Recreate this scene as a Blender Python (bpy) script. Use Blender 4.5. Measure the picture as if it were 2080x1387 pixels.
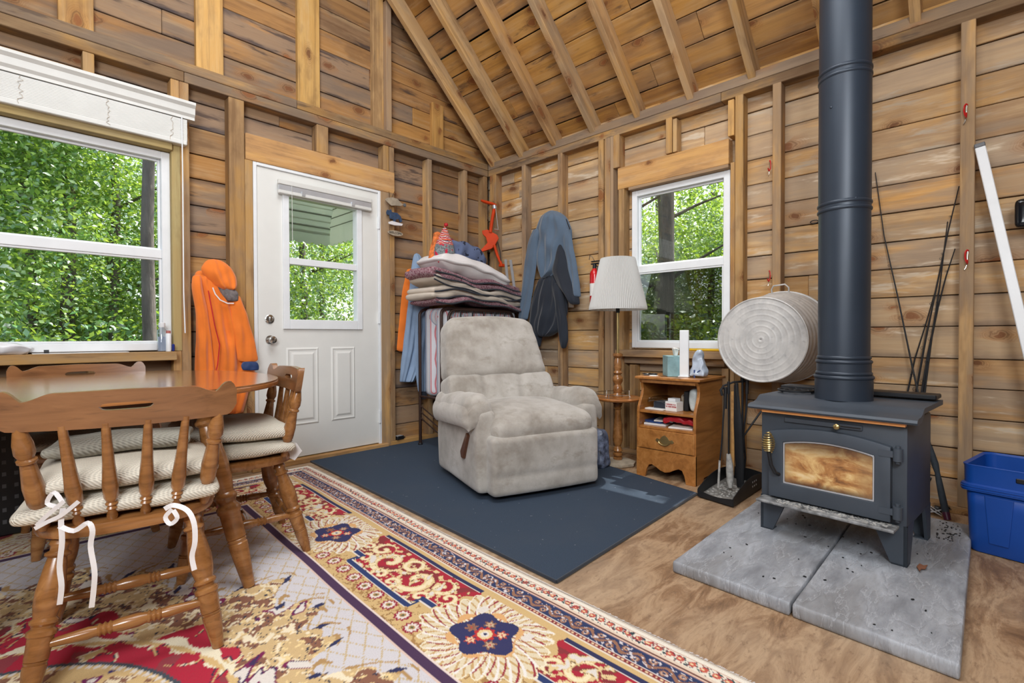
import bpy, bmesh, math, random
import numpy as np
from mathutils import Vector, Matrix, noise as mnoise

S = bpy.context.scene
COL = S.collection
for o in list(bpy.data.objects): bpy.data.objects.remove(o, do_unlink=True)
R = math.radians
random.seed(7)

# ------------------------------------------------------------------ camera
YAW, PIT, ROL, FPX, EYE = 0.805339, 0.0122724, -0.00277566, 1007.815, 0.93
cf = Vector((math.cos(PIT)*math.sin(YAW), math.cos(PIT)*math.cos(YAW), -math.sin(PIT)))
cr = Vector((math.cos(YAW), -math.sin(YAW), 0)); cu = cr.cross(cf)
cr, cu = math.cos(ROL)*cr+math.sin(ROL)*cu, -math.sin(ROL)*cr+math.cos(ROL)*cu
CP = Vector((-3.43015614, -3.62387968, EYE))
cam = bpy.data.objects.new('camera', bpy.data.cameras.new('camera'))
cam.data.sensor_width = 36; cam.data.lens = 36*FPX/2080; cam.data.clip_start = .02
cam.matrix_world = Matrix(((cr.x, cu.x, -cf.x, CP.x), (cr.y, cu.y, -cf.y, CP.y), (cr.z, cu.z, -cf.z, CP.z), (0, 0, 0, 1)))
COL.objects.link(cam); S.camera = cam

# ------------------------------------------------------------------ light
S.view_settings.view_transform = 'Standard'; S.view_settings.look = 'None'
S.view_settings.exposure = 0.0; S.view_settings.gamma = 1; S.view_settings.use_curve_mapping = False
W = bpy.data.worlds.new('world'); S.world = W; W.use_nodes = True
wn = W.node_tree; bg = wn.nodes['Background']
sk = wn.nodes.new('ShaderNodeTexSky'); sk.sky_type = 'NISHITA'; sk.sun_disc = False
sk.sun_elevation = R(55); sk.sun_rotation = R(100); sk.air_density = 1; sk.dust_density = 2.0; sk.ozone_density = 1
hs = wn.nodes.new('ShaderNodeHueSaturation'); hs.inputs['Saturation'].default_value = .55
wn.links.new(sk.outputs[0], hs.inputs['Color']); wn.links.new(hs.outputs[0], bg.inputs[0])
bg.inputs[1].default_value = .5
def light(name, kind, loc, tgt, energy, size=1, sy=None, col=(1, 1, 1)):
    l = bpy.data.lights.new(name, kind); l.energy = energy; l.color = col
    if kind == 'AREA':
        l.shape = 'RECTANGLE'; l.size = size; l.size_y = sy or size
    o = bpy.data.objects.new(name, l); o.location = loc
    o.rotation_euler = (Vector(tgt)-Vector(loc)).to_track_quat('-Z', 'Y').to_euler()
    COL.objects.link(o); return o
sun = light('sun', 'SUN', (6, -1.65, 11.4), (0, -2.0, 0), 11.0, col=(1, .95, .86)); sun.data.angle = R(.6)
light('flash_softbox', 'AREA', (-4.55, -4.6, 2.7), (-1.0, -1.0, 1.1), 112, 1.1, 1.1, (.95, .98, 1))
light('flash_bounce', 'AREA', (-2.6, -2.3, 4.0), (-1.6, -1.7, 0), 108, 2.2, 2.2, (.95, .98, 1))
light('flash_upward', 'AREA', (-4.6, -3.4, 1.7), (-1.6, -1.4, 3.6), 34, 1.0, 1.0, (.95, .98, 1))
S.cycles.max_bounces = 6; S.cycles.diffuse_bounces = 4; S.cycles.glossy_bounces = 3
S.cycles.transparent_max_bounces = 16; S.cycles.transmission_bounces = 4
S.cycles.use_denoising = True; S.cycles.caustics_reflective = False; S.cycles.caustics_refractive = False
S.cycles.sample_clamp_indirect = 6

# ------------------------------------------------------------------ pixel -> room
def ray(x, y): return cf+cr*((x-1040)/FPX)-cu*((y-693.5)/FPX)
def onpl(p0, n, x, y):
    d = ray(x, y); n = Vector(n); return CP+d*((Vector(p0)-CP).dot(n)/n.dot(d))
def atX(v, x, y): return onpl((v, 0, 0), (1, 0, 0), x, y)
def atY(v, x, y): return onpl((0, v, 0), (0, 1, 0), x, y)
def atZ(v, x, y): return onpl((0, 0, v), (0, 0, 1), x, y)
CFH = Vector((cf.x, cf.y, 0)).normalized()
def atV(xy, x, y): return onpl((xy[0], xy[1], 0), CFH, x, y)

# ------------------------------------------------------------------ materials
def lin(c):
    r = []
    for v in c[:3]:
        v = v/255.
        r.append(v/12.92 if v <= .04045 else ((v+.055)/1.055)**2.4)
    return (r[0], r[1], r[2], 1)
def newmat(name):
    m = bpy.data.materials.new(name); m.use_nodes = True
    return m, m.node_tree, m.node_tree.nodes['Principled BSDF']
class N:
    def __init__(s, nt): s.t = nt
    def new(s, k, **kw):
        n = s.t.nodes.new('ShaderNode'+k)
        for a, b in kw.items():
            if a in n.inputs: s.set(n.inputs[a], b)
            else: setattr(n, a, b)
        return n
    def set(s, i, v):
        if isinstance(v, bpy.types.NodeSocket): s.t.links.new(v, i)
        else: i.default_value = v
    def vm(s, op, a, b=None):
        n = s.t.nodes.new('ShaderNodeVectorMath'); n.operation = op; s.set(n.inputs[0], a)
        if b is not None: s.set(n.inputs[1], b)
        return n.outputs[0]
    def vs(s, a, f):
        n = s.t.nodes.new('ShaderNodeVectorMath'); n.operation = 'SCALE'; s.set(n.inputs[0], a); s.set(n.inputs['Scale'], f); return n.outputs[0]
    def m(s, op, a, b=None, c=None):
        n = s.t.nodes.new('ShaderNodeMath'); n.operation = op; s.set(n.inputs[0], a)
        if b is not None: s.set(n.inputs[1], b)
        if c is not None: s.set(n.inputs[2], c)
        return n.outputs[0]
    def noise(s, v, sc, det=3, rough=.5, dist=0):
        n = s.t.nodes.new('ShaderNodeTexNoise'); s.set(n.inputs['Vector'], v); n.inputs['Scale'].default_value = sc
        n.inputs['Detail'].default_value = det; n.inputs['Roughness'].default_value = rough; n.inputs['Distortion'].default_value = dist
        return n.outputs['Fac']
    def mix(s, f, a, b, bt='MIX'):
        n = s.t.nodes.new('ShaderNodeMix'); n.data_type = 'RGBA'; n.blend_type = bt
        s.set(n.inputs[0], f); s.set(n.inputs[6], a); s.set(n.inputs[7], b); return n.outputs[2]
    def ramp(s, f, stops, interp='LINEAR'):
        n = s.t.nodes.new('ShaderNodeValToRGB'); s.set(n.inputs[0], f); cr_ = n.color_ramp; cr_.interpolation = interp
        while len(cr_.elements) < len(stops): cr_.elements.new(.5)
        for e, (p, c) in zip(cr_.elements, stops):
            e.position = p; e.color = c if len(c) == 4 else (*c, 1)
        return n.outputs[0]
    def sstep(s, v, a, b):
        n = s.t.nodes.new('ShaderNodeMapRange'); n.interpolation_type = 'SMOOTHSTEP'
        s.set(n.inputs[0], v); n.inputs[1].default_value = a; n.inputs[2].default_value = b; return n.outputs[0]
    def bump(s, h, st, d=.01):
        n = s.t.nodes.new('ShaderNodeBump'); s.set(n.inputs['Height'], h); n.inputs['Strength'].default_value = st
        n.inputs['Distance'].default_value = d; return n.outputs[0]
    def obj(s): return s.t.nodes.new('ShaderNodeTexCoord').outputs['Object']
    def sep(s, v):
        n = s.t.nodes.new('ShaderNodeSeparateXYZ'); s.set(n.inputs[0], v); return n.outputs

def plain(name, c, rough=.6, metal=0, var=.12, vs=8, bump=.0, bs=60, bd=.002, spec=None, coat=0, emit=None, ansi=(1, 1, 1), sheen=0):
    m, nt, b = newmat(name); n = N(nt); c = lin(c)
    v = n.vm('MULTIPLY', n.obj(), ansi)
    if var:
        f = n.noise(v, vs, 4, .6)
        dk = tuple(x*(1-var*1.6) for x in c[:3])+(1,); lt = tuple(min(1, x*(1+var)) for x in c[:3])+(1,)
        n.set(b.inputs['Base Color'], n.ramp(f, [(.3, dk), (.7, lt)]))
    else: b.inputs['Base Color'].default_value = c
    b.inputs['Roughness'].default_value = rough; b.inputs['Metallic'].default_value = metal
    if spec is not None: b.inputs['Specular IOR Level'].default_value = spec
    if coat: b.inputs['Coat Weight'].default_value = coat; b.inputs['Coat Roughness'].default_value = .15
    if sheen: b.inputs['Sheen Weight'].default_value = sheen
    if bump: n.set(b.inputs['Normal'], n.bump(n.noise(v, bs, 4, .6), bump, bd))
    if emit: b.inputs['Emission Color'].default_value = lin(emit[0]); b.inputs['Emission Strength'].default_value = emit[1]
    return m

def rough_wood(name, pal, grey=(128, 112, 100), greyamt=.45, knots=.6, dark=.35, light=(214, 180, 138), bright=1.0, white=0.0, gold=(206, 150, 78), brown=(120, 84, 58), edge=0.0):
    """sawn boards: every piece takes its own tint, grain along local x"""
    m, nt, b = newmat(name); n = N(nt)
    oi = nt.nodes.new('ShaderNodeObjectInfo').outputs['Random']
    off = n.vs((37., 91., 53.), oi)
    p0 = n.obj(); p = n.vm('ADD', p0, off)
    wnz = nt.nodes.new('ShaderNodeTexWhiteNoise'); wnz.noise_dimensions = '1D'; n.set(wnz.inputs['W'], n.m('MULTIPLY', oi, 977.))
    r1 = wnz.outputs['Value']
    wn2 = nt.nodes.new('ShaderNodeTexWhiteNoise'); wn2.noise_dimensions = '1D'; n.set(wn2.inputs['W'], n.m('MULTIPLY_ADD', oi, 613., 5.))
    r2 = wn2.outputs['Value']
    base = n.ramp(r1, [(i/(len(pal)-1), lin(c)) for i, c in enumerate(pal)])
    g = n.noise(n.vm('MULTIPLY', p, (1.1, 24, 24)), 1, 7, .66, .1)
    fine = n.noise(n.vm('MULTIPLY', p, (7, 190, 190)), 1, 3, .6)
    bl = n.noise(n.vm('MULTIPLY', p, (1.4, 8.5, 8.5)), 1, 4, .6, .15)
    bl2 = n.noise(n.vm('MULTIPLY', p, (2.2, 13, 13)), 1.1, 4, .65, .25)
    c = n.mix(n.m('MULTIPLY', n.sstep(g, .48, .68), .38), base, lin(light))
    md_ = n.noise(n.vm('MULTIPLY', p, (2.4, 6.5, 6.5)), 1, 4, .6, .1)
    c = n.mix(n.m('MULTIPLY', n.sstep(md_, .47, .62), .5), c, lin(gold)); c = n.mix(n.m('MULTIPLY', n.sstep(md_, .5, .36), .4), c, lin(brown))
    c = n.mix(n.m('MULTIPLY', n.sstep(g, .50, .34), .38), c, lin((112, 76, 50)))
    gw = n.m('MULTIPLY', n.sstep(n.m('ADD', bl, n.m('MULTIPLY', n.m('SUBTRACT', r2, .5), .55)), .44, .64), greyamt)
    c = n.mix(gw, c, lin(grey))
    if white:
        c = n.mix(n.m('MULTIPLY', n.sstep(bl2, .55, .72), white), c, lin((232, 216, 194)))
    dk = n.m('MULTIPLY', n.sstep(n.m('ADD', bl2, n.m('MULTIPLY', n.m('SUBTRACT', r1, .5), .16)), .60, .72), dark)
    c = n.mix(dk, c, lin((70, 58, 56)))
    py_ = n.m('ABSOLUTE', n.sep(p0)[1]); ed_ = n.m('ADD', py_, n.m('MULTIPLY', n.m('SUBTRACT', n.noise(n.vm('MULTIPLY', p, (3, 9, 9)), 1, 4, .6), .5), .11))
    es = n.m('MULTIPLY', n.sstep(ed_, .052, .088), n.sstep(r2, .35, .75)); c = n.mix(n.m('MULTIPLY', es, edge), c, lin((66, 60, 64)))
    # knots: stretched voronoi cells
    kv = nt.nodes.new('ShaderNodeTexVoronoi'); kv.feature = 'F1'; kv.voronoi_dimensions = '2D'; sp_ = n.sep(p); cx_ = nt.nodes.new('ShaderNodeCombineXYZ'); wob = n.m('MULTIPLY', n.noise(p, 18, 3), .25)
    n.set(cx_.inputs[0], n.m('ADD', n.m('MULTIPLY', sp_[0], 3.6), wob)); n.set(cx_.inputs[1], n.m('ADD', n.m('MULTIPLY', n.m('ADD', sp_[1], sp_[2]), 6.2), wob)); n.set(kv.inputs['Vector'], cx_.outputs[0])
    kv.inputs['Scale'].default_value = 1.0; kv.inputs['Randomness'].default_value = 1.0
    kd = kv.outputs['Distance']
    sepc = nt.nodes.new('ShaderNodeSeparateColor'); n.set(sepc.inputs[0], kv.outputs['Color'])
    on = n.m('GREATER_THAN', sepc.outputs[0], 1-knots*.62)
    kd = n.m('DIVIDE', kd, n.m('MULTIPLY_ADD', sepc.outputs[1], .9, .55)); core = n.m('MULTIPLY', n.sstep(kd, .125, .075), on)
    halo = n.m('MULTIPLY', n.sstep(kd, .40, .12), on)
    c = n.mix(n.m('MULTIPLY', halo, .35), c, lin((164, 106, 58)))
    ring = n.m('MULTIPLY', n.sstep(n.m('SINE', n.m('MULTIPLY', kd, 150.)), -.3, .9), n.m('MULTIPLY', halo, .3))
    c = n.mix(ring, c, lin((120, 76, 44)))
    c = n.mix(n.m('MULTIPLY', core, .8), c, n.mix(sepc.outputs[2], lin((92, 52, 34)), lin((146, 84, 48))))
    c = n.mix(n.m('MULTIPLY', n.m('MULTIPLY', n.sstep(kd, .17, .14), n.sstep(kd, .10, .13)), n.m('MULTIPLY', on, .4)), c, lin((84, 52, 36)))
    c = n.mix(n.m('MULTIPLY', n.sstep(fine, .5, .75), .14), c, lin((96, 70, 48)))
    c = n.mix(n.m('MULTIPLY', n.m('SUBTRACT', r2, .5), .0), c, lin(grey))
    hsv = nt.nodes.new('ShaderNodeHueSaturation'); n.set(hsv.inputs['Color'], c)
    n.set(hsv.inputs['Value'], n.m('MULTIPLY_ADD', r2, .42, bright-.21)); hsv.inputs['Saturation'].default_value = .98; hsv.inputs['Hue'].default_value = .506
    n.set(b.inputs['Base Color'], hsv.outputs[0]); b.inputs['Roughness'].default_value = .78; b.inputs['Specular IOR Level'].default_value = .25
    h = n.m('ADD', n.m('MULTIPLY', g, .6), n.m('MULTIPLY', fine, .4))
    n.set(b.inputs['Normal'], n.bump(h, .35, .003))
    return m

def finished_wood(name, a, b_, c_, rough=.3, coat=.35, scale=1.0, axis=0):
    m, nt, b = newmat(name); n = N(nt)
    st = [22, 22, 22]; st[axis] = 2.2
    oi = nt.nodes.new('ShaderNodeObjectInfo').outputs['Random']
    p = n.obj()
    v = n.vm('MULTIPLY', p, tuple(x*scale for x in st))
    g = n.noise(v, 1, 5, .6, .8); f = n.noise(n.vm('MULTIPLY', v, (4, 4, 4)), 1, 3, .7)
    c = n.ramp(g, [(.25, lin(a)), (.5, lin(b_)), (.75, lin(c_))])
    c = n.mix(n.m('MULTIPLY', n.sstep(f, .55, .75), .3), c, lin(tuple(x*.6 for x in a)))
    n.set(b.inputs['Base Color'], c); b.inputs['Roughness'].default_value = rough
    b.inputs['Coat Weight'].default_value = coat; b.inputs['Coat Roughness'].default_value = .18
    n.set(b.inputs['Normal'], n.bump(g, .05, .002))
    return m

PAL_L = [(176, 118, 62), (186, 132, 80), (160, 116, 78), (198, 140, 76), (142, 112, 88), (182, 126, 72), (168, 130, 96)]
PAL_R = [(206, 158, 100), (196, 142, 84), (184, 150, 116), (214, 170, 118), (170, 138, 110), (204, 154, 96), (190, 156, 120)]
PAL_C = [(184, 128, 68), (196, 138, 72), (166, 114, 64), (204, 152, 88), (150, 108, 72), (190, 134, 70), (174, 124, 76)]
PAL_S = [(188, 144, 98), (176, 136, 96), (200, 158, 110), (168, 134, 104), (192, 148, 98)]
M = {}
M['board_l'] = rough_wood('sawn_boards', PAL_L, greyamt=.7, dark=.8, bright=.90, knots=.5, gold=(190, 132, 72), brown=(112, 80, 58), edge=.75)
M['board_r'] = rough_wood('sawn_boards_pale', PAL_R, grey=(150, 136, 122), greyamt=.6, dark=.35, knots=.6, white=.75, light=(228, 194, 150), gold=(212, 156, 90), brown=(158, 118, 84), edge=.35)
M['board_c'] = rough_wood('roof_boards', PAL_C, grey=(140, 112, 86), greyamt=.4, dark=.6, bright=.95, knots=.45, gold=(206, 146, 66), edge=.45)
M['stud'] = rough_wood('stud_wood', PAL_S, grey=(132, 114, 100), greyamt=.65, dark=.4, knots=.45, bright=.95)
M['nailer'] = rough_wood('nailer_wood', [(206, 154, 88), (196, 142, 80), (212, 164, 98)], greyamt=.15, dark=.1, knots=.4)
M['rafter'] = rough_wood('rafter_wood', [(204, 160, 110), (190, 146, 102), (212, 168, 116), (182, 148, 112)], grey=(150, 130, 110), greyamt=.45, dark=.2, knots=.5)
M['header'] = rough_wood('header_wood', [(196, 142, 82), (188, 136, 82)], greyamt=.2, dark=.15, knots=.5)
M['treated'] = rough_wood('treated_trim', [(180, 156, 106), (170, 148, 102)], grey=(158, 140, 112), greyamt=.6, dark=.4, knots=.2, light=(200, 184, 136), gold=(184, 156, 104), brown=(130, 104, 74))
M['plate'] = rough_wood('plate_wood', [(158, 126, 92), (146, 116, 88), (170, 132, 92)], grey=(120, 104, 92), greyamt=.7, dark=.6, knots=.5, bright=.86)
M['sheath'] = plain('sheathing', (46, 40, 36), .9)
M['white_vinyl'] = plain('white_vinyl', (232, 235, 238), .35, var=.03)
M['door_paint'] = plain('door_paint', (226, 226, 222), .38, var=.03, vs=3)
M['blind_white'] = plain('blind_white', (216, 216, 212), .45, var=.03)
M['chair_wood'] = finished_wood('maple_stain', (108, 68, 34), (146, 98, 54), (172, 122, 74), rough=.25)
M['chair_dark'] = finished_wood('maple_stain_back', (96, 62, 36), (130, 88, 54), (152, 106, 68), rough=.34)
M['night_wood'] = finished_wood('pine_stain', (134, 84, 38), (168, 110, 54), (186, 130, 72), rough=.38, coat=.2)
M['table_edge'] = finished_wood('table_edge', (140, 84, 40), (166, 106, 56), (182, 124, 70))
M['brass'] = plain('brass', (186, 164, 112), .3, .9, var=.08)
M['chrome'] = plain('satin_nickel', (200, 198, 194), .22, 1, var=.04)
M['silver'] = plain('aluminium', (204, 208, 214), .35, .5, var=.06)
M['black_metal'] = plain('black_iron', (34, 36, 40), .5, .3, var=.2)
M['stove'] = plain('stove_paint', (66, 74, 84), .5, .1, var=.10, vs=5, bump=.12, bs=400, bd=.0006)
M['pipe'] = plain('flue_paint', (47, 57, 70), .42, .2, var=.07, vs=3)
M['copper'] = plain('copper_strip', (230, 158, 94), .4, .1)
M['brown_metal'] = plain('brown_tube', (58, 40, 34), .38, .3)
M['black_plastic'] = plain('black_plastic', (26, 27, 30), .4)
M['grey_plastic'] = plain('grey_plastic', (96, 98, 102), .4)
M['orange'] = plain('orange_fleece', (236, 122, 34), .85, var=.06, bump=.25, bs=240, bd=.002, sheen=.3)
M['orange_paint'] = plain('orange_paint', (208, 66, 22), .6, var=.1, spec=.2)
M['navy'] = plain('navy_cloth', (27, 34, 46), .85, var=.1, sheen=.2, bump=.2, bs=160)
M['slate_cloth'] = plain('slate_blue_fleece', (86, 104, 124), .9, var=.06, sheen=.3, bump=.2, bs=200)
M['light_blue'] = plain('light_blue_cotton', (136, 158, 186), .9, var=.07, bump=.2, bs=200)
M['red'] = plain('red_plastic', (196, 24, 30), .35, var=.05)
M['red_paint'] = plain('extinguisher_red', (200, 22, 30), .25, var=.03, coat=.3)
M['white_cloth'] = plain('white_cotton', (226, 222, 222), .9, var=.03, bump=.2, bs=60, bd=.004)
M['paper'] = plain('paper', (232, 230, 226), .8, var=.03)
M['cream'] = plain('cream_cloth', (200, 188, 174), .9, var=.05, bump=.2, bs=80)
M['label_blue'] = plain('blue_print', (48, 78, 140), .5)
M['red_cloth'] = plain('red_nylon', (186, 26, 40), .5, var=.15, vs=20)
M['yellow'] = plain('yellow_plastic', (226, 182, 40), .4)
M['teal_box'] = plain('tissue_box_card', (140, 178, 184), .6, var=.22, vs=9)
M['dark_wood'] = finished_wood('dark_leg', (70, 42, 28), (92, 56, 36), (110, 70, 46))
M['bark'] = plain('bark', (112, 104, 100), .95, var=.35, vs=6, bump=.8, bs=14, bd=.03, ansi=(1, 1, .25))
M['aged_wood'] = plain('driftwood', (168, 154, 134), .8, var=.2, vs=20)
M['foam'] = plain('cork_foam', (40, 48, 56), .8, var=.2, vs=40)
M['ash'] = plain('wood_ash', (176, 174, 170), .95, var=.3, vs=30, bump=.5, bs=60)
M['ledge'] = plain('worn_cast_iron', (140, 141, 142), .6, .2, var=.5, vs=22)

def glass_mat(name, tint=(1, 1, 1), refl=1.0):
    m, nt, b = newmat(name); n = N(nt); nt.nodes.remove(b)
    tr = nt.nodes.new('ShaderNodeBsdfTransparent'); tr.inputs[0].default_value = (*tint, 1)
    gl = nt.nodes.new('ShaderNodeBsdfGlossy'); gl.inputs['Roughness'].default_value = .02
    fr = nt.nodes.new('ShaderNodeFresnel'); fr.inputs[0].default_value = 1.5
    mx = nt.nodes.new('ShaderNodeMixShader'); gb = nt.nodes.new('ShaderNodeNewGeometry'); n.set(mx.inputs[0], n.m('MULTIPLY', n.m('MULTIPLY', fr.outputs[0], refl), n.m('SUBTRACT', 1.0, gb.outputs['Backfacing'])))
    n.set(mx.inputs[1], tr.outputs[0]); n.set(mx.inputs[2], gl.outputs[0])
    n.set(nt.nodes['Material Output'].inputs[0], mx.outputs[0]); return m
M['glass'] = glass_mat('window_glass', (.97, .98, .97), 1.2)
M['glass_coated'] = glass_mat('coated_glass', (.95, .96, .95), 3.2)
M['screen'] = glass_mat('insect_screen', (.40, .41, .41), .3)
M['clear'] = glass_mat('clear_plastic', (.82, .85, .87), 2.0)

def knit_mat(name, c, scale=270):
    m, nt, b = newmat(name); n = N(nt); p = n.obj()
    xyz = n.sep(p)
    a = n.m('SINE', n.m('MULTIPLY', n.m('ADD', xyz[0], xyz[2]), scale*2.2)); d = n.m('SINE', n.m('MULTIPLY', xyz[1], scale*2.2))
    h = n.m('MULTIPLY', a, d); v = n.noise(p, 9, 3)
    cc = n.mix(n.sstep(h, -.9, .4), lin(tuple(x*.86 for x in c)), lin(c)); cc = n.mix(n.m('MULTIPLY', v, .18), cc, lin((120, 112, 96)))
    n.set(b.inputs['Base Color'], cc); b.inputs['Roughness'].default_value = .95
    n.set(b.inputs['Normal'], n.bump(h, .6, .003)); return m
M['knit'] = knit_mat('waffle_knit', (222, 214, 198))
M['knit_grey'] = knit_mat('waffle_knit_grey', (176, 174, 162), 200)

def suede(name):
    m, nt, b = newmat(name); n = N(nt); p = n.obj()
    a = n.noise(p, 4.2, 5, .6, .1); c2 = n.noise(n.vm('MULTIPLY', p, (3, 3, 5)), 2.6, 5, .65, .2); f = n.noise(p, 90, 3, .6)
    c = n.ramp(a, [(.32, lin((136, 128, 118))), (.5, lin((170, 164, 156))), (.7, lin((192, 188, 182)))])
    c = n.mix(n.m('MULTIPLY', n.sstep(c2, .52, .70), .5), c, lin((128, 116, 100)))
    c = n.mix(n.m('MULTIPLY', n.sstep(f, .5, .8), .2), c, lin((140, 132, 120)))
    n.set(b.inputs['Base Color'], c); b.inputs['Roughness'].default_value = .95; b.inputs['Sheen Weight'].default_value = .35
    b.inputs['Sheen Roughness'].default_value = .6
    n.set(b.inputs['Normal'], n.bump(n.m('ADD', n.noise(p, 26, 4, .6), n.m('MULTIPLY', f, .3)), .25, .004)); return m
M['suede'] = suede('taupe_microsuede')

def plywood():
    m, nt, b = newmat('plywood_floor'); n = N(nt); p = n.obj()
    w = n.noise(n.vm('MULTIPLY', p, (1.0, 3.4, 1)), 3.6, 8, .70, .7)
    s = n.noise(n.vm('MULTIPLY', p, (5, 46, 4)), 1.4, 5, .7, .2); d = n.noise(p, 1.3, 4)
    c = n.ramp(w, [(.3, lin((98, 72, 50))), (.45, lin((142, 110, 80))), (.57, lin((178, 148, 116))), (.75, lin((122, 92, 66)))])
    c = n.mix(n.m('MULTIPLY', n.sstep(s, .5, .7), .35), c, lin((112, 82, 60)))
    c = n.mix(n.m('MULTIPLY', n.sstep(d, .45, .65), .35), c, lin((184, 164, 140))); e_ = n.noise(n.vm('MULTIPLY', p, (1, 2, 1)), 22, 6, .75, .3); c = n.mix(n.m('MULTIPLY', n.sstep(e_, .54, .66), .45), c, lin((104, 78, 58)))
    n.set(b.inputs['Base Color'], c); b.inputs['Roughness'].default_value = .62
    n.set(b.inputs['Normal'], n.bump(s, .15, .003)); return m
M['ply'] = plywood()

def slate():
    m, nt, b = newmat('moulded_slate'); n = N(nt); p = n.obj()
    q = n.vm('MULTIPLY', p, (1.3, 4.2, 1))
    r_ = n.noise(q, 2.4, 9, .60, .1); big = n.noise(q, 1.1, 4, .55, .1)
    rid = n.m('ABSOLUTE', n.m('SUBTRACT', n.noise(q, 2.6, 5, .6, .1), .5))
    c = n.ramp(r_, [(.3, lin((118, 121, 127))), (.5, lin((158, 162, 169))), (.7, lin((190, 195, 203)))])
    c = n.mix(n.m('MULTIPLY', n.sstep(big, .48, .62), .5), c, lin((104, 101, 98)))
    c = n.mix(n.m('MULTIPLY', n.sstep(rid, .012, .0), .35), c, lin((196, 200, 208)))
    n.set(b.inputs['Base Color'], c); b.inputs['Roughness'].default_value = .6
    n.set(b.inputs['Normal'], n.bump(n.m('ADD', r_, n.m('MULTIPLY', n.sstep(rid, 0, .08), .2)), .75, .012)); return m
M['slate'] = slate()

def carpet():
    m, nt, b = newmat('navy_carpet'); n = N(nt); p = n.obj()
    f = n.noise(p, 420, 2, .6); v = n.noise(p, 3, 4, .6); sp = n.noise(p, 55, 2, .5)
    c = n.ramp(f, [(.35, lin((33, 45, 60))), (.65, lin((60, 76, 96)))])
    c = n.mix(n.m('MULTIPLY', n.sstep(v, .45, .7), .3), c, lin((58, 68, 82)))
    c = n.mix(n.m('MULTIPLY', n.sstep(sp, .74, .78), .7), c, lin((150, 154, 160)))
    n.set(b.inputs['Base Color'], c); b.inputs['Roughness'].default_value = 1
    n.set(b.inputs['Normal'], n.bump(f, .5, .003)); return m
M['carpet'] = carpet()

def attr_mat(name, rough=.95, bump=.4):
    m, nt, b = newmat(name); n = N(nt); a = nt.nodes.new('ShaderNodeVertexColor'); a.layer_name = 'Col'
    p = n.obj(); f = n.noise(p, 330, 2, .6)
    c = n.mix(n.m('MULTIPLY', n.sstep(f, .4, .75), .16), a.outputs['Color'], lin((90, 80, 70)))
    n.set(b.inputs['Base Color'], c); b.inputs['Roughness'].default_value = rough
    n.set(b.inputs['Normal'], n.bump(f, bump, .003)); return m
M['rug'] = attr_mat('rug_pile')
M['print'] = attr_mat('printed', .5, .0)

def leafmat(name, cols):
    m, nt, b = newmat(name); n = N(nt); g = nt.nodes.new('ShaderNodeNewGeometry')
    f = n.noise(g.outputs['Position'], 5.5, 4, .8); oi = nt.nodes.new('ShaderNodeObjectInfo').outputs['Random']
    wn_ = nt.nodes.new('ShaderNodeAttribute'); wn_.attribute_name = 'rnd'
    k = n.m('ADD', n.m('MULTIPLY', f, .6), n.m('MULTIPLY', wn_.outputs['Fac'], .5))
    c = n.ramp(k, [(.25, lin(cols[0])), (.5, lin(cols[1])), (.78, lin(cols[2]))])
    nt.nodes.remove(b)
    df = nt.nodes.new('ShaderNodeBsdfDiffuse'); n.set(df.inputs[0], c)
    tl = nt.nodes.new('ShaderNodeBsdfTranslucent'); n.set(tl.inputs[0], n.mix(.6, c, lin((196, 220, 60)), 'MIX'))
    gl = nt.nodes.new('ShaderNodeBsdfGlossy'); gl.inputs[0].default_value = (.9, .95, 1, 1); gl.inputs['Roughness'].default_value = .35
    m1 = nt.nodes.new('ShaderNodeMixShader'); m1.inputs[0].default_value = .45; n.set(m1.inputs[1], df.outputs[0]); n.set(m1.inputs[2], tl.outputs[0])
    m2 = nt.nodes.new('ShaderNodeMixShader'); m2.inputs[0].default_value = .16; n.set(m2.inputs[1], m1.outputs[0]); n.set(m2.inputs[2], gl.outputs[0])
    n.set(nt.nodes['Material Output'].inputs[0], m2.outputs[0]); return m
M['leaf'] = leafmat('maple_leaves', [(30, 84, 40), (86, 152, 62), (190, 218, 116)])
M['leaf_dark'] = leafmat('dark_leaves', [(18, 60, 40), (46, 108, 62), (120, 176, 110)])  # darker, bluer green leaf tones
M['ground'] = plain('forest_floor', (70, 84, 44), .95, var=.4, vs=2)

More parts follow.
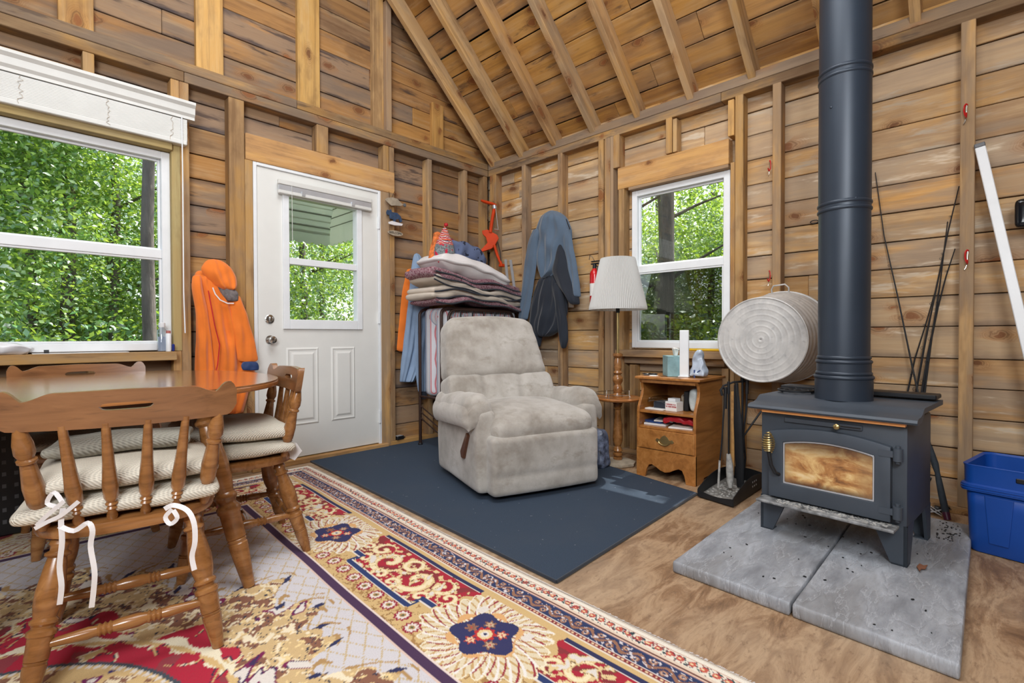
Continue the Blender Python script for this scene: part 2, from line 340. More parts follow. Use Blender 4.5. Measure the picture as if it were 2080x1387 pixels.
# ------------------------------------------------------------------ mesh helpers
def mesh_obj(name, verts, faces, mat, parent=None, smooth=False, M4=None, cols=None):
    me = bpy.data.meshes.new(name); me.from_pydata([tuple(v) for v in verts], [], faces); me.update()
    if mat is not None: me.materials.append(mat)
    if smooth: me.polygons.foreach_set('use_smooth', [True]*len(me.polygons))
    o = bpy.data.objects.new(name, me); COL.objects.link(o)
    if parent is not None: o.parent = parent
    if M4 is not None: o.matrix_local = M4
    return o
class MB:
    def __init__(s): s.v = []; s.f = []; s.mi = []; s.cur = 0
    def add(s, vs, fs):
        b = len(s.v); s.v += [Vector(v) for v in vs]; s.f += [tuple(i+b for i in f) for f in fs]; s.mi += [s.cur]*len(fs); return s
    def box(s, c, d, Rm=None, bev=0):
        c = Vector(c); hx, hy, hz = d[0]/2, d[1]/2, d[2]/2
        if bev:
            vs, fs = bevbox(d, bev)
            vs = [((Rm @ Vector(v)) if Rm else Vector(v))+c for v in vs]; return s.add(vs, fs)
        vs = [Vector((x, y, z)) for x in (-hx, hx) for y in (-hy, hy) for z in (-hz, hz)]
        vs = [((Rm @ v) if Rm else v)+c for v in vs]
        return s.add(vs, [(0, 1, 3, 2), (4, 6, 7, 5), (0, 4, 5, 1), (2, 3, 7, 6), (0, 2, 6, 4), (1, 5, 7, 3)])
    def box2(s, a, b, bev=0):
        a = Vector(a); b = Vector(b); return s.box((a+b)/2, [abs(b[i]-a[i]) for i in range(3)], None, bev)
    def tube(s, path, rad, n=10, closed=False, cap=True, sq=None):
        path = [Vector(p) for p in path]; L = len(path)
        rads = rad if isinstance(rad, (list, tuple)) else [rad]*L
        rings = []; up = None
        for i, p in enumerate(path):
            if closed: t = path[(i+1) % L]-path[i-1]
            else: t = path[min(i+1, L-1)]-path[max(i-1, 0)]
            if t.length < 1e-9: t = Vector((0, 0, 1))
            t.normalize()
            if up is None:
                up = Vector((0, 0, 1)) if abs(t.z) < .9 else Vector((1, 0, 0))
            x = up-t*up.dot(t)
            if x.length < 1e-6: x = t.orthogonal()
            x.normalize(); y = t.cross(x); up = x
            a_, b_ = (sq if sq else (1, 1))
            rings.append([p+x*(math.cos(2*math.pi*k/n)*rads[i]*a_)+y*(math.sin(2*math.pi*k/n)*rads[i]*b_) for k in range(n)])
        vs = [v for r in rings for v in r]; fs = []
        for i in range(L if closed else L-1):
            j = (i+1) % L
            for k in range(n): fs.append((i*n+k, i*n+(k+1) % n, j*n+(k+1) % n, j*n+k))
        if not closed and cap:
            fs.append(tuple(range(n-1, -1, -1))); fs.append(tuple((L-1)*n+k for k in range(n)))
        return s.add(vs, fs)
    def turned(s, p0, p1, prof, n=16):
        p0 = Vector(p0); p1 = Vector(p1)
        return s.tube([p0.lerp(p1, t) for t, r in prof], [r for t, r in prof], n)
    def lathe(s, c, prof, n=32, axis=(0, 0, 1), cap=True):
        c = Vector(c); ax = Vector(axis).normalized(); x = ax.orthogonal().normalized(); y = ax.cross(x)
        vs = []; fs = []
        for (r, h) in prof:
            for k in range(n):
                a = 2*math.pi*k/n; vs.append(c+ax*h+(x*math.cos(a)+y*math.sin(a))*r)
        for i in range(len(prof)-1):
            for k in range(n): fs.append((i*n+k, i*n+(k+1) % n, (i+1)*n+(k+1) % n, (i+1)*n+k))
        if cap:
            fs.append(tuple(range(n-1, -1, -1))); fs.append(tuple((len(prof)-1)*n+k for k in range(n)))
        return s.add(vs, fs)
    def prism(s, pts, d):
        """pts: 3D polygon; extruded by vector d"""
        n = len(pts); d = Vector(d); a = [Vector(p) for p in pts]
        vs = a+[p+d for p in a]
        fs = [tuple(range(n)), tuple(range(2*n-1, n-1, -1))]+[(i, n+i, n+(i+1) % n, (i+1) % n) for i in range(n)]
        return s.add(vs, fs)
    def bandp(s, cols, d):
        """cols: list of (lo, hi) 3D points; solid strip between them, thick by d(i)"""
        n = len(cols); vs = []; fs = []
        for i, (lo, hi) in enumerate(cols):
            dd = Vector(d(i)) if callable(d) else Vector(d)
            lo = Vector(lo); hi = Vector(hi); vs += [lo, hi, hi+dd, lo+dd]
        for i in range(n-1):
            a, b = i*4, (i+1)*4
            for k in range(4): fs.append((a+k, a+(k+1) % 4, b+(k+1) % 4, b+k))
        fs.append((3, 2, 1, 0)); e = (n-1)*4; fs.append((e, e+1, e+2, e+3))
        return s.add(vs, fs)
    def ribbon(s, path, w, th=.0015, wd=None):
        path = [Vector(p) for p in path]; vs = []; fs = []; L = len(path)
        for i, p in enumerate(path):
            t = (path[min(i+1, L-1)]-path[max(i-1, 0)]).normalized()
            vdir = (CP-p).normalized() if wd is None else Vector(wd)
            x = t.cross(vdir).normalized()*(w/2); y = vdir*th
            vs += [p-x, p+x, p+x+y, p-x+y]
        for i in range(L-1):
            a, b = i*4, i*4+4
            for k in range(4): fs.append((a+k, a+(k+1) % 4, b+(k+1) % 4, b+k))
        fs += [(3, 2, 1, 0), (L*4-4, L*4-3, L*4-2, L*4-1)]
        return s.add(vs, fs)
    def build(s, name, mat, parent=None, smooth=False, bevel=0, sub=0, M4=None, auto=None):
        mats = mat if isinstance(mat, list) else [mat]
        me = bpy.data.meshes.new(name); me.from_pydata([tuple(v) for v in s.v], [], s.f); me.update()
        for m_ in mats: me.materials.append(m_)
        if len(mats) > 1: me.polygons.foreach_set('material_index', s.mi)
        bm = bmesh.new(); bm.from_mesh(me); bmesh.ops.recalc_face_normals(bm, faces=bm.faces)
        if bevel: bmesh.ops.bevel(bm, geom=[e for e in bm.edges if len(e.link_faces) == 2 and e.calc_face_angle(0) > .5], offset=bevel, segments=2, affect='EDGES', profile=.6)
        bm.to_mesh(me); bm.free()
        if smooth:
            me.polygons.foreach_set('use_smooth', [True]*len(me.polygons))
            try: me.set_sharp_from_angle(angle=R(auto if auto else 40))
            except Exception: pass
        o = bpy.data.objects.new(name, me); COL.objects.link(o)
        if parent is not None: o.parent = parent
        if M4 is not None: o.matrix_local = M4
        if sub:
            md = o.modifiers.new('sub', 'SUBSURF'); md.levels = sub; md.render_levels = sub
        return o
_bb = {}
def bevbox(d, bev):
    k = (round(d[0], 4), round(d[1], 4), round(d[2], 4), bev)
    if k not in _bb:
        bm = bmesh.new(); bmesh.ops.create_cube(bm, size=1)
        bmesh.ops.scale(bm, vec=d, verts=bm.verts)
        bmesh.ops.bevel(bm, geom=bm.edges[:], offset=bev, segments=1, affect='EDGES')
        bm.verts.ensure_lookup_table()
        _bb[k] = ([tuple(v.co) for v in bm.verts], [tuple(v.index for v in f.verts) for f in bm.faces]); bm.free()
    return _bb[k]

def rbox(size, r, n=(12, 12, 8), fn=None):
    """rounded soft box, welded grid; fn(p, u) -> p where u in [-1,1]^3"""
    hx, hy, hz = [s_/2 for s_ in size]; h = (hx, hy, hz); r = min(r, hx*.98, hy*.98, hz*.98)
    idx = {}; vs = []; fs = []
    def sm(i, k):
        t = -1+2*i/n[k]; return math.copysign(abs(math.sin(t*math.pi/2))**.85, t) if abs(t) > 1e-9 else 0.
    def vert(i, j, k):
        key = (i, j, k)
        if key in idx: return idx[key]
        u = (sm(i, 0), sm(j, 1), sm(k, 2)); p = Vector((u[0]*hx, u[1]*hy, u[2]*hz))
        inn = Vector([max(-(h[a]-r), min(h[a]-r, p[a])) for a in range(3)]); d = p-inn
        if d.length > 1e-9: p = inn+d.normalized()*r
        if fn: p = fn(p, Vector(u))
        idx[key] = len(vs); vs.append(p); return idx[key]
    for a in range(3):
        b, c = (a+1) % 3, (a+2) % 3
        for side in (0, n[a]):
            for i in range(n[b]):
                for j in range(n[c]):
                    q = []
                    for (di, dj) in ((0, 0), (1, 0), (1, 1), (0, 1)):
                        t = [0, 0, 0]; t[a] = side; t[b] = i+di; t[c] = j+dj; q.append(vert(*t))
                    fs.append(tuple(q if side else q[::-1]))
    return vs, fs
def soft(name, size, r, mat, parent=None, loc=(0, 0, 0), rot=(0, 0, 0), n=(12, 12, 8), fn=None, sub=1):
    vs, fs = rbox(size, r, n, fn)
    o = MB().add(vs, fs).build(name, mat, parent, True, sub=sub, auto=180)
    o.location = loc; o.rotation_euler = rot; return o
def nz(p, s, seed=0): return mnoise.noise(Vector(p)*s+Vector((seed*7.3, seed*3.1, seed*5.7)))

def tag(o, label=None, cat=None, group=None, kind=None):
    if label: o['label'] = label
    if cat: o['category'] = cat
    if group: o['group'] = group
    if kind: o['kind'] = kind
    return o
def empty(name, loc=(0, 0, 0), rz=0, label=None, cat=None, group=None, kind=None):
    o = bpy.data.objects.new(name, None); COL.objects.link(o); o.location = loc; o.rotation_euler = (0, 0, rz); o.empty_display_size = .1
    return tag(o, label, cat, group, kind)
def struct(o): o['kind'] = 'structure'; return o
def copy_tree(o, parent=None):
    c = o.copy(); COL.objects.link(c); c.parent = parent
    for ch in [x for x in bpy.data.objects if x.parent == o]: copy_tree(ch, c)
    return c
def frame(lx, ly, loc):
    lx = Vector(lx).normalized(); ly = Vector(ly).normalized(); lz = lx.cross(ly)
    return Matrix(((lx.x, ly.x, lz.x, loc[0]), (lx.y, ly.y, lz.y, loc[1]), (lx.z, ly.z, lz.z, loc[2]), (0, 0, 0, 1)))
_pm = {}
def piece(name, mat, parent, c, lx, ly, L, Wd, T, bev=.003):
    """sawn piece with grain along lx, width along ly"""
    k = (round(L, 3), round(Wd, 3), round(T, 3), mat.name)
    if k not in _pm:
        vs, fs = bevbox((L, Wd, T), bev); me = bpy.data.meshes.new(name); me.from_pydata(vs, [], fs); me.update(); me.materials.append(mat); _pm[k] = me
    o = bpy.data.objects.new(name, _pm[k]); COL.objects.link(o); o.parent = parent; o.matrix_local = frame(lx, ly, c); return o

# ================================================================== ROOM
XL, YB = -5.3, -6.2          # far left wall, rear wall
SL = .92; RIDGE_X = -2.62; ZP = 2.64
floor = struct(MB().box2((XL, YB, -.05), (.12, .12, 0)).build('floor', M['ply']))

OPEN_A = [(-3.95, -2.70, .85, 2.07), (-2.25, -1.17, -.1, 2.16)]
OPEN_B = [(-2.36, -1.60, .83, 2.05)]
def sheath(name, along, a0, a1, z0, z1, opens, pos, th=.03):
    """dark outer skin with real openings"""
    mb = MB(); cuts = sorted(opens); cur = a0
    def bx(s0, s1, q0, q1):
        if s1-s0 < 1e-4 or q1-q0 < 1e-4: return
        if along == 'x': mb.box2((s0, pos, q0), (s1, pos+th, q1))
        else: mb.box2((pos, s0, q0), (pos+th, s1, q1))
    for (s0, s1, q0, q1) in cuts:
        bx(cur, s0, z0, z1); bx(s0, s1, z0, max(z0, q0)); bx(s0, s1, q1, z1); cur = s1
    bx(cur, a1, z0, z1); return mb
mbw = sheath('', 'x', XL, .15, -.05, 2.72, OPEN_A, .118)
# gable triangle
mbw.prism([(XL, .118, 2.72), (.15, .118, 2.72), (RIDGE_X, .118, 2.72+SL*2.7)], (0, .03, 0))
wallA = struct(mbw.build('wall_left', M['sheath']))
wallB = struct(sheath('', 'y', YB, .15, -.05, 2.72, OPEN_B, .118).build('wall_right', M['sheath']))

def boards(wall, along, a0, a1, z0, z1, opens, mat, wd=.162, seed=1, top=None, segs=(1.1, 2.6)):
    rnd = random.Random(seed); z = z0; row = 0
    while z < z1-.02:
        w = wd*rnd.uniform(.93, 1.07); zt = min(z+w, z1)
        lim0, lim1 = a0, a1
        if top:
            lim0, lim1 = top(z); lim0 = max(lim0, a0); lim1 = min(lim1, a1)
        jobs = []
        if lim1-lim0 > .1:
            iv = [(lim0, lim1)]
            for (s0, s1, q0, q1) in opens:
                if q0 < zt-.02 and q1 > z+.02:
                    nv = []
                    for (i0, i1) in iv:
                        if s0 > i0: nv.append((i0, min(s0, i1)))
                        if s1 < i1: nv.append((max(s1, i0), i1))
                    iv = [t for t in nv if t[1]-t[0] > .03]
                    if q0 > z+.02: jobs.append((s0, s1, z, q0))
                    if q1 < zt-.02: jobs.append((s0, s1, q1, zt))
            for (i0, i1) in iv:
                c = i0+rnd.uniform(*segs)*.7; cutp = []
                while c < i1-.35: cutp.append(c); c += rnd.uniform(*segs)
                pts = [i0]+cutp+[i1]
                jobs += [(p, q, z, zt) for p, q in zip(pts[:-1], pts[1:])]
        for (p, q, b0, b1) in jobs:
            L = q-p-.002; Wd = b1-b0-rnd.choice((.004, .005, .007)); jit = rnd.uniform(-.004, .004); zc = (b0+b1)/2
            if along == 'x': piece('board', mat, wall, ((p+q)/2, .10+jit, zc), (1, 0, 0), (0, 0, 1), L, Wd, .022)
            else: piece('board', mat, wall, (.10+jit, (p+q)/2, zc), (0, 1, 0), (0, 0, 1), L, Wd, .022)
        z = zt; row += 1
boards(wallA, 'x', XL, .088, .0, 2.64, OPEN_A, M['board_l'], seed=3)
boards(wallA, 'x', XL, .088, 2.64, 4.98, [], M['board_l'], seed=5, top=lambda z: (2*RIDGE_X-.09+(z-2.68)/SL, .09-(z-2.68)/SL), segs=(1.3, 2.8))
boards(wallB, 'y', YB, .088, .0, 2.70, OPEN_B, M['board_r'], seed=11, segs=(1.6, 3.2))

def vstud(wall, along, edge, z0, z1, w=.045, d=.09, side=1, mat='stud', face=0., name='stud'):
    """along x: edge = right edge at face y=0; along y: edge = far edge (towards corner)"""
    c = edge-w/2
    if along == 'x': piece(name, M[mat], wall, (c, face+d/2, (z0+z1)/2), (0, 0, 1), (0, 1, 0), z1-z0, d-.002, w)
    else: piece(name, M[mat], wall, (face+d/2, c, (z0+z1)/2), (0, 0, 1), (1, 0, 0), z1-z0, d-.002, w)
# left wall studs (right edges)
PZ = 2.512
for e in (-.008, -.269, -.691): vstud(wallA, 'x', e, .04, PZ)
vstud(wallA, 'x', -1.085, .04, PZ, .045); vstud(wallA, 'x', -1.131, .0, 2.125, .085, name='jack_stud')
vstud(wallA, 'x', -2.203, .0, 2.125, .05, name='jack_stud'); vstud(wallA, 'x', -2.254, .04, PZ, .095)
vstud(wallA, 'x', -2.575, .04, PZ, .05); vstud(wallA, 'x', -2.626, .04, PZ, .045)
for e in (-1.663,): vstud(wallA, 'x', e, 2.305, PZ, .09, name='cripple_stud')
vstud(wallA, 'x', -1.136, 2.305, PZ, .05, name='cripple_stud')
for e in (-3.03, -3.45, -3.86): vstud(wallA, 'x', e, 2.29, PZ, .05, name='cripple_stud')
for e in (-3.03, -3.45, -3.86): vstud(wallA, 'x', e, .04, .77, .045, name='cripple_stud')
for e in (-4.0, -4.4, -4.8, -5.22): vstud(wallA, 'x', e, .04, PZ)
piece('header', M['header'], wallA, (-1.665, .040, 2.215), (1, 0, 0), (0, 0, 1), 1.165, .178, .08)
piece('header', M['header'], wallA, (-3.33, .040, 2.205), (1, 0, 0), (0, 0, 1), 1.30, .168, .08)
# plates
for (a, b, z, h, mt) in ((-5.3, -2.6, 2.545, .062, 'plate'), (-2.598, -.09+.09, 2.545, .062, 'plate'), (-5.3, -1.9, 2.609, .06, 'plate'), (-1.898, 0.0, 2.609, .06, 'plate')):
    piece('top_plate', M[mt], wallA, ((a+b)/2, .044, z), (1, 0, 0), (0, 0, 1), b-a, h, .09)
for (a, b) in ((-.0, -1.13), (-2.255, -2.575), (-2.7, -5.3)):
    piece('sole_plate', M['stud'], wallA, ((a+b)/2, .044, .02), (1, 0, 0), (0, 1, 0), abs(b-a), .09, .04)
# gable nailers
for x0, x1, zt in ((-3.186, -3.035, 4.6), (-2.531, -2.373, 4.8), (-1.881, -1.714, 4.25), (-.66, -.53, 3.06)):
    piece('nailer', M['nailer'], wallA, ((x0+x1)/2+.01, .068, (2.64+zt)/2), (0, 0, 1), (1, 0, 0), zt-2.64, x1-x0, .042)
vstud(wallA, 'x', -1.105, 2.64, 3.72, .05, .09); vstud(wallA, 'x', -1.156, 2.64, 3.76, .10, .05, face=.04)
vstud(wallA, 'x', -3.9, 2.64, 3.9, .14, .05, face=.04)
# right wall studs (far edges)
for e, w in ((-.025, .085), (-.456, .048), (-.887, .05), (-1.31, .05), (-1.372, .05), (-2.625, .05), (-3.05, .05), (-3.512, .056), (-3.95, .05), (-4.4, .05), (-4.8, .05), (-5.2, .05), (-5.7, .05)):
    zt = 2.52
    vstud(wallB, 'y', e, .04, zt, w)
vstud(wallB, 'y', -1.50, .0, 2.085, .05, name='jack_stud'); vstud(wallB, 'y', -1.424, .04, 2.52, .028)
vstud(wallB, 'y', -1.4525, 2.26, 2.52, .055, name='cripple_stud')
vstud(wallB, 'y', -1.90, 2.26, 2.52, .048, name='cripple_stud'); vstud(wallB, 'y', -1.955, 2.26, 2.5, .03, .08, name='cripple_stud')
vstud(wallB, 'y', -2.365, 0, 2.085, .028, name='jack_stud'); vstud(wallB, 'y', -2.395, .04, 2.52, .052)
vstud(wallB, 'y', -2.352, 2.26, 2.50, .04, .10, mat='nailer', face=-.012, name='block')
vstud(wallB, 'y', -1.60, .04, .70, .045, name='cripple_stud'); vstud(wallB, 'y', -1.98, .04, .70, .045, name='cripple_stud'); vstud(wallB, 'y', -2.31, .04, .70, .045, name='cripple_stud')
piece('header', M['header'], wallB, (.035, -1.925, 2.165), (0, 1, 0), (0, 0, 1), .86, .17, .075)
piece('trim', M['stud'], wallB, (.02, -1.975, 2.066), (0, 1, 0), (0, 0, 1), .76, .024, .06)
for (a, b, z, h) in ((0., -2.3, 2.545, .06), (-2.302, -3.9, 2.545, .06), (-3.902, -6.2, 2.545, .06), (.0, -3.1, 2.609, .064), (-3.102, -6.2, 2.609, .064)):
    piece('top_plate', M['plate'], wallB, (.045, (a+b)/2, z), (0, 1, 0), (0, 0, 1), abs(b-a), h, .088)
for (a, b) in ((0., -2.9), (-2.902, -6.2)):
    piece('sole_plate', M['stud'], wallB, (.044, (a+b)/2, .02), (0, 1, 0), (1, 0, 0), abs(b-a), .088, .04)

# roof
ceil = struct(MB().prism([(.25, .15, ZP-.02), (RIDGE_X, .15, ZP-.02+SL*2.87), (2*RIDGE_X-.25, .15, ZP-.02), (2*RIDGE_X-.25, .15, ZP+.05), (RIDGE_X, .15, ZP+.06+SL*2.87), (.25, .15, ZP+.05)], (0, -6.5, 0)).build('ceiling', M['sheath']))
ceil.location.z = .20
th = math.atan(SL); ux = Vector((-math.cos(th), 0, math.sin(th))); un = Vector((-math.sin(th), 0, -math.cos(th)))  # up-slope, into room
rnd = random.Random(21)
RB = .135
for sgn in (1, -1):
    def mir(v): return Vector((v[0] if sgn == 1 else 2*RIDGE_X-v[0], v[1], v[2]))
    s = -.06
    while s < 3.62:
        w = .182*rnd.uniform(.94, 1.06); y = .11
        if s > 2.0 and sgn == -1: pass
        while y > YB+.02:
            L = rnd.uniform(1.0, 2.3) if y < .1 else rnd.uniform(.6, 2.0)
            L = min(L, y-YB)
            base = Vector((0, 0, 2.60))+ux*(s+w/2)-un*(RB+.012); c = mir(base); c.y = y-L/2
            lx = (0, 1, 0); lyv = Vector((ux.x*sgn, 0, ux.z))
            piece('roof_board', M['board_c'], ceil, c-Vector((0, 0, .20)), lx, lyv, L-.003, w-rnd.choice((.004, .005, .009, .014)), .022); y -= L
        s += w
    for ry in [-.065, -.45, -.845, -1.255, -1.665, -2.085, -2.50, -2.915, -3.33, -3.74, -4.15, -4.56, -4.97, -5.38, -5.8]:
        c = mir(Vector((0, 0, 2.60))+ux*1.75-un*(RB/2)); c.y = ry
        piece('rafter', M['rafter'], ceil, c-Vector((0, 0, .20)), Vector((ux.x*sgn, 0, ux.z)), (0, 1, 0), 3.6, .048, RB-.002)
piece('ridge_beam', M['rafter'], ceil, (RIDGE_X, (YB)/2, 4.72), (0, 1, 0), (0, 0, 1), 6.1, .2, .05)
# remaining walls behind the camera
wf = MB().box2((XL-.03, YB, -.05), (XL, .12, 2.75)).build('wall_far', M['board_l']); struct(wf)
wr = MB().box2((XL, YB-.03, -.05), (.15, YB, 2.72)).prism([(XL, YB-.03, 2.72), (.15, YB-.03, 2.72), (RIDGE_X, YB-.03, 2.72+SL*2.7)], (0, .03, 0)).build('wall_rear', M['board_l']); struct(wr)

# ------------------------------------------------------------------ windows
def window(name, along, a0, a1, z0, z1, rail, dep=.045, fw=.045, screen=False):
    w = struct(empty(name))
    def bx(p, s0, s1, q0, q1, d0, d1, mat='white_vinyl'):
        mb = MB()
        if along == 'x': mb.box2((s0, d0, q0), (s1, d1, q1), bev=.003)
        else: mb.box2((d0, s0, q0), (d1, s1, q1), bev=.003)
        return mb.build(p, M[mat], w)
    for (s0, s1) in ((a0, a0+fw), (a1-fw, a1)): bx('frame_stile', s0, s1, z0, z1, dep-.01, dep+.06)
    for (q0, q1) in ((z0, z0+fw), (z1-fw, z1)): bx('frame_rail', a0+fw, a1-fw, q0, q1, dep-.01, dep+.06)
    s0, s1 = a0+fw, a1-fw; f2 = .014
    for (q0, q1, dd) in ((z0+fw, rail-.028, dep), (rail+.022, z1-fw, dep+.022)):
        bx('sash', s0, s0+f2, q0, q1, dd, dd+.02); bx('sash', s1-f2, s1, q0, q1, dd, dd+.02)
        bx('sash', s0+f2, s1-f2, q0, q0+f2, dd, dd+.02); bx('sash', s0+f2, s1-f2, q1-f2, q1, dd, dd+.02)
        bx('pane', s0+f2, s1-f2, q0+f2, q1-f2, dd+.008, dd+.012, 'glass' if along == 'x' else 'glass_coated')
    bx('meeting_rail', s0, s1, rail-.03, rail+.024, dep-.006, dep+.03)
    if screen: bx('insect_screen', s0+.002, s1-.002, z0+fw, rail-.03, dep+.045, dep+.047, 'screen')
    return w
w1 = window('window_1', 'x', -3.93, -2.672, .845, 2.062, 1.437)
w2 = window('window_2', 'y', -2.352, -1.600, .832, 2.052, 1.441, screen=True)
for (a, b, c, d) in ((-2.672, -2.624, .84, 2.11), (-3.98, -3.932, .84, 2.11)): 
    piece('casing', M['treated'], w1, ((a+b)/2, .04, (c+d)/2), (0, 0, 1), (0, 1, 0), d-c, .085, b-a)
piece('casing', M['treated'], w1, (-3.30, .03, 2.091), (1, 0, 0), (0, 1, 0), 1.26, .11, .05)
piece('window_sill', M['stud'], w1, (-3.33, -.005, .812), (1, 0, 0), (0, 1, 0), 1.325, .14, .052)
piece('window_sill', M['stud'], w2, (-.0, -1.93, .79), (0, 1, 0), (1, 0, 0), .84, .13, .052)
piece('apron', M['stud'], w2, (.03, -1.935, .735), (0, 1, 0), (0, 0, 1), .78, .05, .045)

# ------------------------------------------------------------------ door
d1 = struct(empty('door_1'))
DY = .018
for (a, b) in ((-2.200, -2.176), (-1.236, -1.212)): MB().box2((a, DY-.012, .035), (b, .11, 2.128), bev=.003).build('door_frame', M['white_vinyl'], d1)
MB().box2((-2.176, DY-.012, 2.104), (-1.236, .11, 2.128), bev=.003).build('door_frame', M['white_vinyl'], d1)
wx0, wx1, wz0, wz1 = -2.0, -1.39, 1.0, 1.975
slab = MB()
for a, b in (((-2.174, DY, .045), (wx0, DY+.045, 2.102)), ((wx1, DY, .045), (-1.238, DY+.045, 2.102)), ((wx0, DY, wz1), (wx1, DY+.045, 2.102)), ((wx0, DY, .045), (wx1, DY+.045, wz0))): slab.box2(a, b)
slab.build('door_slab', M['door_paint'], d1)
def pl(x, z, dx0=DY): return (x, dx0, z)
for (a0, a1) in ((-1.985, -1.745), (-1.648, -1.448)):
    z0, z1 = .275, .845
    mb = MB(); pr = [(0, 0), (.012, .007), (.022, .003), (.034, .003), (.05, .010)]
    for (o0, h0), (o1, h1) in zip(pr[:-1], pr[1:]):
        q = []
        for (o, h) in ((o0, h0), (o1, h1)): q += [(a0+o, DY-h, z0+o), (a1-o, DY-h, z0+o), (a1-o, DY-h, z1-o), (a0+o, DY-h, z1-o)]
        mb.add(q, [(i, (i+1) % 4, 4+(i+1) % 4, 4+i) for i in range(4)])
    o, h = pr[-1]; mb.add([(a0+o, DY-h, z0+o), (a1-o, DY-h, z0+o), (a1-o, DY-h, z1-o), (a0+o, DY-h, z1-o)], [(0, 1, 2, 3)])
    mb.build('panel', M['door_paint'], d1)
lite = MB()
for (a, b) in (((wx0-.004, wz0-.02), (wx0+.04, wz1+.02)), ((wx1-.04, wz0-.02), (wx1+.004, wz1+.02)), ((wx0+.04, wz0-.02), (wx1-.04, wz0+.05)), ((wx0+.04, wz1-.045), (wx1-.04, wz1+.02))):
    lite.box2((a[0], DY-.016, a[1]), (b[0], DY+.055, b[1]))
lite.build('window_frame', M['white_vinyl'], d1, bevel=.004)
MB().box2((wx0+.04, DY-.008, 1.447), (wx1-.04, DY+.03, 1.497), bev=.004).build('window_rail', M['white_vinyl'], d1)
MB().box2((wx0+.03, DY+.012, wz0+.04), (wx1-.03, DY+.016, wz1-.04)).build('pane', M['glass'], d1)
kn = MB().lathe((-2.095, DY, .904), [(.028, 0), (.03, -.006), (.03, .004), (.012, .008), (.012, .03), (.022, .038), (.027, .052), (.024, .064), (.012, .069), (.0, .069)][2:], 24, (0, -1, 0)).build('knob', M['chrome'], d1, True)
db = MB().lathe((-2.097, DY, 1.049), [(.031, 0), (.031, .006), (.026, .009), (.012, .010), (.0, .010)], 24, (0, -1, 0)); db.box((-2.097, DY-.018, 1.049), (.008, .02, .03)); db.build('deadbolt', M['chrome'], d1, True)
for z in (.26, 1.08, 1.86): MB().box2((-1.24, DY-.016, z-.05), (-1.228, DY+.005, z+.05)).tube([(-1.234, DY-.018, z-.05), (-1.234, DY-.018, z+.05)], .006, 8).build('hinge', M['white_vinyl'], d1)
piece('threshold', M['header'], d1, (-1.70, .035, .018), (1, 0, 0), (0, 1, 0), 1.06, .13, .036)
# mini blind raised on the door
bd = empty('door_blind', (-1.68, DY-.03, 1.99), label='raised white mini blind above the glass of the white entry door', cat='blind')
def loc_(mb, o): 
    for i in range(len(mb.v)): mb.v[i] = mb.v[i]-Vector(o.location)
    return mb
loc_(MB().box2((-2.045, -.03, 2.00), (-1.315, .002, 2.035), bev=.004), bd).build('head_rail', M['blind_white'], bd)
loc_(MB().box2((-2.04, -.026, 1.962), (-1.32, -.004, 1.998)), bd).build('slat_stack', M['silver'], bd)
loc_(MB().box2((-2.045, -.03, 1.935), (-1.315, -.002, 1.962), bev=.005), bd).build('bottom_rail', M['blind_white'], bd)
for x in (-1.87, -1.48): loc_(MB().box2((x-.012, -.036, 1.945), (x+.012, -.028, 1.975)), bd).build('bracket', M['silver'], bd)
loc_(MB().tube([(-1.955, -.034, 2.0), (-1.952, -.03, 1.6), (-1.95, -.03, 1.52)], .0018, 6), bd).build('cord', M['blind_white'], bd)
# big blind over the left window
bl = empty('window_blind', (-3.3, -.04, 2.2), label='white slatted blind pulled up over the large window, crown-moulded valance', cat='blind')
mb = MB(); pr = [(0, 2.268), (-.055, 2.268), (-.055, 2.285), (-.068, 2.30), (-.072, 2.335), (-.088, 2.352), (-.088, 2.368), (0, 2.368)]
mb.prism([(-4.05, y, z) for y, z in pr], (1.492, 0, 0)); loc_(mb, bl).build('valance', M['blind_white'], bl)
z = 2.262; k = 0
while z > 2.135:
    loc_(MB().box2((-4.03, -.052, z-.0074), (-2.598, -.004, z-.0004)), bl).build('slat', M['blind_white'], bl); z -= .0078; k += 1
loc_(MB().box2((-4.03, -.054, 2.106), (-2.598, -.002, 2.134), bev=.004), bl).build('bottom_rail', M['blind_white'], bl)
for x in (-3.9, -3.33, -2.98, -2.68):
    rr = random.Random(int(-x*100)); pts = [(x+rr.uniform(-.012, .012), -.056, 2.262-.011*i) for i in range(14)]
    loc_(MB().tube(pts, .0012, 5), bl).build('ladder_cord', M['grey_plastic'] if False else M['cream'], bl)
loc_(MB().tube([(-2.628, -.062, 2.27), (-2.626, -.06, 1.9), (-2.627, -.058, 1.2), (-2.622, -.06, .95)], .0035, 8), bl).build('pull_cord', M['white_vinyl'], bl)

# ================================================================== FLOOR COVERINGS
mat_o = empty('carpet_mat', (0, 0, 0), label='dark navy carpet remnant lying under the recliner and beside the patterned rug', cat='mat')
mq = [(-1.83, -.02), (-1.985, -2.462), (-.616, -2.405), (-.43, -1.60), (-.30, -.03)]
mb = MB(); mb.prism([(x, y, .001) for x, y in mq], (0, 0, .011)); mb.build('pile', M['carpet'], mat_o, bevel=.004)
mb = MB()
for i in range(len(mq)):
    a = Vector((*mq[i], .007)); b = Vector((*mq[(i+1) % len(mq)], .007)); mb.tube([a, b], .0065, 8)
mb.build('bound_edge', M['navy'], mat_o)

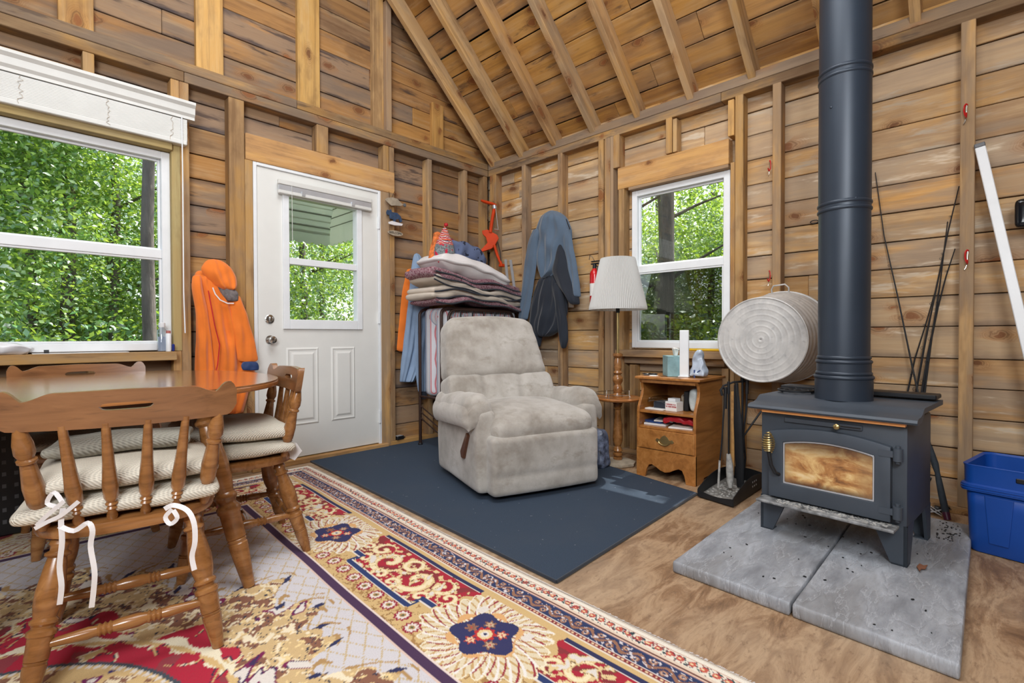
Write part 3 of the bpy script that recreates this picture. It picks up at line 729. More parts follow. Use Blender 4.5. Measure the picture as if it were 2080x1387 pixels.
# --- oriental rug, pattern painted per vertex
def C3(c): return np.array(lin(c)[:3])
def rug_colours(u, v):
    """u: metres in from the long edge, v: metres in from the far end"""
    n = len(u); col = np.zeros((n, 3))
    _g = np.random.default_rng(11).uniform(-1, 1, (512, 512))
    def vn(x, y):
        xi = np.floor(x).astype(int); yi = np.floor(y).astype(int); fx = x-xi; fy = y-yi; fx = fx*fx*(3-2*fx); fy = fy*fy*(3-2*fy)
        q = lambda i, j: _g[(xi+i) % 512, (yi+j) % 512]
        return (q(0, 0)*(1-fx)+q(1, 0)*fx)*(1-fy)+(q(0, 1)*(1-fx)+q(1, 1)*fx)*fy
    def hashn(x, y, k):
        f = k/1.55; wx = x+.35/f*np.sin(y*f*2.1+k); wy = y+.35/f*np.sin(x*f*1.9+k*.7)
        return 1.25*vn(wx*f+k, wy*f+k*1.7)+.3*vn(wx*f*2.3+9, wy*f*2.3+k)
    CR, GO, GD, RD, RD2, NV, PU, BR, WH, BG = [C3(c) for c in ((206, 196, 184), (208, 176, 122), (176, 138, 84), (168, 30, 52), (134, 44, 50), (40, 44, 84), (70, 44, 78), (136, 92, 72), (222, 214, 206), (226, 206, 170))]
    s = np.minimum(u, v); t = np.where(u <= v, v, u)
    def put(mask, c): col[mask] = c
    def sel(m, a, b): return np.where(m[:, None], a, b)
    # field: pale ground with gold trellis
    col[:] = C3((206, 202, 206)); g = .0605
    dd1 = np.abs(((u+v*.62)/g) % 1-.5); dd2 = np.abs(((u-v*.62)/g) % 1-.5)
    bead = .5+.5*np.sin(u*520)*np.sin(v*470)
    put((np.maximum(dd1, dd2) > .455) & (bead > .18), C3((196, 172, 128)))
    # central red medallion and leafy scroll frame
    mx, my = 1.66, 2.10
    du = u-mx; dv = v-my; ang = np.arctan2(dv, du)
    rr = np.sqrt((du/.90)**2+(np.abs(dv)/1.11)**2)
    lob = .055*np.cos(8*ang)+.035*np.cos(16*ang+.6)+.03*np.sin(27*ang)
    r0 = rr+lob
    leaf = hashn(u, v, 44); leaf2 = hashn(v+.3, u, 71); leaf3 = hashn(u-.2, v+.9, 120)
    fringe = .05*np.abs(np.sin(34*ang))+.05*np.abs(np.sin(13*ang+1))
    ring = (r0 < .98+fringe) & (r0 > .80-.04*np.abs(np.sin(15*ang)))
    put(ring, C3((206, 176, 128)))
    put(ring & (leaf > .25), BR); put(ring & (leaf > .10) & (leaf < .2), C3((232, 216, 184))); put(ring & (leaf2 > .62), C3((236, 222, 192)))
    put(ring & (np.abs(leaf2) < .055), C3((40, 44, 66))); put(ring & (leaf3 > .80), C3((232, 206, 150)))
    fv = hashn(v+.7, u+.2, 21); put(ring & (fv > .86), C3((120, 26, 78))); put(ring & (fv > .90) & (leaf2 > .1), C3((60, 40, 84))); put(ring & (fv > .975), WH)
    tip = (r0 >= .98+fringe) & (r0 < 1.05+fringe) & (np.sin(70*ang+9*np.sin(r0*22)) > .72); put(tip, C3((176, 140, 92)))
    tip2 = (r0 >= .98+fringe) & (r0 < 1.02+fringe) & (np.sin(54*ang) > .86); put(tip2, NV)
    inner = r0 <= .80-.04*np.abs(np.sin(15*ang))
    put(inner, C3((176, 28, 56)))
    put(inner & (hashn(u, v, 26) > .55), C3((146, 56, 66)))
    sc = hashn(u+.1, v, 23); put(inner & (np.abs(sc) < .16) & (r0 > .60) & (leaf > -.2), C3((232, 218, 188)))
    put(inner & (np.abs(sc) < .05) & (r0 > .60), C3((206, 176, 120)))
    put(inner & (np.abs(np.abs(sc)-.18) < .02) & (r0 > .60), C3((40, 44, 66)))
    rc = np.sqrt(du**2+(dv)**2)
    a2 = np.arctan2(dv, du)
    garl = inner & (np.abs(rc-.685+.012*np.sin(30*a2)) < .024*(.35+.65*np.abs(np.sin(15*a2)))); put(garl, C3((236, 226, 198)))
    put(inner & (np.abs(rc-.672) < .010*np.abs(np.sin(15*a2+.5))), C3((214, 180, 122)))
    disc = rc < .585
    put(disc, C3((212, 180, 126))); put((rc < .585) & (rc > .572), C3((66, 74, 84))); put((rc < .572) & (rc > .558) & (np.sin(150*a2) > -.2), WH)
    d2 = rc < .555
    put(d2 & (leaf > .35), BR); put(d2 & (leaf > .5) & (leaf2 > 0), C3((232, 214, 180)))
    vor = hashn(u, v, 30); put(d2 & (vor > .72), C3((116, 26, 86))); put(d2 & (vor > .93), WH); put(d2 & (hashn(v, u, 38) > .86), C3((60, 50, 110)))
    # ------- border
    B = s < .60
    put(B, GO)
    put(B & (s > .555), C3((226, 208, 200))); put(B & (s > .563), PU); put((s > .596) & (s < .602), C3((216, 190, 178)))
    # rosettes on gold with brown twigs
    P = 1.072; ph = (t-2.34+.5*P+.1) % P-.5*P      # 0 at medallion centre
    ph = ((t-2.36) % P); ph = np.where(ph > P/2, ph-P, ph)
    inb = B & (s > .215) & (s < .555)
    tw = hashn(t, s, 58); put(inb & (s > .43) & (np.abs(tw) < .10), C3((150, 112, 66))); put(inb & (s > .40) & (hashn(s, t, 95) > .75), C3((166, 126, 76)))
    # cartouche
    tc = np.abs(np.abs(ph)-P/2)                     # 0 at cartouche centre
    inner_edge = np.where(tc < .225, .445, .385)
    cart = B & (s > .222) & (s < inner_edge) & (tc < .335+.02*np.sin(s*60))
    wide = B & (s > .205) & (s < inner_edge+.020) & (tc < np.where(s < .235, .345, .30)+.0)
    edge1 = B & (s > .205) & (s <= .222) & (tc < .345)
    e_in = np.abs(s-inner_edge-.010) < .0115
    side = (np.abs(tc-.225) < .011) & (s > .385) & (s < .462)
    lines = B & (tc < .30) & (e_in | side)
    put(cart, RD); put(cart & (hashn(t, s, 33) > .5), RD2)
    put(edge1, NV); put(B & (s > .2215) & (s < .2265) & (tc < .34), WH)
    put(lines, C3((34, 54, 104))); put(B & (tc < .30) & (np.abs(s-inner_edge+.003) < .003), WH)
    put(B & (tc < .30) & (np.abs(s-inner_edge-.0235) < .003), WH)
    # scrolls inside cartouche: spirals mirrored about its centre
    for (cx, cy, R0, k, dr) in ((.10, .335, .085, 1, 0), (.215, .30, .055, -1, 1.), (.205, .395, .04, 1, 2.), (.0, .29, .05, -1, .4), (.29, .33, .04, 1, .8), (.04, .415, .04, 1, 1.4)):
        x = tc-cx; y = s-cy; rr_ = np.sqrt(x*x+y*y); aa = np.arctan2(y, x)*k+dr
        spiral = np.sin(aa-rr_/R0*7.0)
        m_ = cart & (rr_ < R0) & (spiral > -.05); put(m_, C3((222, 196, 144)))
        put(cart & (rr_ < R0) & (spiral > .55), C3((238, 222, 184)))
        put(cart & (rr_ < R0*1.18) & (rr_ > R0*.96) & (np.sin(aa*11) > .1), C3((222, 196, 144)))
    lf = hashn(t, s, 52); put(cart & (lf > .62), C3((222, 196, 144))); put(cart & (lf > .84), WH); put(cart & (np.abs(lf-.6) < .03), C3((120, 92, 60)))
    # feathered medallions
    x = ph; y = s-.372; rm = np.sqrt((x/1.12)**2+y*y); am = np.arctan2(y, x)
    fe = .026*np.abs(np.sin(13*am))+.014*np.sin(5*am+.5)
    wr = inb & (rm < .178+fe); put(wr, C3((222, 208, 178)))
    put(wr & (np.sin(42*am+rm*80) > .62), C3((196, 160, 106))); put(wr & (np.sin(26*am-rm*95) > .90), C3((150, 40, 60)))
    put(wr & (np.sin(31*am-rm*70) < -.78), C3((234, 228, 222)))
    put(inb & (rm > .178+fe) & (rm < .184+fe), C3((236, 226, 200)))
    wb = inb & (rm < .105+.012*np.sin(6*am+.8)); put(wb & (rm > .09), C3((218, 168, 112)))
    nb = inb & (rm < .094+.014*np.sin(5*am+1)); put(nb, C3((44, 46, 92)))
    for k_ in range(5):
        a_ = k_*1.2566+.5; cx, cy = .056*math.cos(a_), .050*math.sin(a_); rf = np.sqrt((x-cx)**2+(y-cy)**2); af = np.arctan2(y-cy, x-cx)
        pet = .018+.005*np.cos(6*af); put(inb & (rf < pet), [BR, C3((176, 64, 54)), C3((150, 104, 84))][k_ % 3]); put(inb & (rf < pet*.66), [C3((196, 170, 140)), C3((226, 196, 160)), BR][k_ % 3]); put(inb & (rf < .004), C3((190, 70, 60)))
    rf = np.sqrt(x*x+y*y); put(inb & (rf < .034+.004*np.cos(9*am)), C3((186, 44, 46))); put(inb & (rf < .024), C3((226, 200, 150))); put(inb & (rf < .014), WH); put(inb & (rf < .006), NV)
    put(inb & (np.abs(x) > .09) & (np.abs(x) < .12) & (np.abs(y+.085) < .02), WH)
    # small rosettes row near purple line
    for q in (-.36, -.27, -.45, .36, .27, .45, .535, -.535, .19, -.19):
        rx = ph-q; ry = s-(.50 if abs(q) > .22 else .515); rq = np.sqrt(rx*rx+ry*ry); aq = np.arctan2(ry, rx)
        ro = inb & (rq < .030+.003*np.cos(10*aq)); put(ro, C3((150, 28, 56))); put(inb & (rq < .021+.003*np.cos(10*aq)), C3((226, 214, 204))); put(inb & (rq < .011), GD); put(inb & (rq < .005), C3((60, 80, 60)))
    # thin stripes and navy running border
    put((s > .178) & (s < .186), C3((226, 214, 196)))
    put((s > .165) & (s < .178), RD2); put((s > .168) & (s < .175) & (np.sin(t*420) > 0), C3((230, 200, 160)))
    put((s > .160) & (s < .165), WH)
    nvb = (s > .104) & (s <= .160); put(nvb, C3((38, 52, 92)))
    vt = s-.132+.014*np.sin(t*2*np.pi/.088); put(nvb & (np.abs(vt) < .0065), C3((150, 106, 84)))
    p2 = (t/.044) % 1-.5; sg = np.where(((t/.044).astype(int)) % 2 == 0, 1, -1)
    rq = np.sqrt((p2*.044)**2+(s-.132-.011*sg)**2); put(nvb & (rq < .0125), C3((142, 96, 76))); put(nvb & (rq < .0085), C3((196, 160, 136))); put(nvb & (rq < .005), C3((38, 52, 92)))
    put(nvb & (hashn(t, s, 190) > .72), C3((214, 206, 210)))
    put((s > .074) & (s <= .104), C3((224, 204, 184))); put((s > .086) & (s < .091), C3((120, 76, 66))); put((s > .100) & (s <= .104), C3((70, 84, 120))); put((s > .095) & (s < .098), C3((206, 150, 130)))
    gb = (s > .032) & (s <= .074); put(gb, C3((232, 222, 206)))
    p3 = (t/.034) % 1-.5; r3 = np.sqrt((p3*.034)**2+(s-.052)**2); a3 = np.arctan2(s-.052, p3)
    put(gb & (np.abs(s-.052-.012*np.sin(t*2*np.pi/.034)) < .003), C3((60, 92, 92)))
    put(gb & (r3 < .0115+.002*np.cos(5*a3)), C3((196, 92, 76))); put(gb & (r3 < .005), C3((236, 206, 160)))
    put(gb & (hashn(t, s, 240) > .78), C3((150, 40, 56))); put(gb & (hashn(s, t, 260) > .8), C3((40, 60, 70)))
    put((s > .072) & (s < .0755), C3((188, 110, 96))); put((s > .030) & (s < .033), C3((206, 170, 150)))
    put(s <= .030, C3((236, 228, 214)))
    return col
def make_rug():
    ang = math.atan2(.150, 2.984)
    O = Vector((-1.905, -.165)); dv = Vector((-math.sin(ang), -math.cos(ang))); du = Vector((-math.cos(ang), math.sin(ang)))
    du = Vector((-1, .02)).normalized()
    us = np.concatenate([np.arange(0, .62, .0036), np.arange(.62, 1.75, .0055), np.arange(1.75, 3.2, .03)])
    vs_ = np.concatenate([np.arange(0, .9, .0085), np.arange(.9, 1.9, .0065), np.arange(1.9, 3.35, .0045), np.arange(3.35, 4.6, .05)])
    U, V = np.meshgrid(us, vs_); u = U.ravel(); v = V.ravel(); n, m = len(vs_), len(us)
    x = O.x+du.x*u+dv.x*v; y = O.y+du.y*u+dv.y*v
    # the pile is not perfectly flat and its edge wanders a little
    z = .014+.002*np.sin(v*5.1+.4)*np.sin(u*3.3)+.0012*np.sin(v*11+u*7); z = np.where(u < .012, z*.6, z); x = x+.010*np.sin(v*2.1+.5)*np.exp(-u*1.5)
    me = bpy.data.meshes.new('rug'); nv = n*m
    idx = np.arange(nv).reshape(n, m); a = idx[:-1, :-1].ravel(); b = idx[:-1, 1:].ravel(); c = idx[1:, 1:].ravel(); d = idx[1:, :-1].ravel()
    f = np.stack([a, d, c, b], 1)
    me.vertices.add(nv); me.vertices.foreach_set('co', np.stack([x, y, z], 1).ravel().astype(np.float32))
    me.loops.add(f.size); me.polygons.add(len(f)); me.loops.foreach_set('vertex_index', f.ravel().astype(np.int32))
    me.polygons.foreach_set('loop_start', np.arange(0, f.size, 4, dtype=np.int32)); me.polygons.foreach_set('loop_total', np.full(len(f), 4, dtype=np.int32))
    me.update(); me.polygons.foreach_set('use_smooth', [True]*len(f))
    ca = me.color_attributes.new('Col', 'FLOAT_COLOR', 'POINT'); cc = np.ones((nv, 4), dtype=np.float32); cc[:, :3] = rug_colours(u, v); ca.data.foreach_set('color', cc.ravel())
    me.materials.append(M['rug']); root = empty('oriental_rug', (0, 0, 0), label='ornate red, gold and cream oriental rug under the dining table', cat='rug')
    o = bpy.data.objects.new('pile', me); COL.objects.link(o); o.parent = root
    # backing gives it thickness
    q = [O+dv*0, O+du*3.15, O+du*3.15+dv*4.5, O+dv*4.5]
    MB().prism([(p.x, p.y, .001) for p in q], (0, 0, .0085)).build('backing', M['cream'], root)
    rn = random.Random(3); mb = MB(); vv = 0
    while vv < 3.4:
        p = O+dv*vv; wv = .010*math.sin(vv*2.1+.5); L = rn.uniform(.003, .012); z0 = .008
        mb.add([(p.x+wv-.004, p.y-.003, z0+.004), (p.x+wv-.004, p.y+.003, z0+.004), (p.x+wv+L, p.y+.001+rn.uniform(-.004, .004), z0-.001), (p.x+wv+L*.9, p.y-.002, z0)], [(0, 1, 2, 3)]); vv += .0045
    o = mb.build('edge_fringe', M['white_cloth'], root); o['kind'] = 'stuff'
make_rug()

# --- hearth pavers
def paver(x0, y0, x1, y1, skew, label):
    def fn(p, u):
        if u[2] > .5: p.z += .0022*nz((p.x*1.2, p.y*3, 0), 6, int(abs(y0)*10))+.0014*nz((p.x, p.y*2.4, 0), 17, 4)
        p.x += skew*p.y; return p
    o = soft('hearth_paver', (x1-x0, y1-y0, .045), .008, M['slate'], None, ((x0+x1)/2, (y0+y1)/2, .0235), (0, 0, 0), (60, 24, 3), fn, 0)
    return tag(o, label, 'paver')
paver(-1.615, -3.157, -.50, -2.735, .06, 'grey slate-textured paver under the left half of the stove')
paver(-1.64, -3.575, -.30, -3.163, .06, 'grey slate-textured paver beside the blue tote, under the stove')
paver(-.478, -3.157, -.02, -2.745, .0, 'grey slate-textured paver against the wall behind the stove')

# ================================================================== RECLINER
F0 = Vector((-1.235, -1.81, 0)); rz = math.atan2(-.333, .943)
rec = empty('recliner', F0, rz, 'worn taupe microsuede recliner with padded roll arms on the navy mat', 'armchair')
SU = M['suede']
def crumple(a, s, seed): 
    def f(p, u): 
        d = nz(p, s, seed)*a; n_ = Vector(p); n_.normalize(); return p+n_*d
    return f
# body and skirt
soft('base', (.70, .62, .36), .04, SU, rec, (0, .42, .235), n=(10, 10, 8), fn=crumple(.006, 6, 1))
def foot_fn(p, u):
    p = p+Vector((0, -.012*math.cos(u[0]*1.57)*(u[1] < 0), 0))
    zz = p.z+.06
    p.y -= -.010*math.exp(-((zz-.0)/.012)**2) if u[1] < .2 else 0
    if u[1] < 0: p.y += .004*math.sin(u[0]*21+2*nz(p, 5, 4))*(.4+.6*u[2])*abs(u[0])
    return p
soft('footrest', (.715, .13, .335), .035, SU, rec, (0, .065, .205), n=(36, 6, 24), fn=foot_fn)
def seat_fn(p, u):
    c = (1-u[0]**2)*(1-u[1]**2); p.z += (.035*c if u[2] > 0 else 0)+.006*nz(p, 7, 2)
    if u[1] < -.1: p.z -= .018*(-u[1]-.1)**2*(1 if u[2] > 0 else .2)
    p.y += .006*nz(p, 9, 5); return p
soft('seat_cushion', (.665, .66, .155), .065, SU, rec, (.0, .335, .415), (R(2.5), 0, 0), (24, 22, 10), seat_fn)
for sx in (-1, 1):
    def panel_fn(p, u, sx=sx):
        p.x += .010*(1-u[2]**2)*u[0]+.004*nz(p, 8, 6); return p
    soft('arm_panel', (.115, .70, .47), .035, SU, rec, (sx*.350, .435, .275), n=(6, 16, 12), fn=panel_fn)
    def pad_fn(p, u, sx=sx):
        # puffed cylinder roll, front end bunched, drooping outward
        f = max(0, -u[1]); p.z += -.030*max(0, sx*u[0])**2+.006*nz(p, 9, 8)
        p.x += sx*.018*max(0, sx*u[0])*(1-u[2])*.5
        if u[1] < -.6: 
            k = (-u[1]-.6)/.4; p.z -= .035*k*k; p.x += .004*math.sin(p.z*120)*k
        p.z += .004*math.sin(p.y*34+sx)*max(0, u[2])
        return p
    ap = soft('arm_pad', (.185, .66, .165), .075, SU, rec, (sx*.383, .425, .500), (R(-4), R(sx*9), 0), (16, 26, 14), pad_fn)
# back: tilted group
tb = Matrix.Translation((-.035, .60, .46)) @ Matrix.Rotation(R(-17), 4, 'X')
def backpart(name, size, r, c, n, fn):
    o = soft(name, size, r, SU, rec, n=n, fn=fn); o.matrix_local = tb @ Matrix.Translation(c); return o
def up_fn(p, u):
    tw = 1-.15*(u[2]*.5+.5)**1.3; p.x = p.x*tw-.02*(u[2]*.5+.5)
    if u[1] < 0: p.y -= .022*(1-u[0]**2)*(1-u[2]**2)
    p.z += .020*(1-u[0]**2)*(u[2] > .3)*u[2]
    p.y += .008*nz(p, 6, 11)+.004*math.sin(p.z*60+4*p.x)*(abs(u[0]) > .5); return p
backpart('back_pillow', (.75, .215, .435), .07, (0, 0, .380), (28, 10, 24), up_fn)
backpart('back_shell', (.66, .13, .62), .05, (0, .09, .26), (10, 6, 12), crumple(.004, 6, 3))
def lo_fn(p, u):
    p.x *= 1+.05*(1-u[2])*.5
    g = abs(abs(p.x)-.135); gr = math.exp(-(g/.018)**2)
    if u[1] < 0:
        p.y -= .022*(1-u[2]**2); p.y += .026*gr
        p.y += .007*math.sin(p.x*52+3*nz(p, 6, 2))*max(0, -u[2]-.1)+.006*nz(p, 12, 4)
    return p
backpart('lumbar_pillow', (.755, .205, .29), .040, (0, -.008, .060), (48, 10, 24), lo_fn)
soft('apron', (.60, .04, .09), .015, SU, rec, (0, .64, .50), n=(8, 4, 4))
mb = MB(); A = Vector((-.412, .20, .26))
mb.prism([(A.x, A.y-.02, A.z+.10), (A.x, A.y+.005, A.z+.115), (A.x, A.y+.10, A.z-.01), (A.x, A.y+.085, A.z-.045), (A.x, A.y+.05, A.z-.045)], (-.022, 0, 0))
mb.build('recline_lever', M['dark_wood'], rec, bevel=.006)
MB().box2((-.30, .10, .014), (.30, .70, .06)).build('swivel_base', M['black_metal'], rec)

# ================================================================== WOOD STOVE
SO = Vector((-1.025, -3.14, 0)); slx = Vector((-.092, -.996, 0)).normalized(); sly = Vector((.996, -.092, 0)).normalized()
srz = math.atan2(slx.y, slx.x)
stove = empty('wood_stove', SO, srz, 'charcoal wood stove with glass door standing on the slate pavers', 'stove')
MS = M['stove']
zb, zt = .19, .595; hw = .268; dp = .43
MB().box2((-hw, 0, zb), (hw, dp, zt), bev=0).build('firebox', MS, stove, bevel=.012, smooth=True)
topp = [(-.050, .596), (-.056, .604), (-.050, .614), (-.030, .619), (.005, .620), (.035, .627), (.055, .640), (.075, .648), (.44, .648), (.44, .628), (.07, .628), (.03, .60), (-.03, .594)]
MB().prism([(-.305, y, z) for y, z in topp], (.61, 0, 0)).build('top_plate', MS, stove, smooth=True, auto=30)
MB().box2((-.250, -.036, .583), (.266, -.012, .597)).build('copper_strip', M['copper'], stove)
MB().box2((-.31, .33, .655), (.30, .44, .675), bev=.004).build('rear_shelf', M['black_metal'], stove)
# legs
for sx in (-1, 1):
    for y0, dy in ((.0, 1), (dp, -1)):
        mb = MB(); t = .006
        mb.prism([(sx*hw, y0, 0.046), (sx*hw, y0, zb+.01), (sx*(hw-.115), y0, zb+.01), (sx*(hw-.05), y0, .046)], (0, dy*t*2, 0))
        mb.prism([(sx*hw, y0, 0.046), (sx*hw, y0, zb+.01), (sx*hw, y0+dy*.115, zb+.01), (sx*hw, y0+dy*.05, .046)], (-sx*t*2, 0, 0))
        mb.box2((sx*hw, y0, .046), (sx*(hw-.05), y0+dy*.05, .052)); mb.build('leg', MS, stove)
# door: raised slab with arched top, window opening
def arch(x0, x1, z0, z1, rise, n=14, cut=0):
    pts = [(x0, z0), (x1, z0)]
    for i in range(n+1):
        t = i/n; x = x1+(x0-x1)*t; pts.append((x, z1+rise*(1-(2*t-1)**2)))
    return pts
def slabhole(name, outer, inner, y0, y1, mat, par):
    n = len(outer); vs = []; fs = []
    for y in (y0, y1):
        vs += [(x, y, z) for x, z in outer]; vs += [(x, y, z) for x, z in inner]
    for i in range(n):
        j = (i+1) % n
        fs += [(i, j, n+j, n+i), (2*n+i, 3*n+i, 3*n+j, 2*n+j), (i, 2*n+i, 2*n+j, j), (n+i, n+j, 3*n+j, 3*n+i)]
    return MB().add(vs, fs).build(name, mat, par, smooth=True, bevel=.005, auto=30)
dOut = arch(-.222, .222, .212, .500, .030); dIn = arch(-.163, .170, .278, .458, .022)
door = slabhole('door', dOut, dIn, -.034, 0, MS, stove)
gIn = arch(-.157, .164, .284, .452, .021)
slabhole('gasket', dIn, gIn, -.028, -.022, M['silver'], door)
def stove_glass():
    m, nt, b = newmat('sooty_glass'); n = N(nt); p = n.obj(); s = n.sep(p)
    f = n.noise(n.vm('MULTIPLY', p, (5, 1, 9)), 1.5, 5, .6, 1.2); sm_ = n.noise(p, 14, 5, .65, .6)
    v = n.m('ADD', n.m('MULTIPLY', f, .7), n.m('MULTIPLY', sm_, .3))
    c = n.ramp(v, [(.32, lin((90, 56, 36))), (.45, lin((176, 122, 70))), (.55, lin((216, 178, 118))), (.66, lin((236, 214, 170)))])
    top = n.sstep(s[2], .395, .46); c = n.mix(n.m('MULTIPLY', top, .75), c, lin((58, 44, 40)))
    bot = n.sstep(s[2], .31, .285); c = n.mix(n.m('MULTIPLY', bot, .8), c, lin((60, 36, 28)))
    rt = n.sstep(n.m('ABSOLUTE', n.m('ADD', s[0], .01)), .10, .15); c = n.mix(n.m('MULTIPLY', rt, .45), c, lin((150, 116, 80)))
    n.set(b.inputs['Base Color'], c); b.inputs['Roughness'].default_value = .18; b.inputs['Coat Weight'].default_value = .5; return m
gl = arch(-.159, .166, .282, .454, .021)
MB().prism([(x, -.022, z) for x, z in gl], (0, .008, 0)).build('soot_stained_glass', stove_glass(), door)['label'] = 'brown soot-stained glass pane'
# handle with coil grip
hx = -.205; hnd = MB().tube([(hx+.028, -.036, .315), (hx+.022, -.06, .325), (hx+.008, -.070, .36), (hx, -.074, .42)], .008, 10).build('handle', M['black_metal'], door, True)
pts = []; 
for i in range(121):
    t = i/120; a = t*2*math.pi*9; r_ = .006+.019*math.sin(math.pi*min(1, (t*.92+.10)))**.8
    pts.append((hx+math.cos(a)*r_, -.076+math.sin(a)*r_, .415+t*.088))
MB().tube(pts, .0028, 6).build('coil_grip', M['brass'], door, True)
for z in (.255, .475):
    MB().tube([(.244, -.030, z-.024), (.244, -.030, z+.024)], .016, 14).tube([(.244, -.030, z-.034), (.244, -.030, z+.034)], .008, 10).box2((.185, -.036, z-.012), (.244, -.02, z+.012)).build('hinge', MS, stove, True)
MB().box2((-.165, -.010, .545), (.125, 0, .565), bev=.002).box2((.055, -.012, .552), (.118, -.008, .558)).build('air_control_panel', MS, stove)
MB().box2((.052, -.0125, .5525), (.12, -.0105, .557)).build('air_slot', M['black_plastic'], stove)
MB().tube([(.045, -.010, .556), (.045, -.038, .556)], .005, 8).lathe((.045, -.034, .556), [(0, 0), (.009, .001), (.012, .006), (.011, .013), (.005, .017), (0, .017)], 16, (0, -1, 0)).build('air_knob', M['brass'], stove, True)
def lip_fn(p, u): p.z += .002*nz(p, 30, 3)*(u[2] > 0); return p
lp = soft('ash_lip', (.50, .085, .012), .004, M['ledge'], stove, (-.005, -.045, .196), n=(40, 10, 3), fn=lip_fn, sub=0)
rn = random.Random(5); mb = MB()
for i in range(170):
    x = rn.uniform(-.18, .22); y = -.047+rn.uniform(-.03, .03); s_ = rn.uniform(.003, .009)
    mb.box((x, y, .203), (s_*1.4, s_, s_*.35), Matrix.Rotation(rn.uniform(0, 3), 3, 'Z'))
mb.build('ash_crumbs', M['ash'], stove)['kind'] = 'stuff'
# flue
PC = Vector((-.855, -3.165, 0))
flue = empty('stove_pipe', (PC.x, PC.y, .645), label='tall matte charcoal stovepipe rising from the wood stove', cat='pipe')
def pipe_section(z0, z1, r, name='pipe_section', beads=()):
    pr = [(r, z0-.645)]
    for b_ in beads:
        for dz, dr in ((-.008, 0), (-.004, .004), (0, .0045), (.004, .004), (.008, 0)): pr.append((r+dr, b_+dz-.645))
    pr.append((r, z1-.645))
    return MB().lathe((0, 0, 0), pr, 48).build(name, M['pipe'], flue, True)
rp = .0965
pipe_section(.648, .755, .108, 'collar', (.745, )); pipe_section(.755, .82, .101, beads=(.762, .812)); pipe_section(.82, 1.46, rp, beads=(.83,))
pipe_section(1.46, 2.03, rp+.001, beads=(1.468, 1.495)); pipe_section(2.03, 2.66, rp, beads=(2.038, 2.066)); pipe_section(2.66, 3.27, rp+.001, beads=(2.67,))
for a, z in ((215, 1.50), (160, 1.9), (200, 2.5), (222, .70), (188, .70)): MB().lathe((math.cos(R(a))*rp, math.sin(R(a))*rp, z-.645), [(0, .006), (.005, .003), (.005, -.002)], 8, (math.cos(R(a)), math.sin(R(a)), 0)).build('screw', M['pipe'], flue)
# black trivet on stove top
tv = empty('iron_trivet', (-.74, -2.95, .650), label='black cast-iron trivet lying on the stove top beside the pipe', cat='trivet')
mb = MB(); mb.tube([(.085*math.cos(a), .075*math.sin(a), .012) for a in [i*2*math.pi/28 for i in range(28)]], .005, 6, closed=True)
mb.tube([(.035*math.cos(a), .03*math.sin(a), .012) for a in [i*2*math.pi/16 for i in range(16)]], .004, 6, closed=True)
mb.build('ring', M['black_metal'], tv, True)
for i in range(6):
    a = i*math.pi/3; MB().tube([(.033*math.cos(a), .028*math.sin(a), .012), (.06*math.cos(a+.3), .055*math.sin(a+.3), .014), (.084*math.cos(a+.1), .074*math.sin(a+.1), .012)], .0045, 6).build('scroll', M['black_metal'], tv, True)
for i in range(3):
    a = i*2.09+.4; MB().tube([(.08*math.cos(a), .07*math.sin(a), .012), (.082*math.cos(a), .072*math.sin(a), 0)], .005, 6).build('foot', M['black_metal'], tv)

# ================================================================== DINING TABLE
def lathe_prof(kind):
    if kind == 'leg':   # top to foot
        return [(0, .016), (.03, .02), (.06, .024), (.075, .019), (.10, .019), (.115, .028), (.13, .028), (.145, .020), (.20, .024), (.34, .031), (.42, .030), (.50, .024), (.515, .030), (.53, .030), (.545, .024), (.56, .024), (.575, .031), (.60, .031), (.61, .027), (.74, .025), (.745, .0225), (.75, .025), (.765, .0225), (.77, .025), (.80, .0245), (.90, .020), (1, .015)]
    if kind == 'spindle':  # bottom to top
        return [(0, .009), (.06, .013), (.13, .011), (.15, .015), (.17, .011), (.19, .015), (.21, .011), (.26, .017), (.38, .0185), (.6, .014), (1, .0095)]
    if kind == 'post':
        return [(0, .012), (.06, .016), (.13, .013), (.15, .018), (.17, .013), (.19, .018), (.21, .014), (.27, .021), (.42, .023), (.64, .016), (.655, .021), (.675, .021), (.69, .016), (.74, .022), (.82, .021), (.93, .014), (1, .008)]
    if kind == 'rung':
        return [(0, .009), (.12, .012), (.26, .016), (.31, .013), (.325, .018), (.34, .013), (.355, .018), (.37, .013), (.385, .018), (.4, .014), (.45, .018), (.55, .018), (.6, .014), (.615, .018), (.63, .013), (.645, .018), (.66, .013), (.675, .018), (.69, .013), (.74, .016), (.88, .012), (1, .009)]
def laminate():
    m, nt, b = newmat('gloss_laminate'); n = N(nt); p = n.obj()
    g = n.noise(n.vm('MULTIPLY', p, (1.3, 16, 1)), 1.4, 6, .6, .9)
    c = n.ramp(g, [(.3, lin((120, 80, 50))), (.5, lin((156, 110, 72))), (.7, lin((178, 132, 92)))])
    n.set(b.inputs['Base Color'], c); b.inputs['Roughness'].default_value = .16; b.inputs['Specular IOR Level'].default_value = .5
    b.inputs['Coat Weight'].default_value = 1; b.inputs['Coat Roughness'].default_value = .16; b.inputs['Coat IOR'].default_value = 1.45; return m
TC = Vector((-3.18, -1.02)); TA, TB, TZ = .67, .70, .745
tab = empty('dining_table', (TC.x, TC.y, .0), 0, 'glossy wood-grain laminate dining table with turned splayed legs', 'table')
def tout(sc=1.0, n=72):
    pts = []
    for i in range(n):
        a = 2*math.pi*i/n; ca, sa = math.cos(a), math.sin(a); e = 2/2.35
        pts.append((math.copysign(abs(ca)**e, ca)*TA*sc, math.copysign(abs(sa)**e, sa)*TB*sc))
    return pts
po = tout()
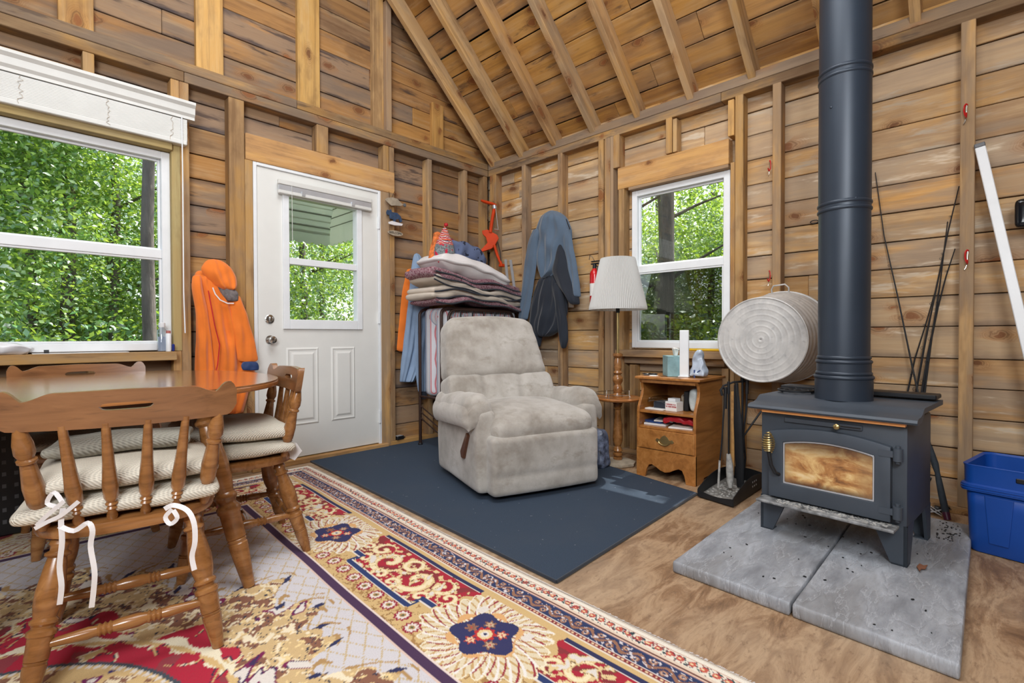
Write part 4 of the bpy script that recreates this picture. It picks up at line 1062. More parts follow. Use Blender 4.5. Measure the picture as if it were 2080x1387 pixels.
MB().prism([(x, y, TZ-.004) for x, y in tout(.997)], (0, 0, .004)).build('laminate_top', laminate(), tab)
MB().prism([(x, y, TZ-.026) for x, y in po], (0, 0, .0218)).build('tabletop', M['table_edge'], tab, bevel=.006)
MB().prism([(x, y, TZ-.052) for x, y in tout(.80)], (0, 0, .025)).build('apron', M['dark_wood'], tab)
for sx, sy in ((1, -1), (1, 1), (-1, -1), (-1, 1)):
    fx, fy = sx*.385, (-.655 if sy < 0 else .60)
    if sy > 0: fy = .60
    MB().turned((sx*.27, sy*.50, TZ-.05), (fx, fy, .013), [(t, r*1.28) for t, r in lathe_prof('leg')], 20).build('leg', M['chair_wood'], tab, True)

# ================================================================== DINING CHAIRS
def make_chair(name, loc, face, label, ry=-.245):
    rz_ = math.atan2(-face[0], face[1])
    t = empty(name, (loc[0], loc[1], 0), rz_, label, 'chair')
    CW = M['chair_wood']
    # saddle seat
    pts = []
    for i in range(40):
        a = 2*math.pi*i/40; ca, sa = math.cos(a), math.sin(a)
        wx = .228 if sa > 0 else .215
        pts.append((math.copysign(abs(ca)**.72, ca)*wx, math.copysign(abs(sa)**.72, sa)*.205-.005))
    MB().prism([(x, y, .398) for x, y in pts], (0, 0, .034)).build('seat', CW, t, bevel=.009, smooth=True)
    for sx in (-1, 1):
        MB().turned((sx*.145, -.135, .40), (sx*.205, -.235, .014), lathe_prof('leg')).build('leg', CW, t, True)
        MB().turned((sx*.150, .135, .40), (sx*.205, .215, .014), lathe_prof('leg')).build('leg', CW, t, True)
        MB().turned((sx*.184, -.20, .175), (sx*.186, .185, .175), lathe_prof('rung'), 12).build('side_stretcher', CW, t, True)
    MB().turned((-.186, -.01, .176), (.186, -.01, .176), lathe_prof('rung'), 12).build('cross_stretcher', CW, t, True)
    MB().turned((-.186, -.205, .145), (.186, -.205, .145), lathe_prof('rung'), 12).build('rear_stretcher', CW, t, True)
    # back: posts, spindles, crest rail
    def ryf(x): return ry+.035*(x/.26)**2-.005
    for sx in (-1, 1):
        MB().turned((sx*.178, -.150, .425), (sx*.214, ryf(.214)+.002, .716), lathe_prof('post'), 14).build('back_post', CW, t, True)
    for x in (-.105, -.036, .036, .105):
        MB().turned((x, -.182, .425), (x*1.25, ryf(x*1.25), .705), lathe_prof('spindle'), 12).build('spindle', CW, t, True)
    hwid = .260
    def top(x):
        a = abs(x)/hwid
        z = .792-.006*a if a < .55 else .0
        if a >= .55: z = .789-.020*math.sin((a-.55)/.25*math.pi/2)**2 if a < .80 else .769+.028*math.sin(min(1, (a-.80)/.12)*math.pi/2)
        if a > .93: z -= .026*((a-.93)/.07)**2
        return z
    def bot(x):
        a = abs(x)/hwid; z = .692+.006*a*a
        if a > .9: z += .030*((a-.9)/.1)**2
        return z
    def P3(x, z): return (x, ryf(x)-.012-(z-.74)*.16, z)
    def band(x0, x1, lo, hi, n=14):
        cols = []
        for i in range(n+1):
            x = x0+(x1-x0)*i/n; cols.append((P3(x, lo(x)), P3(x, hi(x))))
        return cols
    sw = .058
    def sl(x, s_): 
        q = max(0, 1-(abs(x)/sw)**6); return .747+s_*.0095*q**.5
    mb = MB()
    mb.bandp(band(-hwid, -sw, bot, top, 26), (0, .024, 0)); mb.bandp(band(sw, hwid, bot, top, 26), (0, .024, 0))
    mb.bandp(band(-sw, sw, bot, lambda x: sl(x, -1), 16), (0, .024, 0)); mb.bandp(band(-sw, sw, lambda x: sl(x, 1), top, 16), (0, .024, 0))
    o = mb.build('crest_rail', M['chair_dark'], t, True, auto=50)
    return t
ch1 = make_chair('dining_chair', (-3.145, -1.723), (.177, .984), 'turned maple dining chair nearest, its back towards us, white cushion ties hanging')
ch2 = make_chair('dining_chair', (-2.725, -1.30), (-.99, .134), 'turned maple dining chair by the door, pushed under the end of the table', ry=-.225)
ch3 = make_chair('dining_chair', (-3.13, -.60), (.04, -1.0), 'maple dining chair behind the table, only its crest rail showing under the window')

# cushions
def seat_cushion(name, ch, dz, size, label, mat, seed, off=(0, 0), rz=0, lump=.006, group=None, crest=.012):
    def fn(p, u):
        e = (abs(u[0])**4+abs(u[1])**4); p.z *= 1-.35*min(1, e)
        p.z += crest*(1-u[0]**2)*(1-u[1]**2)+lump*nz(p, 7, seed); p.x += lump*1.2*nz(p, 5, seed+3); p.y += lump*1.2*nz(p, 5, seed+6)
        return p
    o = soft(name, size, size[2]*.49, M[mat], None, n=(20, 20, 6), fn=fn)
    c = ch.matrix_basis @ Vector((off[0], off[1], .433+dz)); o.location = c; o.rotation_euler = (0, 0, ch.rotation_euler.z+rz)
    tag(o, label, 'cushion', group); return o
bpy.context.view_layer.update()
c1 = seat_cushion('seat_cushion', ch1, .033, (.46, .42, .062), 'off-white cushion on the nearest chair, lower of its pair', 'knit', 1, (-.01, .01))
c2 = seat_cushion('seat_cushion', ch1, .100, (.43, .39, .062), 'off-white waffle cushion on the nearest chair, upper of its pair', 'knit', 2, (.0, .015), .05, .010)
c5 = seat_cushion('seat_cushion', ch1, .160, (.36, .22, .045), 'grey-green folded waffle pad on top of the nearest chair cushions', 'knit_grey', 7, (-.02, .10), -.06, .014)
c3 = seat_cushion('seat_cushion', ch2, .033, (.45, .42, .062), 'off-white cushion on the chair by the door, lower of its pair', 'knit', 3, (0, .01))
c4 = seat_cushion('seat_cushion', ch2, .102, (.42, .40, .070), 'off-white waffle cushion on the chair by the door, upper of its pair', 'knit', 4, (-.0, .02), .04, .012)
c6 = seat_cushion('seat_cushion', ch3, .035, (.44, .40, .065), 'dull off-white cushion on the chair behind the table', 'knit_grey', 5)
def ribbons(par, chunks, w=.0115):
    mb = MB()
    for pts in chunks: mb.ribbon(pts, w)
    for i in range(len(mb.v)): mb.v[i] = par.matrix_basis.inverted() @ mb.v[i]
    return mb.build('tie', M['white_cloth'], par, False)
bpy.context.view_layer.update()
def chain(d, pts):
    d = d+.085
    """points given by pixel on the vertical plane through the chair back, pushed d metres toward us"""
    out = []
    for x, y in pts:
        q = atV((-3.21, -1.93), x, y) if True else None
        out.append(q-(q-CP).normalized()*d)
    # smooth
    res = []
    for i in range(len(out)-1):
        for k in range(4):
            t = k/4; p0 = out[max(i-1, 0)]; p1 = out[i]; p2 = out[i+1]; p3 = out[min(i+2, len(out)-1)]
            res.append(.5*((2*p1)+(p2-p0)*t+(2*p0-5*p1+4*p2-p3)*t*t+(3*p1-p0-3*p2+p3)*t**3))
    res.append(out[-1]); return res
ribbons(c1, [chain(.02, [(128, 1032), (124, 1060), (126, 1100), (121, 1150), (125, 1190), (121, 1228)])])
ribbons(c1, [chain(.02, [(120, 1068), (150, 1078), (178, 1062), (188, 1078), (184, 1110), (192, 1160), (190, 1200), (186, 1234)])])
ribbons(c1, [chain(.03, [(74, 1068), (92, 1050), (118, 1028), (130, 1018)]), chain(.03, [(70, 1074), (96, 1060), (125, 1046), (160, 1018)])], .010)
ribbons(c1, [chain(.025, [(128, 1022), (110, 1000), (96, 1022), (122, 1030)])], .010)
ribbons(c2, [chain(.03, [(334, 1034), (352, 1026), (380, 1036), (394, 1062), (396, 1100), (390, 1130), (395, 1158)])])
ribbons(c2, [chain(.03, [(350, 1034), (336, 1050), (346, 1064), (360, 1052), (352, 1036)])], .010)
tg = empty('cushion_tag', (0, 0, 0), label='white fabric ties bunched at the rear corner of the chair by the door', cat='tie')
mb = MB(); b0 = [atV((-2.50, -1.52), x, y) for x, y in ((577, 900), (602, 899), (614, 916), (600, 934), (590, 930), (583, 922), (573, 925))]
mb.prism(b0, -cf*.006); mb.ribbon([atV((-2.52, -1.53), x, y) for x, y in ((575, 918), (566, 925), (558, 932))], .012); mb.build('tie', M['white_cloth'], tg)

# ================================================================== FLOOR LAMP with tray table
LX, LY = -.33, -1.70
lamp = empty('floor_lamp', (LX, LY, 0), 0, 'wooden floor lamp with tray table and white pleated shade', 'lamp')
NW = M['chair_wood']
mb = MB(); mb.lathe((0, 0, 0), [(.125, .002), (.130, .008), (.130, .022), (.10, .030), (.04, .036)], 8); mb.build('base', M['aged_wood'], lamp)
MB().lathe((0, 0, 0), [(.032, .034), (.034, .05), (.024, .056), (.034, .066), (.034, .08), (.022, .088), (.034, .10), (.030, .115), (.021, .13), (.034, .17), (.036, .20), (.029, .30), (.023, .36), (.021, .395), (.030, .402), (.022, .41), (.030, .425), (.036, .445), (.036, .455)], 24).build('lower_column', NW, lamp, True)
MB().lathe((0, 0, 0), [(0, .462), (.15, .462), (.164, .468), (.168, .478), (.160, .486), (.155, .484), (0, .484)], 48, cap=False).build('tray', M['table_edge'], lamp, True)
MB().tube([(.158*math.cos(a), .158*math.sin(a), .512) for a in [i*2*math.pi/40 for i in range(28)]], .0025, 6).build('gallery_rail', M['chrome'], lamp, True)
for i in range(0, 28, 7):
    a = i*2*math.pi/40; MB().tube([(.158*math.cos(a), .158*math.sin(a), .484), (.158*math.cos(a), .158*math.sin(a), .518)], .003, 6).build('gallery_post', M['chrome'], lamp)
MB().lathe((0, 0, 0), [(.034, .484), (.036, .50), (.026, .515), (.034, .53), (.03, .56), (.022, .575), (.036, .60), (.036, .625), (.022, .645), (.034, .66), (.024, .675), (.028, .70), (.026, .74), (.020, .765), (.036, .78), (.036, .795), (.02, .802)], 24).build('upper_column', NW, lamp, True)
MB().tube([(0, 0, .80), (0, 0, 1.20)], .009, 12).build('pole', M['brass'], lamp, True)
MB().tube([(0, 0, 1.09), (0, 0, 1.15)], .014, 12).build('switch', M['black_metal'], lamp, True)
def shade_mat():
    m, nt, b = newmat('shade_fabric'); n = N(nt); nt.nodes.remove(b)
    d = nt.nodes.new('ShaderNodeBsdfDiffuse'); d.inputs[0].default_value = lin((216, 216, 214)); t_ = nt.nodes.new('ShaderNodeBsdfTranslucent'); t_.inputs[0].default_value = lin((224, 222, 218))
    mx = nt.nodes.new('ShaderNodeMixShader'); mx.inputs[0].default_value = .3; n.set(mx.inputs[1], d.outputs[0]); n.set(mx.inputs[2], t_.outputs[0])
    n.set(nt.nodes['Material Output'].inputs[0], mx.outputs[0]); return m
mb = MB(); np_ = 180; vs = []; fs = []
zs = [(1.112, .205), (1.13, .203), (1.47, .124), (1.480, .122)]
for z, r0_ in zs:
    for k in range(np_):
        r_ = r0_+(.0022 if k % 2 else -.0022)*(1 if 1.12 < z < 1.475 else .2); a = 2*math.pi*k/np_; vs.append((r_*math.cos(a), r_*math.sin(a), z))
for i in range(3):
    for k in range(np_): fs.append((i*np_+k, i*np_+(k+1) % np_, (i+1)*np_+(k+1) % np_, (i+1)*np_+k))
mb.add(vs, fs); so = mb.build('shade', shade_mat(), lamp)
md = so.modifiers.new('th', 'SOLIDIFY'); md.thickness = .002
MB().tube([(0, 0, 1.20), (0, 0, 1.235)], .018, 12).build('socket', M['brass'], lamp, True)
bm_, ntb, bb = newmat('bulb_glow'); bb.inputs['Emission Color'].default_value = (1, .9, .75, 1); bb.inputs['Emission Strength'].default_value = 2.2
MB().lathe((0, 0, 1.235), [(.012, 0), (.02, .02), (.03, .05), (.03, .07), (.018, .095), (0, .10)], 16).build('bulb', bm_, lamp, True)
for a in (0, 2.09, 4.19): MB().tube([(0, 0, 1.45), (.122*math.cos(a), .122*math.sin(a), 1.462)], .0018, 5).build('spider', M['brass'], lamp)

# ================================================================== PINE BEDSIDE BOOKCASE
BX0, BX1, BY0, BY1, BH = -.472, -.06, -2.338, -1.935, .655
bk = empty('bedside_cabinet', ((BX0+BX1)/2, (BY0+BY1)/2, 0), 0, 'small pine bedside cabinet with open shelves, drawer and scalloped base', 'cabinet')
bo = Vector(bk.location)
def bkb(name, mb, mat='night_wood', par=None, **k):
    for i in range(len(mb.v)): mb.v[i] = mb.v[i]-bo
    return mb.build(name, M[mat] if isinstance(mat, str) else mat, par or bk, **k)
side = [(0, 0), (0, .44)]
for i in range(13):
    t = i/12; side.append((.085*math.sin(math.pi*min(1, t*1.0))**1.0*.9 if t < 1 else 0.0, .44+.19*t))
side = [(0, 0), (0, .425), (.006, .455), (.030, .50), (.052, .54), (.058, .575), (.048, .61), (.028, .632), (.028, .64)]
sidep = side+[(BX1-BX0, .64), (BX1-BX0, 0)]
# side with foot cut-out
sidep = [(0, 0)]+side[1:]+[(BX1-BX0, .64), (BX1-BX0, 0), (BX1-BX0-.05, 0), (BX1-BX0-.07, .03), (.12, .03), (.10, 0)]
for y in (BY0, BY1-.018):
    bkb('side_panel', MB().prism([(BX0+a, y, z) for a, z in sidep], (0, .018, 0)), bevel=.0015)
bkb('top', MB().box2((BX0+.005, BY0-.02, .640), (BX1+.01, BY1+.02, .656)), bevel=.004)
bkb('top_rail', MB().box2((BX0+.03, BY0+.018, .615), (BX0+.045, BY1-.018, .640)))
bkb('shelf', MB().box2((BX0+.004, BY0+.018, .420), (BX1-.01, BY1-.018, .436)), bevel=.002)
bkb('shelf', MB().box2((BX0+.004, BY0+.018, .318), (BX1-.01, BY1-.018, .334)), bevel=.002)
bkb('back_panel', MB().box2((BX1-.012, BY0+.018, .05), (BX1-.004, BY1-.018, .64)))
dr = bkb('drawer', MB().box2((BX0-.006, BY0+.006, .188), (BX0+.02, BY1-.006, .316)), bevel=.005)
# brass bail pull with backplate
yc = (BY0+BY1)/2; pts = [(-.042, .252), (-.034, .262), (-.022, .257), (-.012, .272), (0, .280), (.012, .272), (.022, .257), (.034, .262), (.042, .252), (.034, .244), (.022, .247), (.010, .236), (0, .230), (-.010, .236), (-.022, .247), (-.034, .244)]
pts = [(a*1.5, .252+(z-.252)*1.35) for a, z in pts]
mbp = MB().prism([(BX0-.0065, yc+a, z) for a, z in pts], (-.003, 0, 0)); mbp.tube([(BX0-.014, yc+.040*math.cos(a), .252-.026*math.sin(a)) for a in [i*math.pi/10 for i in range(11)]], .0036, 6)
bkb('pull', mbp, 'brass', dr).matrix_parent_inverse = Matrix.Identity(4)
ap = [(BY0+.0, .0), (BY0, .184), (BY1, .184), (BY1, .0), (BY1-.062, .0), (BY1-.072, .05), (BY1-.088, .082), (BY1-.11, .088), (BY1-.14, .075), (BY1-.17, .058), (yc, .050), (BY0+.17, .058), (BY0+.14, .075), (BY0+.11, .088), (BY0+.088, .082), (BY0+.072, .05), (BY0+.062, .0)]
bkb('scalloped_apron', MB().prism([(BX0-.004, y, z) for y, z in ap], (.018, 0, 0)), bevel=.002)

# things on and in the cabinet
ZT = .6565
def atT(px, py, z=ZT): return atZ(z, px, py)
tb_ = empty('tissue_box', (-.285, -2.115, ZT), R(0), 'pale teal tissue box on top of the pine cabinet', 'tissue box')
tb_.rotation_euler.z = R(40)
MB().box((0, 0, .068), (.135, .135, .136), bev=.002).build('carton', M['teal_box'], tb_)
def tis(p, u): 
    k = (u[2]+1)/2; p.x *= (.35+.65*k)*(1+.4*nz(p, 40, 2)); p.y *= (.3+.4*k)*(1+.4*nz(p, 40, 5)); return p+Vector((nz(p, 30, 7)*.02*k, 0, nz(p, 25, 9)*.012))
soft('tissue', (.09, .05, .06), .012, M['paper'], tb_, (0, 0, .156), n=(14, 10, 8), fn=tis)
hb = empty('white_board_strip', (-.335, -2.20, ZT), R(8), 'tall blank white upright plastic strip standing on the pine cabinet', 'strip')
MB().box((0, 0, .152), (.016, .058, .304), bev=.003).build('strip', M['white_vinyl'], hb); MB().box((0, 0, .004), (.05, .066, .008), bev=.002).build('foot', M['white_vinyl'], hb)
bag = empty('plastic_bag', (-.29, -2.278, ZT), 0, 'crumpled translucent grey plastic bag standing on the cabinet by the washtub', 'bag')
def bagf(p, u):
    k = (u[2]+1)/2; s_ = 1-.8*k**1.3; p.x *= s_; p.y *= s_; d = nz(p, 22, 3)*.018+nz(p, 55, 6)*.008; return p+Vector((d, nz(p, 24, 11)*.018, nz(p, 30, 8)*.006+.0))
soft('film', (.09, .105, .175), .02, plain('bag_film', (176, 188, 204), .25, var=.15, vs=20), bag, (0, 0, .092), n=(14, 14, 18), fn=bagf)
MB().tube([(-.04, .0, .03), (-.045, -.02, .045), (-.03, -.035, .05)], .003, 6).tube([(-.045, .01, .0), (-.045, .01, .05)], .005, 6).build('pen', M['label_blue'], bag)
ph = empty('flip_phone', (-.37, -1.975, ZT), R(20), 'small dark pair of folded glasses on the cabinet corner', 'glasses')
mb = MB()
for sx in (-1, 1): mb.tube([(.0+.018*math.sin(a), sx*.026+.021*math.cos(a), .012) for a in [i*2*math.pi/16 for i in range(16)]], .003, 6, closed=True)
mb.tube([(0, -.006, .016), (0, .006, .016)], .002, 6); mb.build('rim', M['black_plastic'], ph)
MB().tube([(0, .047, .014), (.02, .05, .01), (.025, -.03, .006)], .0025, 6).build('temple', M['black_plastic'], ph); ph.name = 'eyeglasses'
MB().box2((-.012, -.04, .001), (.06, .04, .006)).build('case', M['grey_plastic'], ph)
pn = tag(MB().box((-.40, -2.02, ZT+.003), (.03, .05, .004)).build('paper_slip', M['paper']), 'small white paper slip near the front edge of the cabinet top', 'paper')
# upper shelf items (z .436)
def item(name, loc, rz, label, cat): return empty(name, loc, rz, label, cat)
z1_ = .4362
ck = item('small_carton', (-.375, -2.150, z1_), R(-8), 'small white carton with two rows of blurred red print on the upper cabinet shelf', 'box')
MB().box((0, 0, .031), (.075, .085, .062), bev=.002).build('carton', M['paper'], ck)
def text(s_, size, mat, par, loc, rot, ext=.0006, al='CENTER'):
    cu_ = bpy.data.curves.new('lettering', 'FONT'); cu_.body = s_; cu_.size = size; cu_.extrude = ext; cu_.align_x = al; cu_.align_y = 'CENTER'
    cu_.materials.append(mat); ot = bpy.data.objects.new('tmp', cu_); COL.objects.link(ot); dg = bpy.context.evaluated_depsgraph_get(); me = bpy.data.meshes.new_from_object(ot.evaluated_get(dg)); bpy.data.objects.remove(ot); me.materials.clear(); me.materials.append(mat)
    o = bpy.data.objects.new('lettering', me); COL.objects.link(o); o.parent = par; o.location = loc; o.rotation_euler = rot; return o
RB2 = plain('carton_red', (170, 40, 52), .6)
mb = MB(); rl = random.Random(4)
for zz, h_ in ((.044, .009), (.030, .011)):
    y_ = .036
    while y_ > -.036:
        w_ = rl.uniform(.003, .006); mb.box2((-.0380, y_-w_, zz-h_/2*rl.uniform(.8, 1)), (-.0376, y_, zz+h_/2)); y_ -= w_+rl.choice((.0012, .0012, .0014, .004))
mb.build('red_print', RB2, ck)
MB().box((.0, .0, .073), (.06, .055, .020), bev=.002).build('lid', M['white_vinyl'], ck)
zb1 = item('zip_bag', (-.34, -2.045, z1_+.058), 0, 'clear zip bag sagging over a dark case on the upper cabinet shelf', 'bag')
def zf(p, u): return p+Vector((nz(p, 28, 2)*.012, nz(p, 22, 3)*.014, nz(p, 20, 4)*.016-.014*abs(u[1])**2))
soft('film', (.12, .15, .030), .01, M['clear'], zb1, (0, 0, .012), n=(14, 16, 5), fn=zf)
cs = tag(MB().box((-.335, -2.055, z1_+.026), (.10, .095, .05), bev=.006).build('dark_case', M['navy']), 'small dark navy case under the clear bag on the upper shelf', 'case')
pp = tag(MB().box((-.40, -2.035, z1_+.005), (.06, .13, .008), bev=.001).build('envelope', M['paper']), 'white envelopes lying at the front of the upper cabinet shelf', 'paper')
bc = tag(MB().box((-.30, -2.215, z1_+.064), (.085, .030, .128), bev=.004).build('black_case', M['black_plastic']), 'upright black case beside the white pouch on the upper shelf', 'case')
def wf_(p, u): 
    p.y *= 1+.25*math.cos(u[2]*1.5); return p+Vector((nz(p, 20, 5)*.006, nz(p, 18, 2)*.006, 0))
wp = tag(soft('white_pouch', (.09, .060, .150), .03, plain('pouch', (206, 216, 216), .35, var=.15, vs=18), None, (-.315, -2.270, z1_+.075), (0, 0, 0), (10, 10, 14), wf_), 'rounded white plastic pouch at the right end of the upper shelf', 'pouch')
gp = tag(MB().box((-.27, -2.17, z1_+.045), (.05, .02, .09), bev=.002).tube([(-.27, -2.185, z1_+.09), (-.27, -2.17, z1_+.10), (-.27, -2.155, z1_+.09)], .004, 6).build('picture_frame', M['aged_wood']), 'small brown framed card between carton and black case', 'frame')
# lower shelf (z .334)
z2_ = .3342
rs = random.Random(9)
specs = [((-.33, -2.03, .006), (.18, .15, .011), 4, 'white_vinyl', 'thick white booklet lowest in the stack on the lower shelf', 'booklet'),
         ((-.32, -2.02, .0195), (.17, .13, .013), -8, 'label_blue', 'blue-covered booklet at the left of the lower shelf stack', 'booklet'),
         ((-.34, -2.075, .0315), (.15, .12, .008), 14, 'paper', 'white pamphlet on top of the blue booklet', 'pamphlet'),
         ((-.36, -2.12, .0405), (.12, .13, .006), -22, 'grey_plastic', 'grey folded leaflet lying across the pamphlets', 'leaflet'),
         ((-.37, -2.21, .004), (.14, .15, .007), 10, 'paper', 'white sheet sticking out at the right of the lower shelf', 'paper'),
         ((-.33, -2.22, .0115), (.14, .12, .006), -14, 'cream', 'cream sheet under the red cloth on the lower shelf', 'paper')]
for (c, d, a, mt, lb, ct) in specs:
    tag(MB().box((c[0], c[1], z2_+c[2]), d, Matrix.Rotation(R(a), 3, 'Z')).build({'booklet': 'booklet', 'pamphlet': 'pamphlet', 'leaflet': 'leaflet', 'paper': 'paper_sheet'}[ct], M[mt]), lb, ct)
def rf_(p, u): return p+Vector((nz(p, 22, 5)*.020, nz(p, 18, 2)*.020, nz(p, 26, 8)*.020+.012*(1-u[1]**2)))
tag(soft('red_cloth', (.13, .20, .034), .014, M['red_cloth'], None, (-.375, -2.195, z2_+.040), (0, 0, .1), (20, 24, 6), rf_), 'crumpled red nylon pouch spilling over the lower cabinet shelf', 'pouch')

# ================================================================== GALVANISED WASHTUB
def galv():
    m, nt, b = newmat('galvanised_steel'); n = N(nt); p = n.obj()
    v = n.noise(p, 9, 5, .65, .3); f = n.noise(p, 40, 4, .6)
    c = n.ramp(v, [(.3, lin((176, 175, 174))), (.6, lin((206, 204, 201)))]); c = n.mix(n.m('MULTIPLY', n.sstep(f, .6, .7), .3), c, lin((120, 122, 126)))
    n.set(b.inputs['Base Color'], c); b.inputs['Metallic'].default_value = .25; b.inputs['Roughness'].default_value = .55; return m
GV = galv()
TBc = atX(-.33, 1545, 690); tr = (atX(-.33, 1545, 605).z-atX(-.33, 1545, 776).z)/2
tub = empty('washtub', (0, TBc.y, TBc.z), 0, 'round galvanised washtub hung bottom-out on the wall beside the stovepipe', 'washtub')
rimr = tr*1.12; pr = [(rimr, -.035), (rimr+.008, -.038), (rimr+.008, -.050), (rimr, -.053)]
nb_ = 7
for i in range(nb_*4+1):
    t = i/(nb_*4); h_ = -.056-.262*t; pr.append((rimr+(tr-rimr)*t+.0035*math.sin(t*nb_*2*math.pi), h_))
pr += [(tr+.003, -.322), (tr+.003, -.332), (tr-.002, -.334), (tr-.006, -.330)]
r_ = tr-.010
while r_ > .012:
    k = abs(((tr-r_)/.033) % 1-.5)*2; pr.append((r_, -.3295-.0016*(k**4))); r_ -= .0033
pr.append((0, -.330))
mb = MB().lathe((0, 0, 0), [(r_, h_) for r_, h_ in pr], 72, (1, 0, 0), cap=False)
mb.v = [v+Vector((0, -.045*(1-min(1, max(0, -v.x/.32))), .018*(1-min(1, max(0, -v.x/.32))))) for v in mb.v]
tbo = mb.build('tub_body', GV, tub, True, auto=60); md = tbo.modifiers.new('th', 'SOLIDIFY'); md.thickness = .002; md.offset = -1
zt_ = rimr+.018
mb = MB().tube([(-.05, .02-.0, zt_-.012), (-.055, .022, zt_+.02), (-.058, .01, zt_+.040), (-.058, -.055, zt_+.046), (-.055, -.075, zt_+.025), (-.05, -.075, zt_-.012)], .005, 8)
mb.build('handle', GV, tub, True)
MB().box2((-.062, -.0, zt_-.022), (-.046, .04, zt_-.004), bev=.002).box2((-.062, -.09, zt_-.022), (-.046, -.055, zt_-.004), bev=.002).build('handle_ear', GV, tub)

# ================================================================== RED HOOKS
def hook(px, py, x0, label, flip=1):
    p = atX(x0, px, py); h = empty('red_hook', p, R(-28*flip), label, 'hook'); h.scale = (.85, .5, .85)
    MB().tube([(0, 0, .055), (-.012, 0, .058), (-.022, .004*flip, .045), (-.024, .006*flip, .02), (-.018, .004*flip, -.005), (-.022, -.012*flip, -.022), (-.034, -.024*flip, -.018), (-.040, -.030*flip, -.004)], .0062, 8).build('vinyl_dip', M['red'], h, True)
    MB().tube([(-.004, 0, .052), (-.006, .002, -.01), (-.010, .01, -.045), (-.016, .018, -.058)], .004, 8).build('steel_stem', M['chrome'], h, True)
hook(1965, 232, 0, 'red vinyl-dipped hook screwed high on the stud right of the stovepipe')
hook(1967, 528, 0, 'red vinyl-dipped hook at mid height on the stud right of the stovepipe')
hook(1563, 343, 0, 'red vinyl-dipped hook high on the stud left of the stovepipe', -1)
hook(1562, 566, 0, 'red vinyl-dipped hook that holds the washtub handle', -1)
cb = empty('carabiner', atX(.082, 1655, 451), 0, 'small dark steel clip pinned to the boards left of the stovepipe', 'clip')
MB().tube([(-.008, .022*math.cos(a), .010*math.sin(a)) for a in [i*2*math.pi/18 for i in range(18)]], .0028, 6, closed=True).build('loop', M['black_metal'], cb, True)
MB().tube([(-.004, -.016, 0), (-.010, -.035, .006), (-.006, -.055, -.004)], .003, 6).build('pin', M['chrome'], cb, True)

# ================================================================== HEARTH TOOLS
tray = empty('hearth_tray', (-.44, -2.51, 0), 0, 'black ash-dusted metal hearth tray on the floor between cabinet and stove', 'tray')
def tl(x, y, z): return Vector((x+.44, y+2.51, z))
q = [tl(-.655, -2.428, .008), tl(-.700, -2.640, .008), tl(-.17, -2.640, .008), tl(-.15, -2.405, .008)]
mb = MB().prism(q, (0, 0, .004)); mb.build('pan_floor', plain('ash_film', (122, 120, 116), .95, var=.35, vs=14, bump=.3, bs=80), tray)
def wall(a, b, h0, h1, h2): 
    cols = []
    for i in range(13):
        t = i/12; p = a.lerp(b, t); z = h0+(h2-h0)*t+(h1-(h0+h2)/2)*math.sin(math.pi*t)*.7
        cols.append((p, p+Vector((0, 0, z))))
    n_ = (b-a).cross(Vector((0, 0, 1))).normalized()*.003
    return MB().bandp(cols, n_)
wall(q[0], q[1], .040, .020, .040).build('front_lip', M['black_metal'], tray)
wall(q[0], q[3], .045, .10, .07).build('side_wall', M['black_metal'], tray); wall(q[1], q[2], .045, .12, .07).build('side_wall', M['black_metal'], tray)
wall(q[3], q[2], .07, .09, .07).build('back_wall', M['black_metal'], tray)
mb = MB()
for i in range(3):
    for j in range(2): mb.tube([q[1]+Vector((.30+i*.030, -.004, .042+j*.025)), q[1]+Vector((.30+i*.030, .006, .042+j*.025))], .006, 8)
mb.build('perforation', M['silver'], tray)
rn = random.Random(8); mb = MB()
for i in range(120):
    mb.box(tl(rn.uniform(-.64, -.25), rn.uniform(-2.62, -2.44), .0135), (rn.uniform(.006, .02), rn.uniform(.004, .012), .003), Matrix.Rotation(rn.uniform(0, 3), 3, 'Z'))
mb.build('ash_flakes', M['ash'], tray)['kind'] = 'stuff'
def at2(xy, pts): return [atV(xy, *p) for p in pts]
def tool(name, label, cat, parts):
    r = empty(name, parts[0][2][0], 0, label, cat)
    for nm, mt, pts, rad, *rest in parts:
        mb = MB(); kw = rest[0] if rest else {}
        mb.tube([Vector(p)-parts[0][2][0] for p in pts], rad, kw.get('n', 10), sq=kw.get('sq')); mb.build(nm, M[mt], r, True)
    return r
A_ = (-.56, -2.47)
pk = at2(A_, [(1474, 790), (1470, 840), (1466, 900), (1461, 950), (1459, 990)])
tool('fire_poker', 'thin black fire poker leaning nearest the pine cabinet', 'poker', [('shaft', 'black_metal', pk, .0045), ('hook', 'black_metal', at2(A_, [(1474, 792), (1468, 786), (1464, 792), (1467, 803)]), .008), ('grip', 'black_plastic', at2(A_, [(1474, 786), (1473, 830)]), .010), ('ashy_tip', 'ash', at2(A_, [(1462, 935), (1459, 990)]), .0062)])
B_ = (-.48, -2.50)
tool('hearth_brush', 'hearth brush with grey dusty bristles standing on the tray', 'brush', [('shaft', 'black_metal', at2(B_, [(1480, 780), (1480, 850), (1480, 925)]), .0045), ('head', 'ash', at2(B_, [(1480, 922), (1482, 945), (1483, 975), (1483, 990)]), [.012, .020, .021, .012]), ('cap', 'black_metal', at2(B_, [(1480, 775), (1480, 800)]), .008)])
C_ = (-.42, -2.515)
sh = tool('ash_shovel', 'flat black ash shovel standing upright in the hearth tray', 'shovel', [('shaft', 'black_plastic', at2(C_, [(1496, 778), (1499, 830)]), .010), ('blade', 'black_metal', at2(C_, [(1495, 782), (1499, 860), (1502, 930), (1504, 990)]), [.012, .024, .027, .020], {'sq': (.28, 1), 'n': 12})])
D_ = (-.28, -2.54)
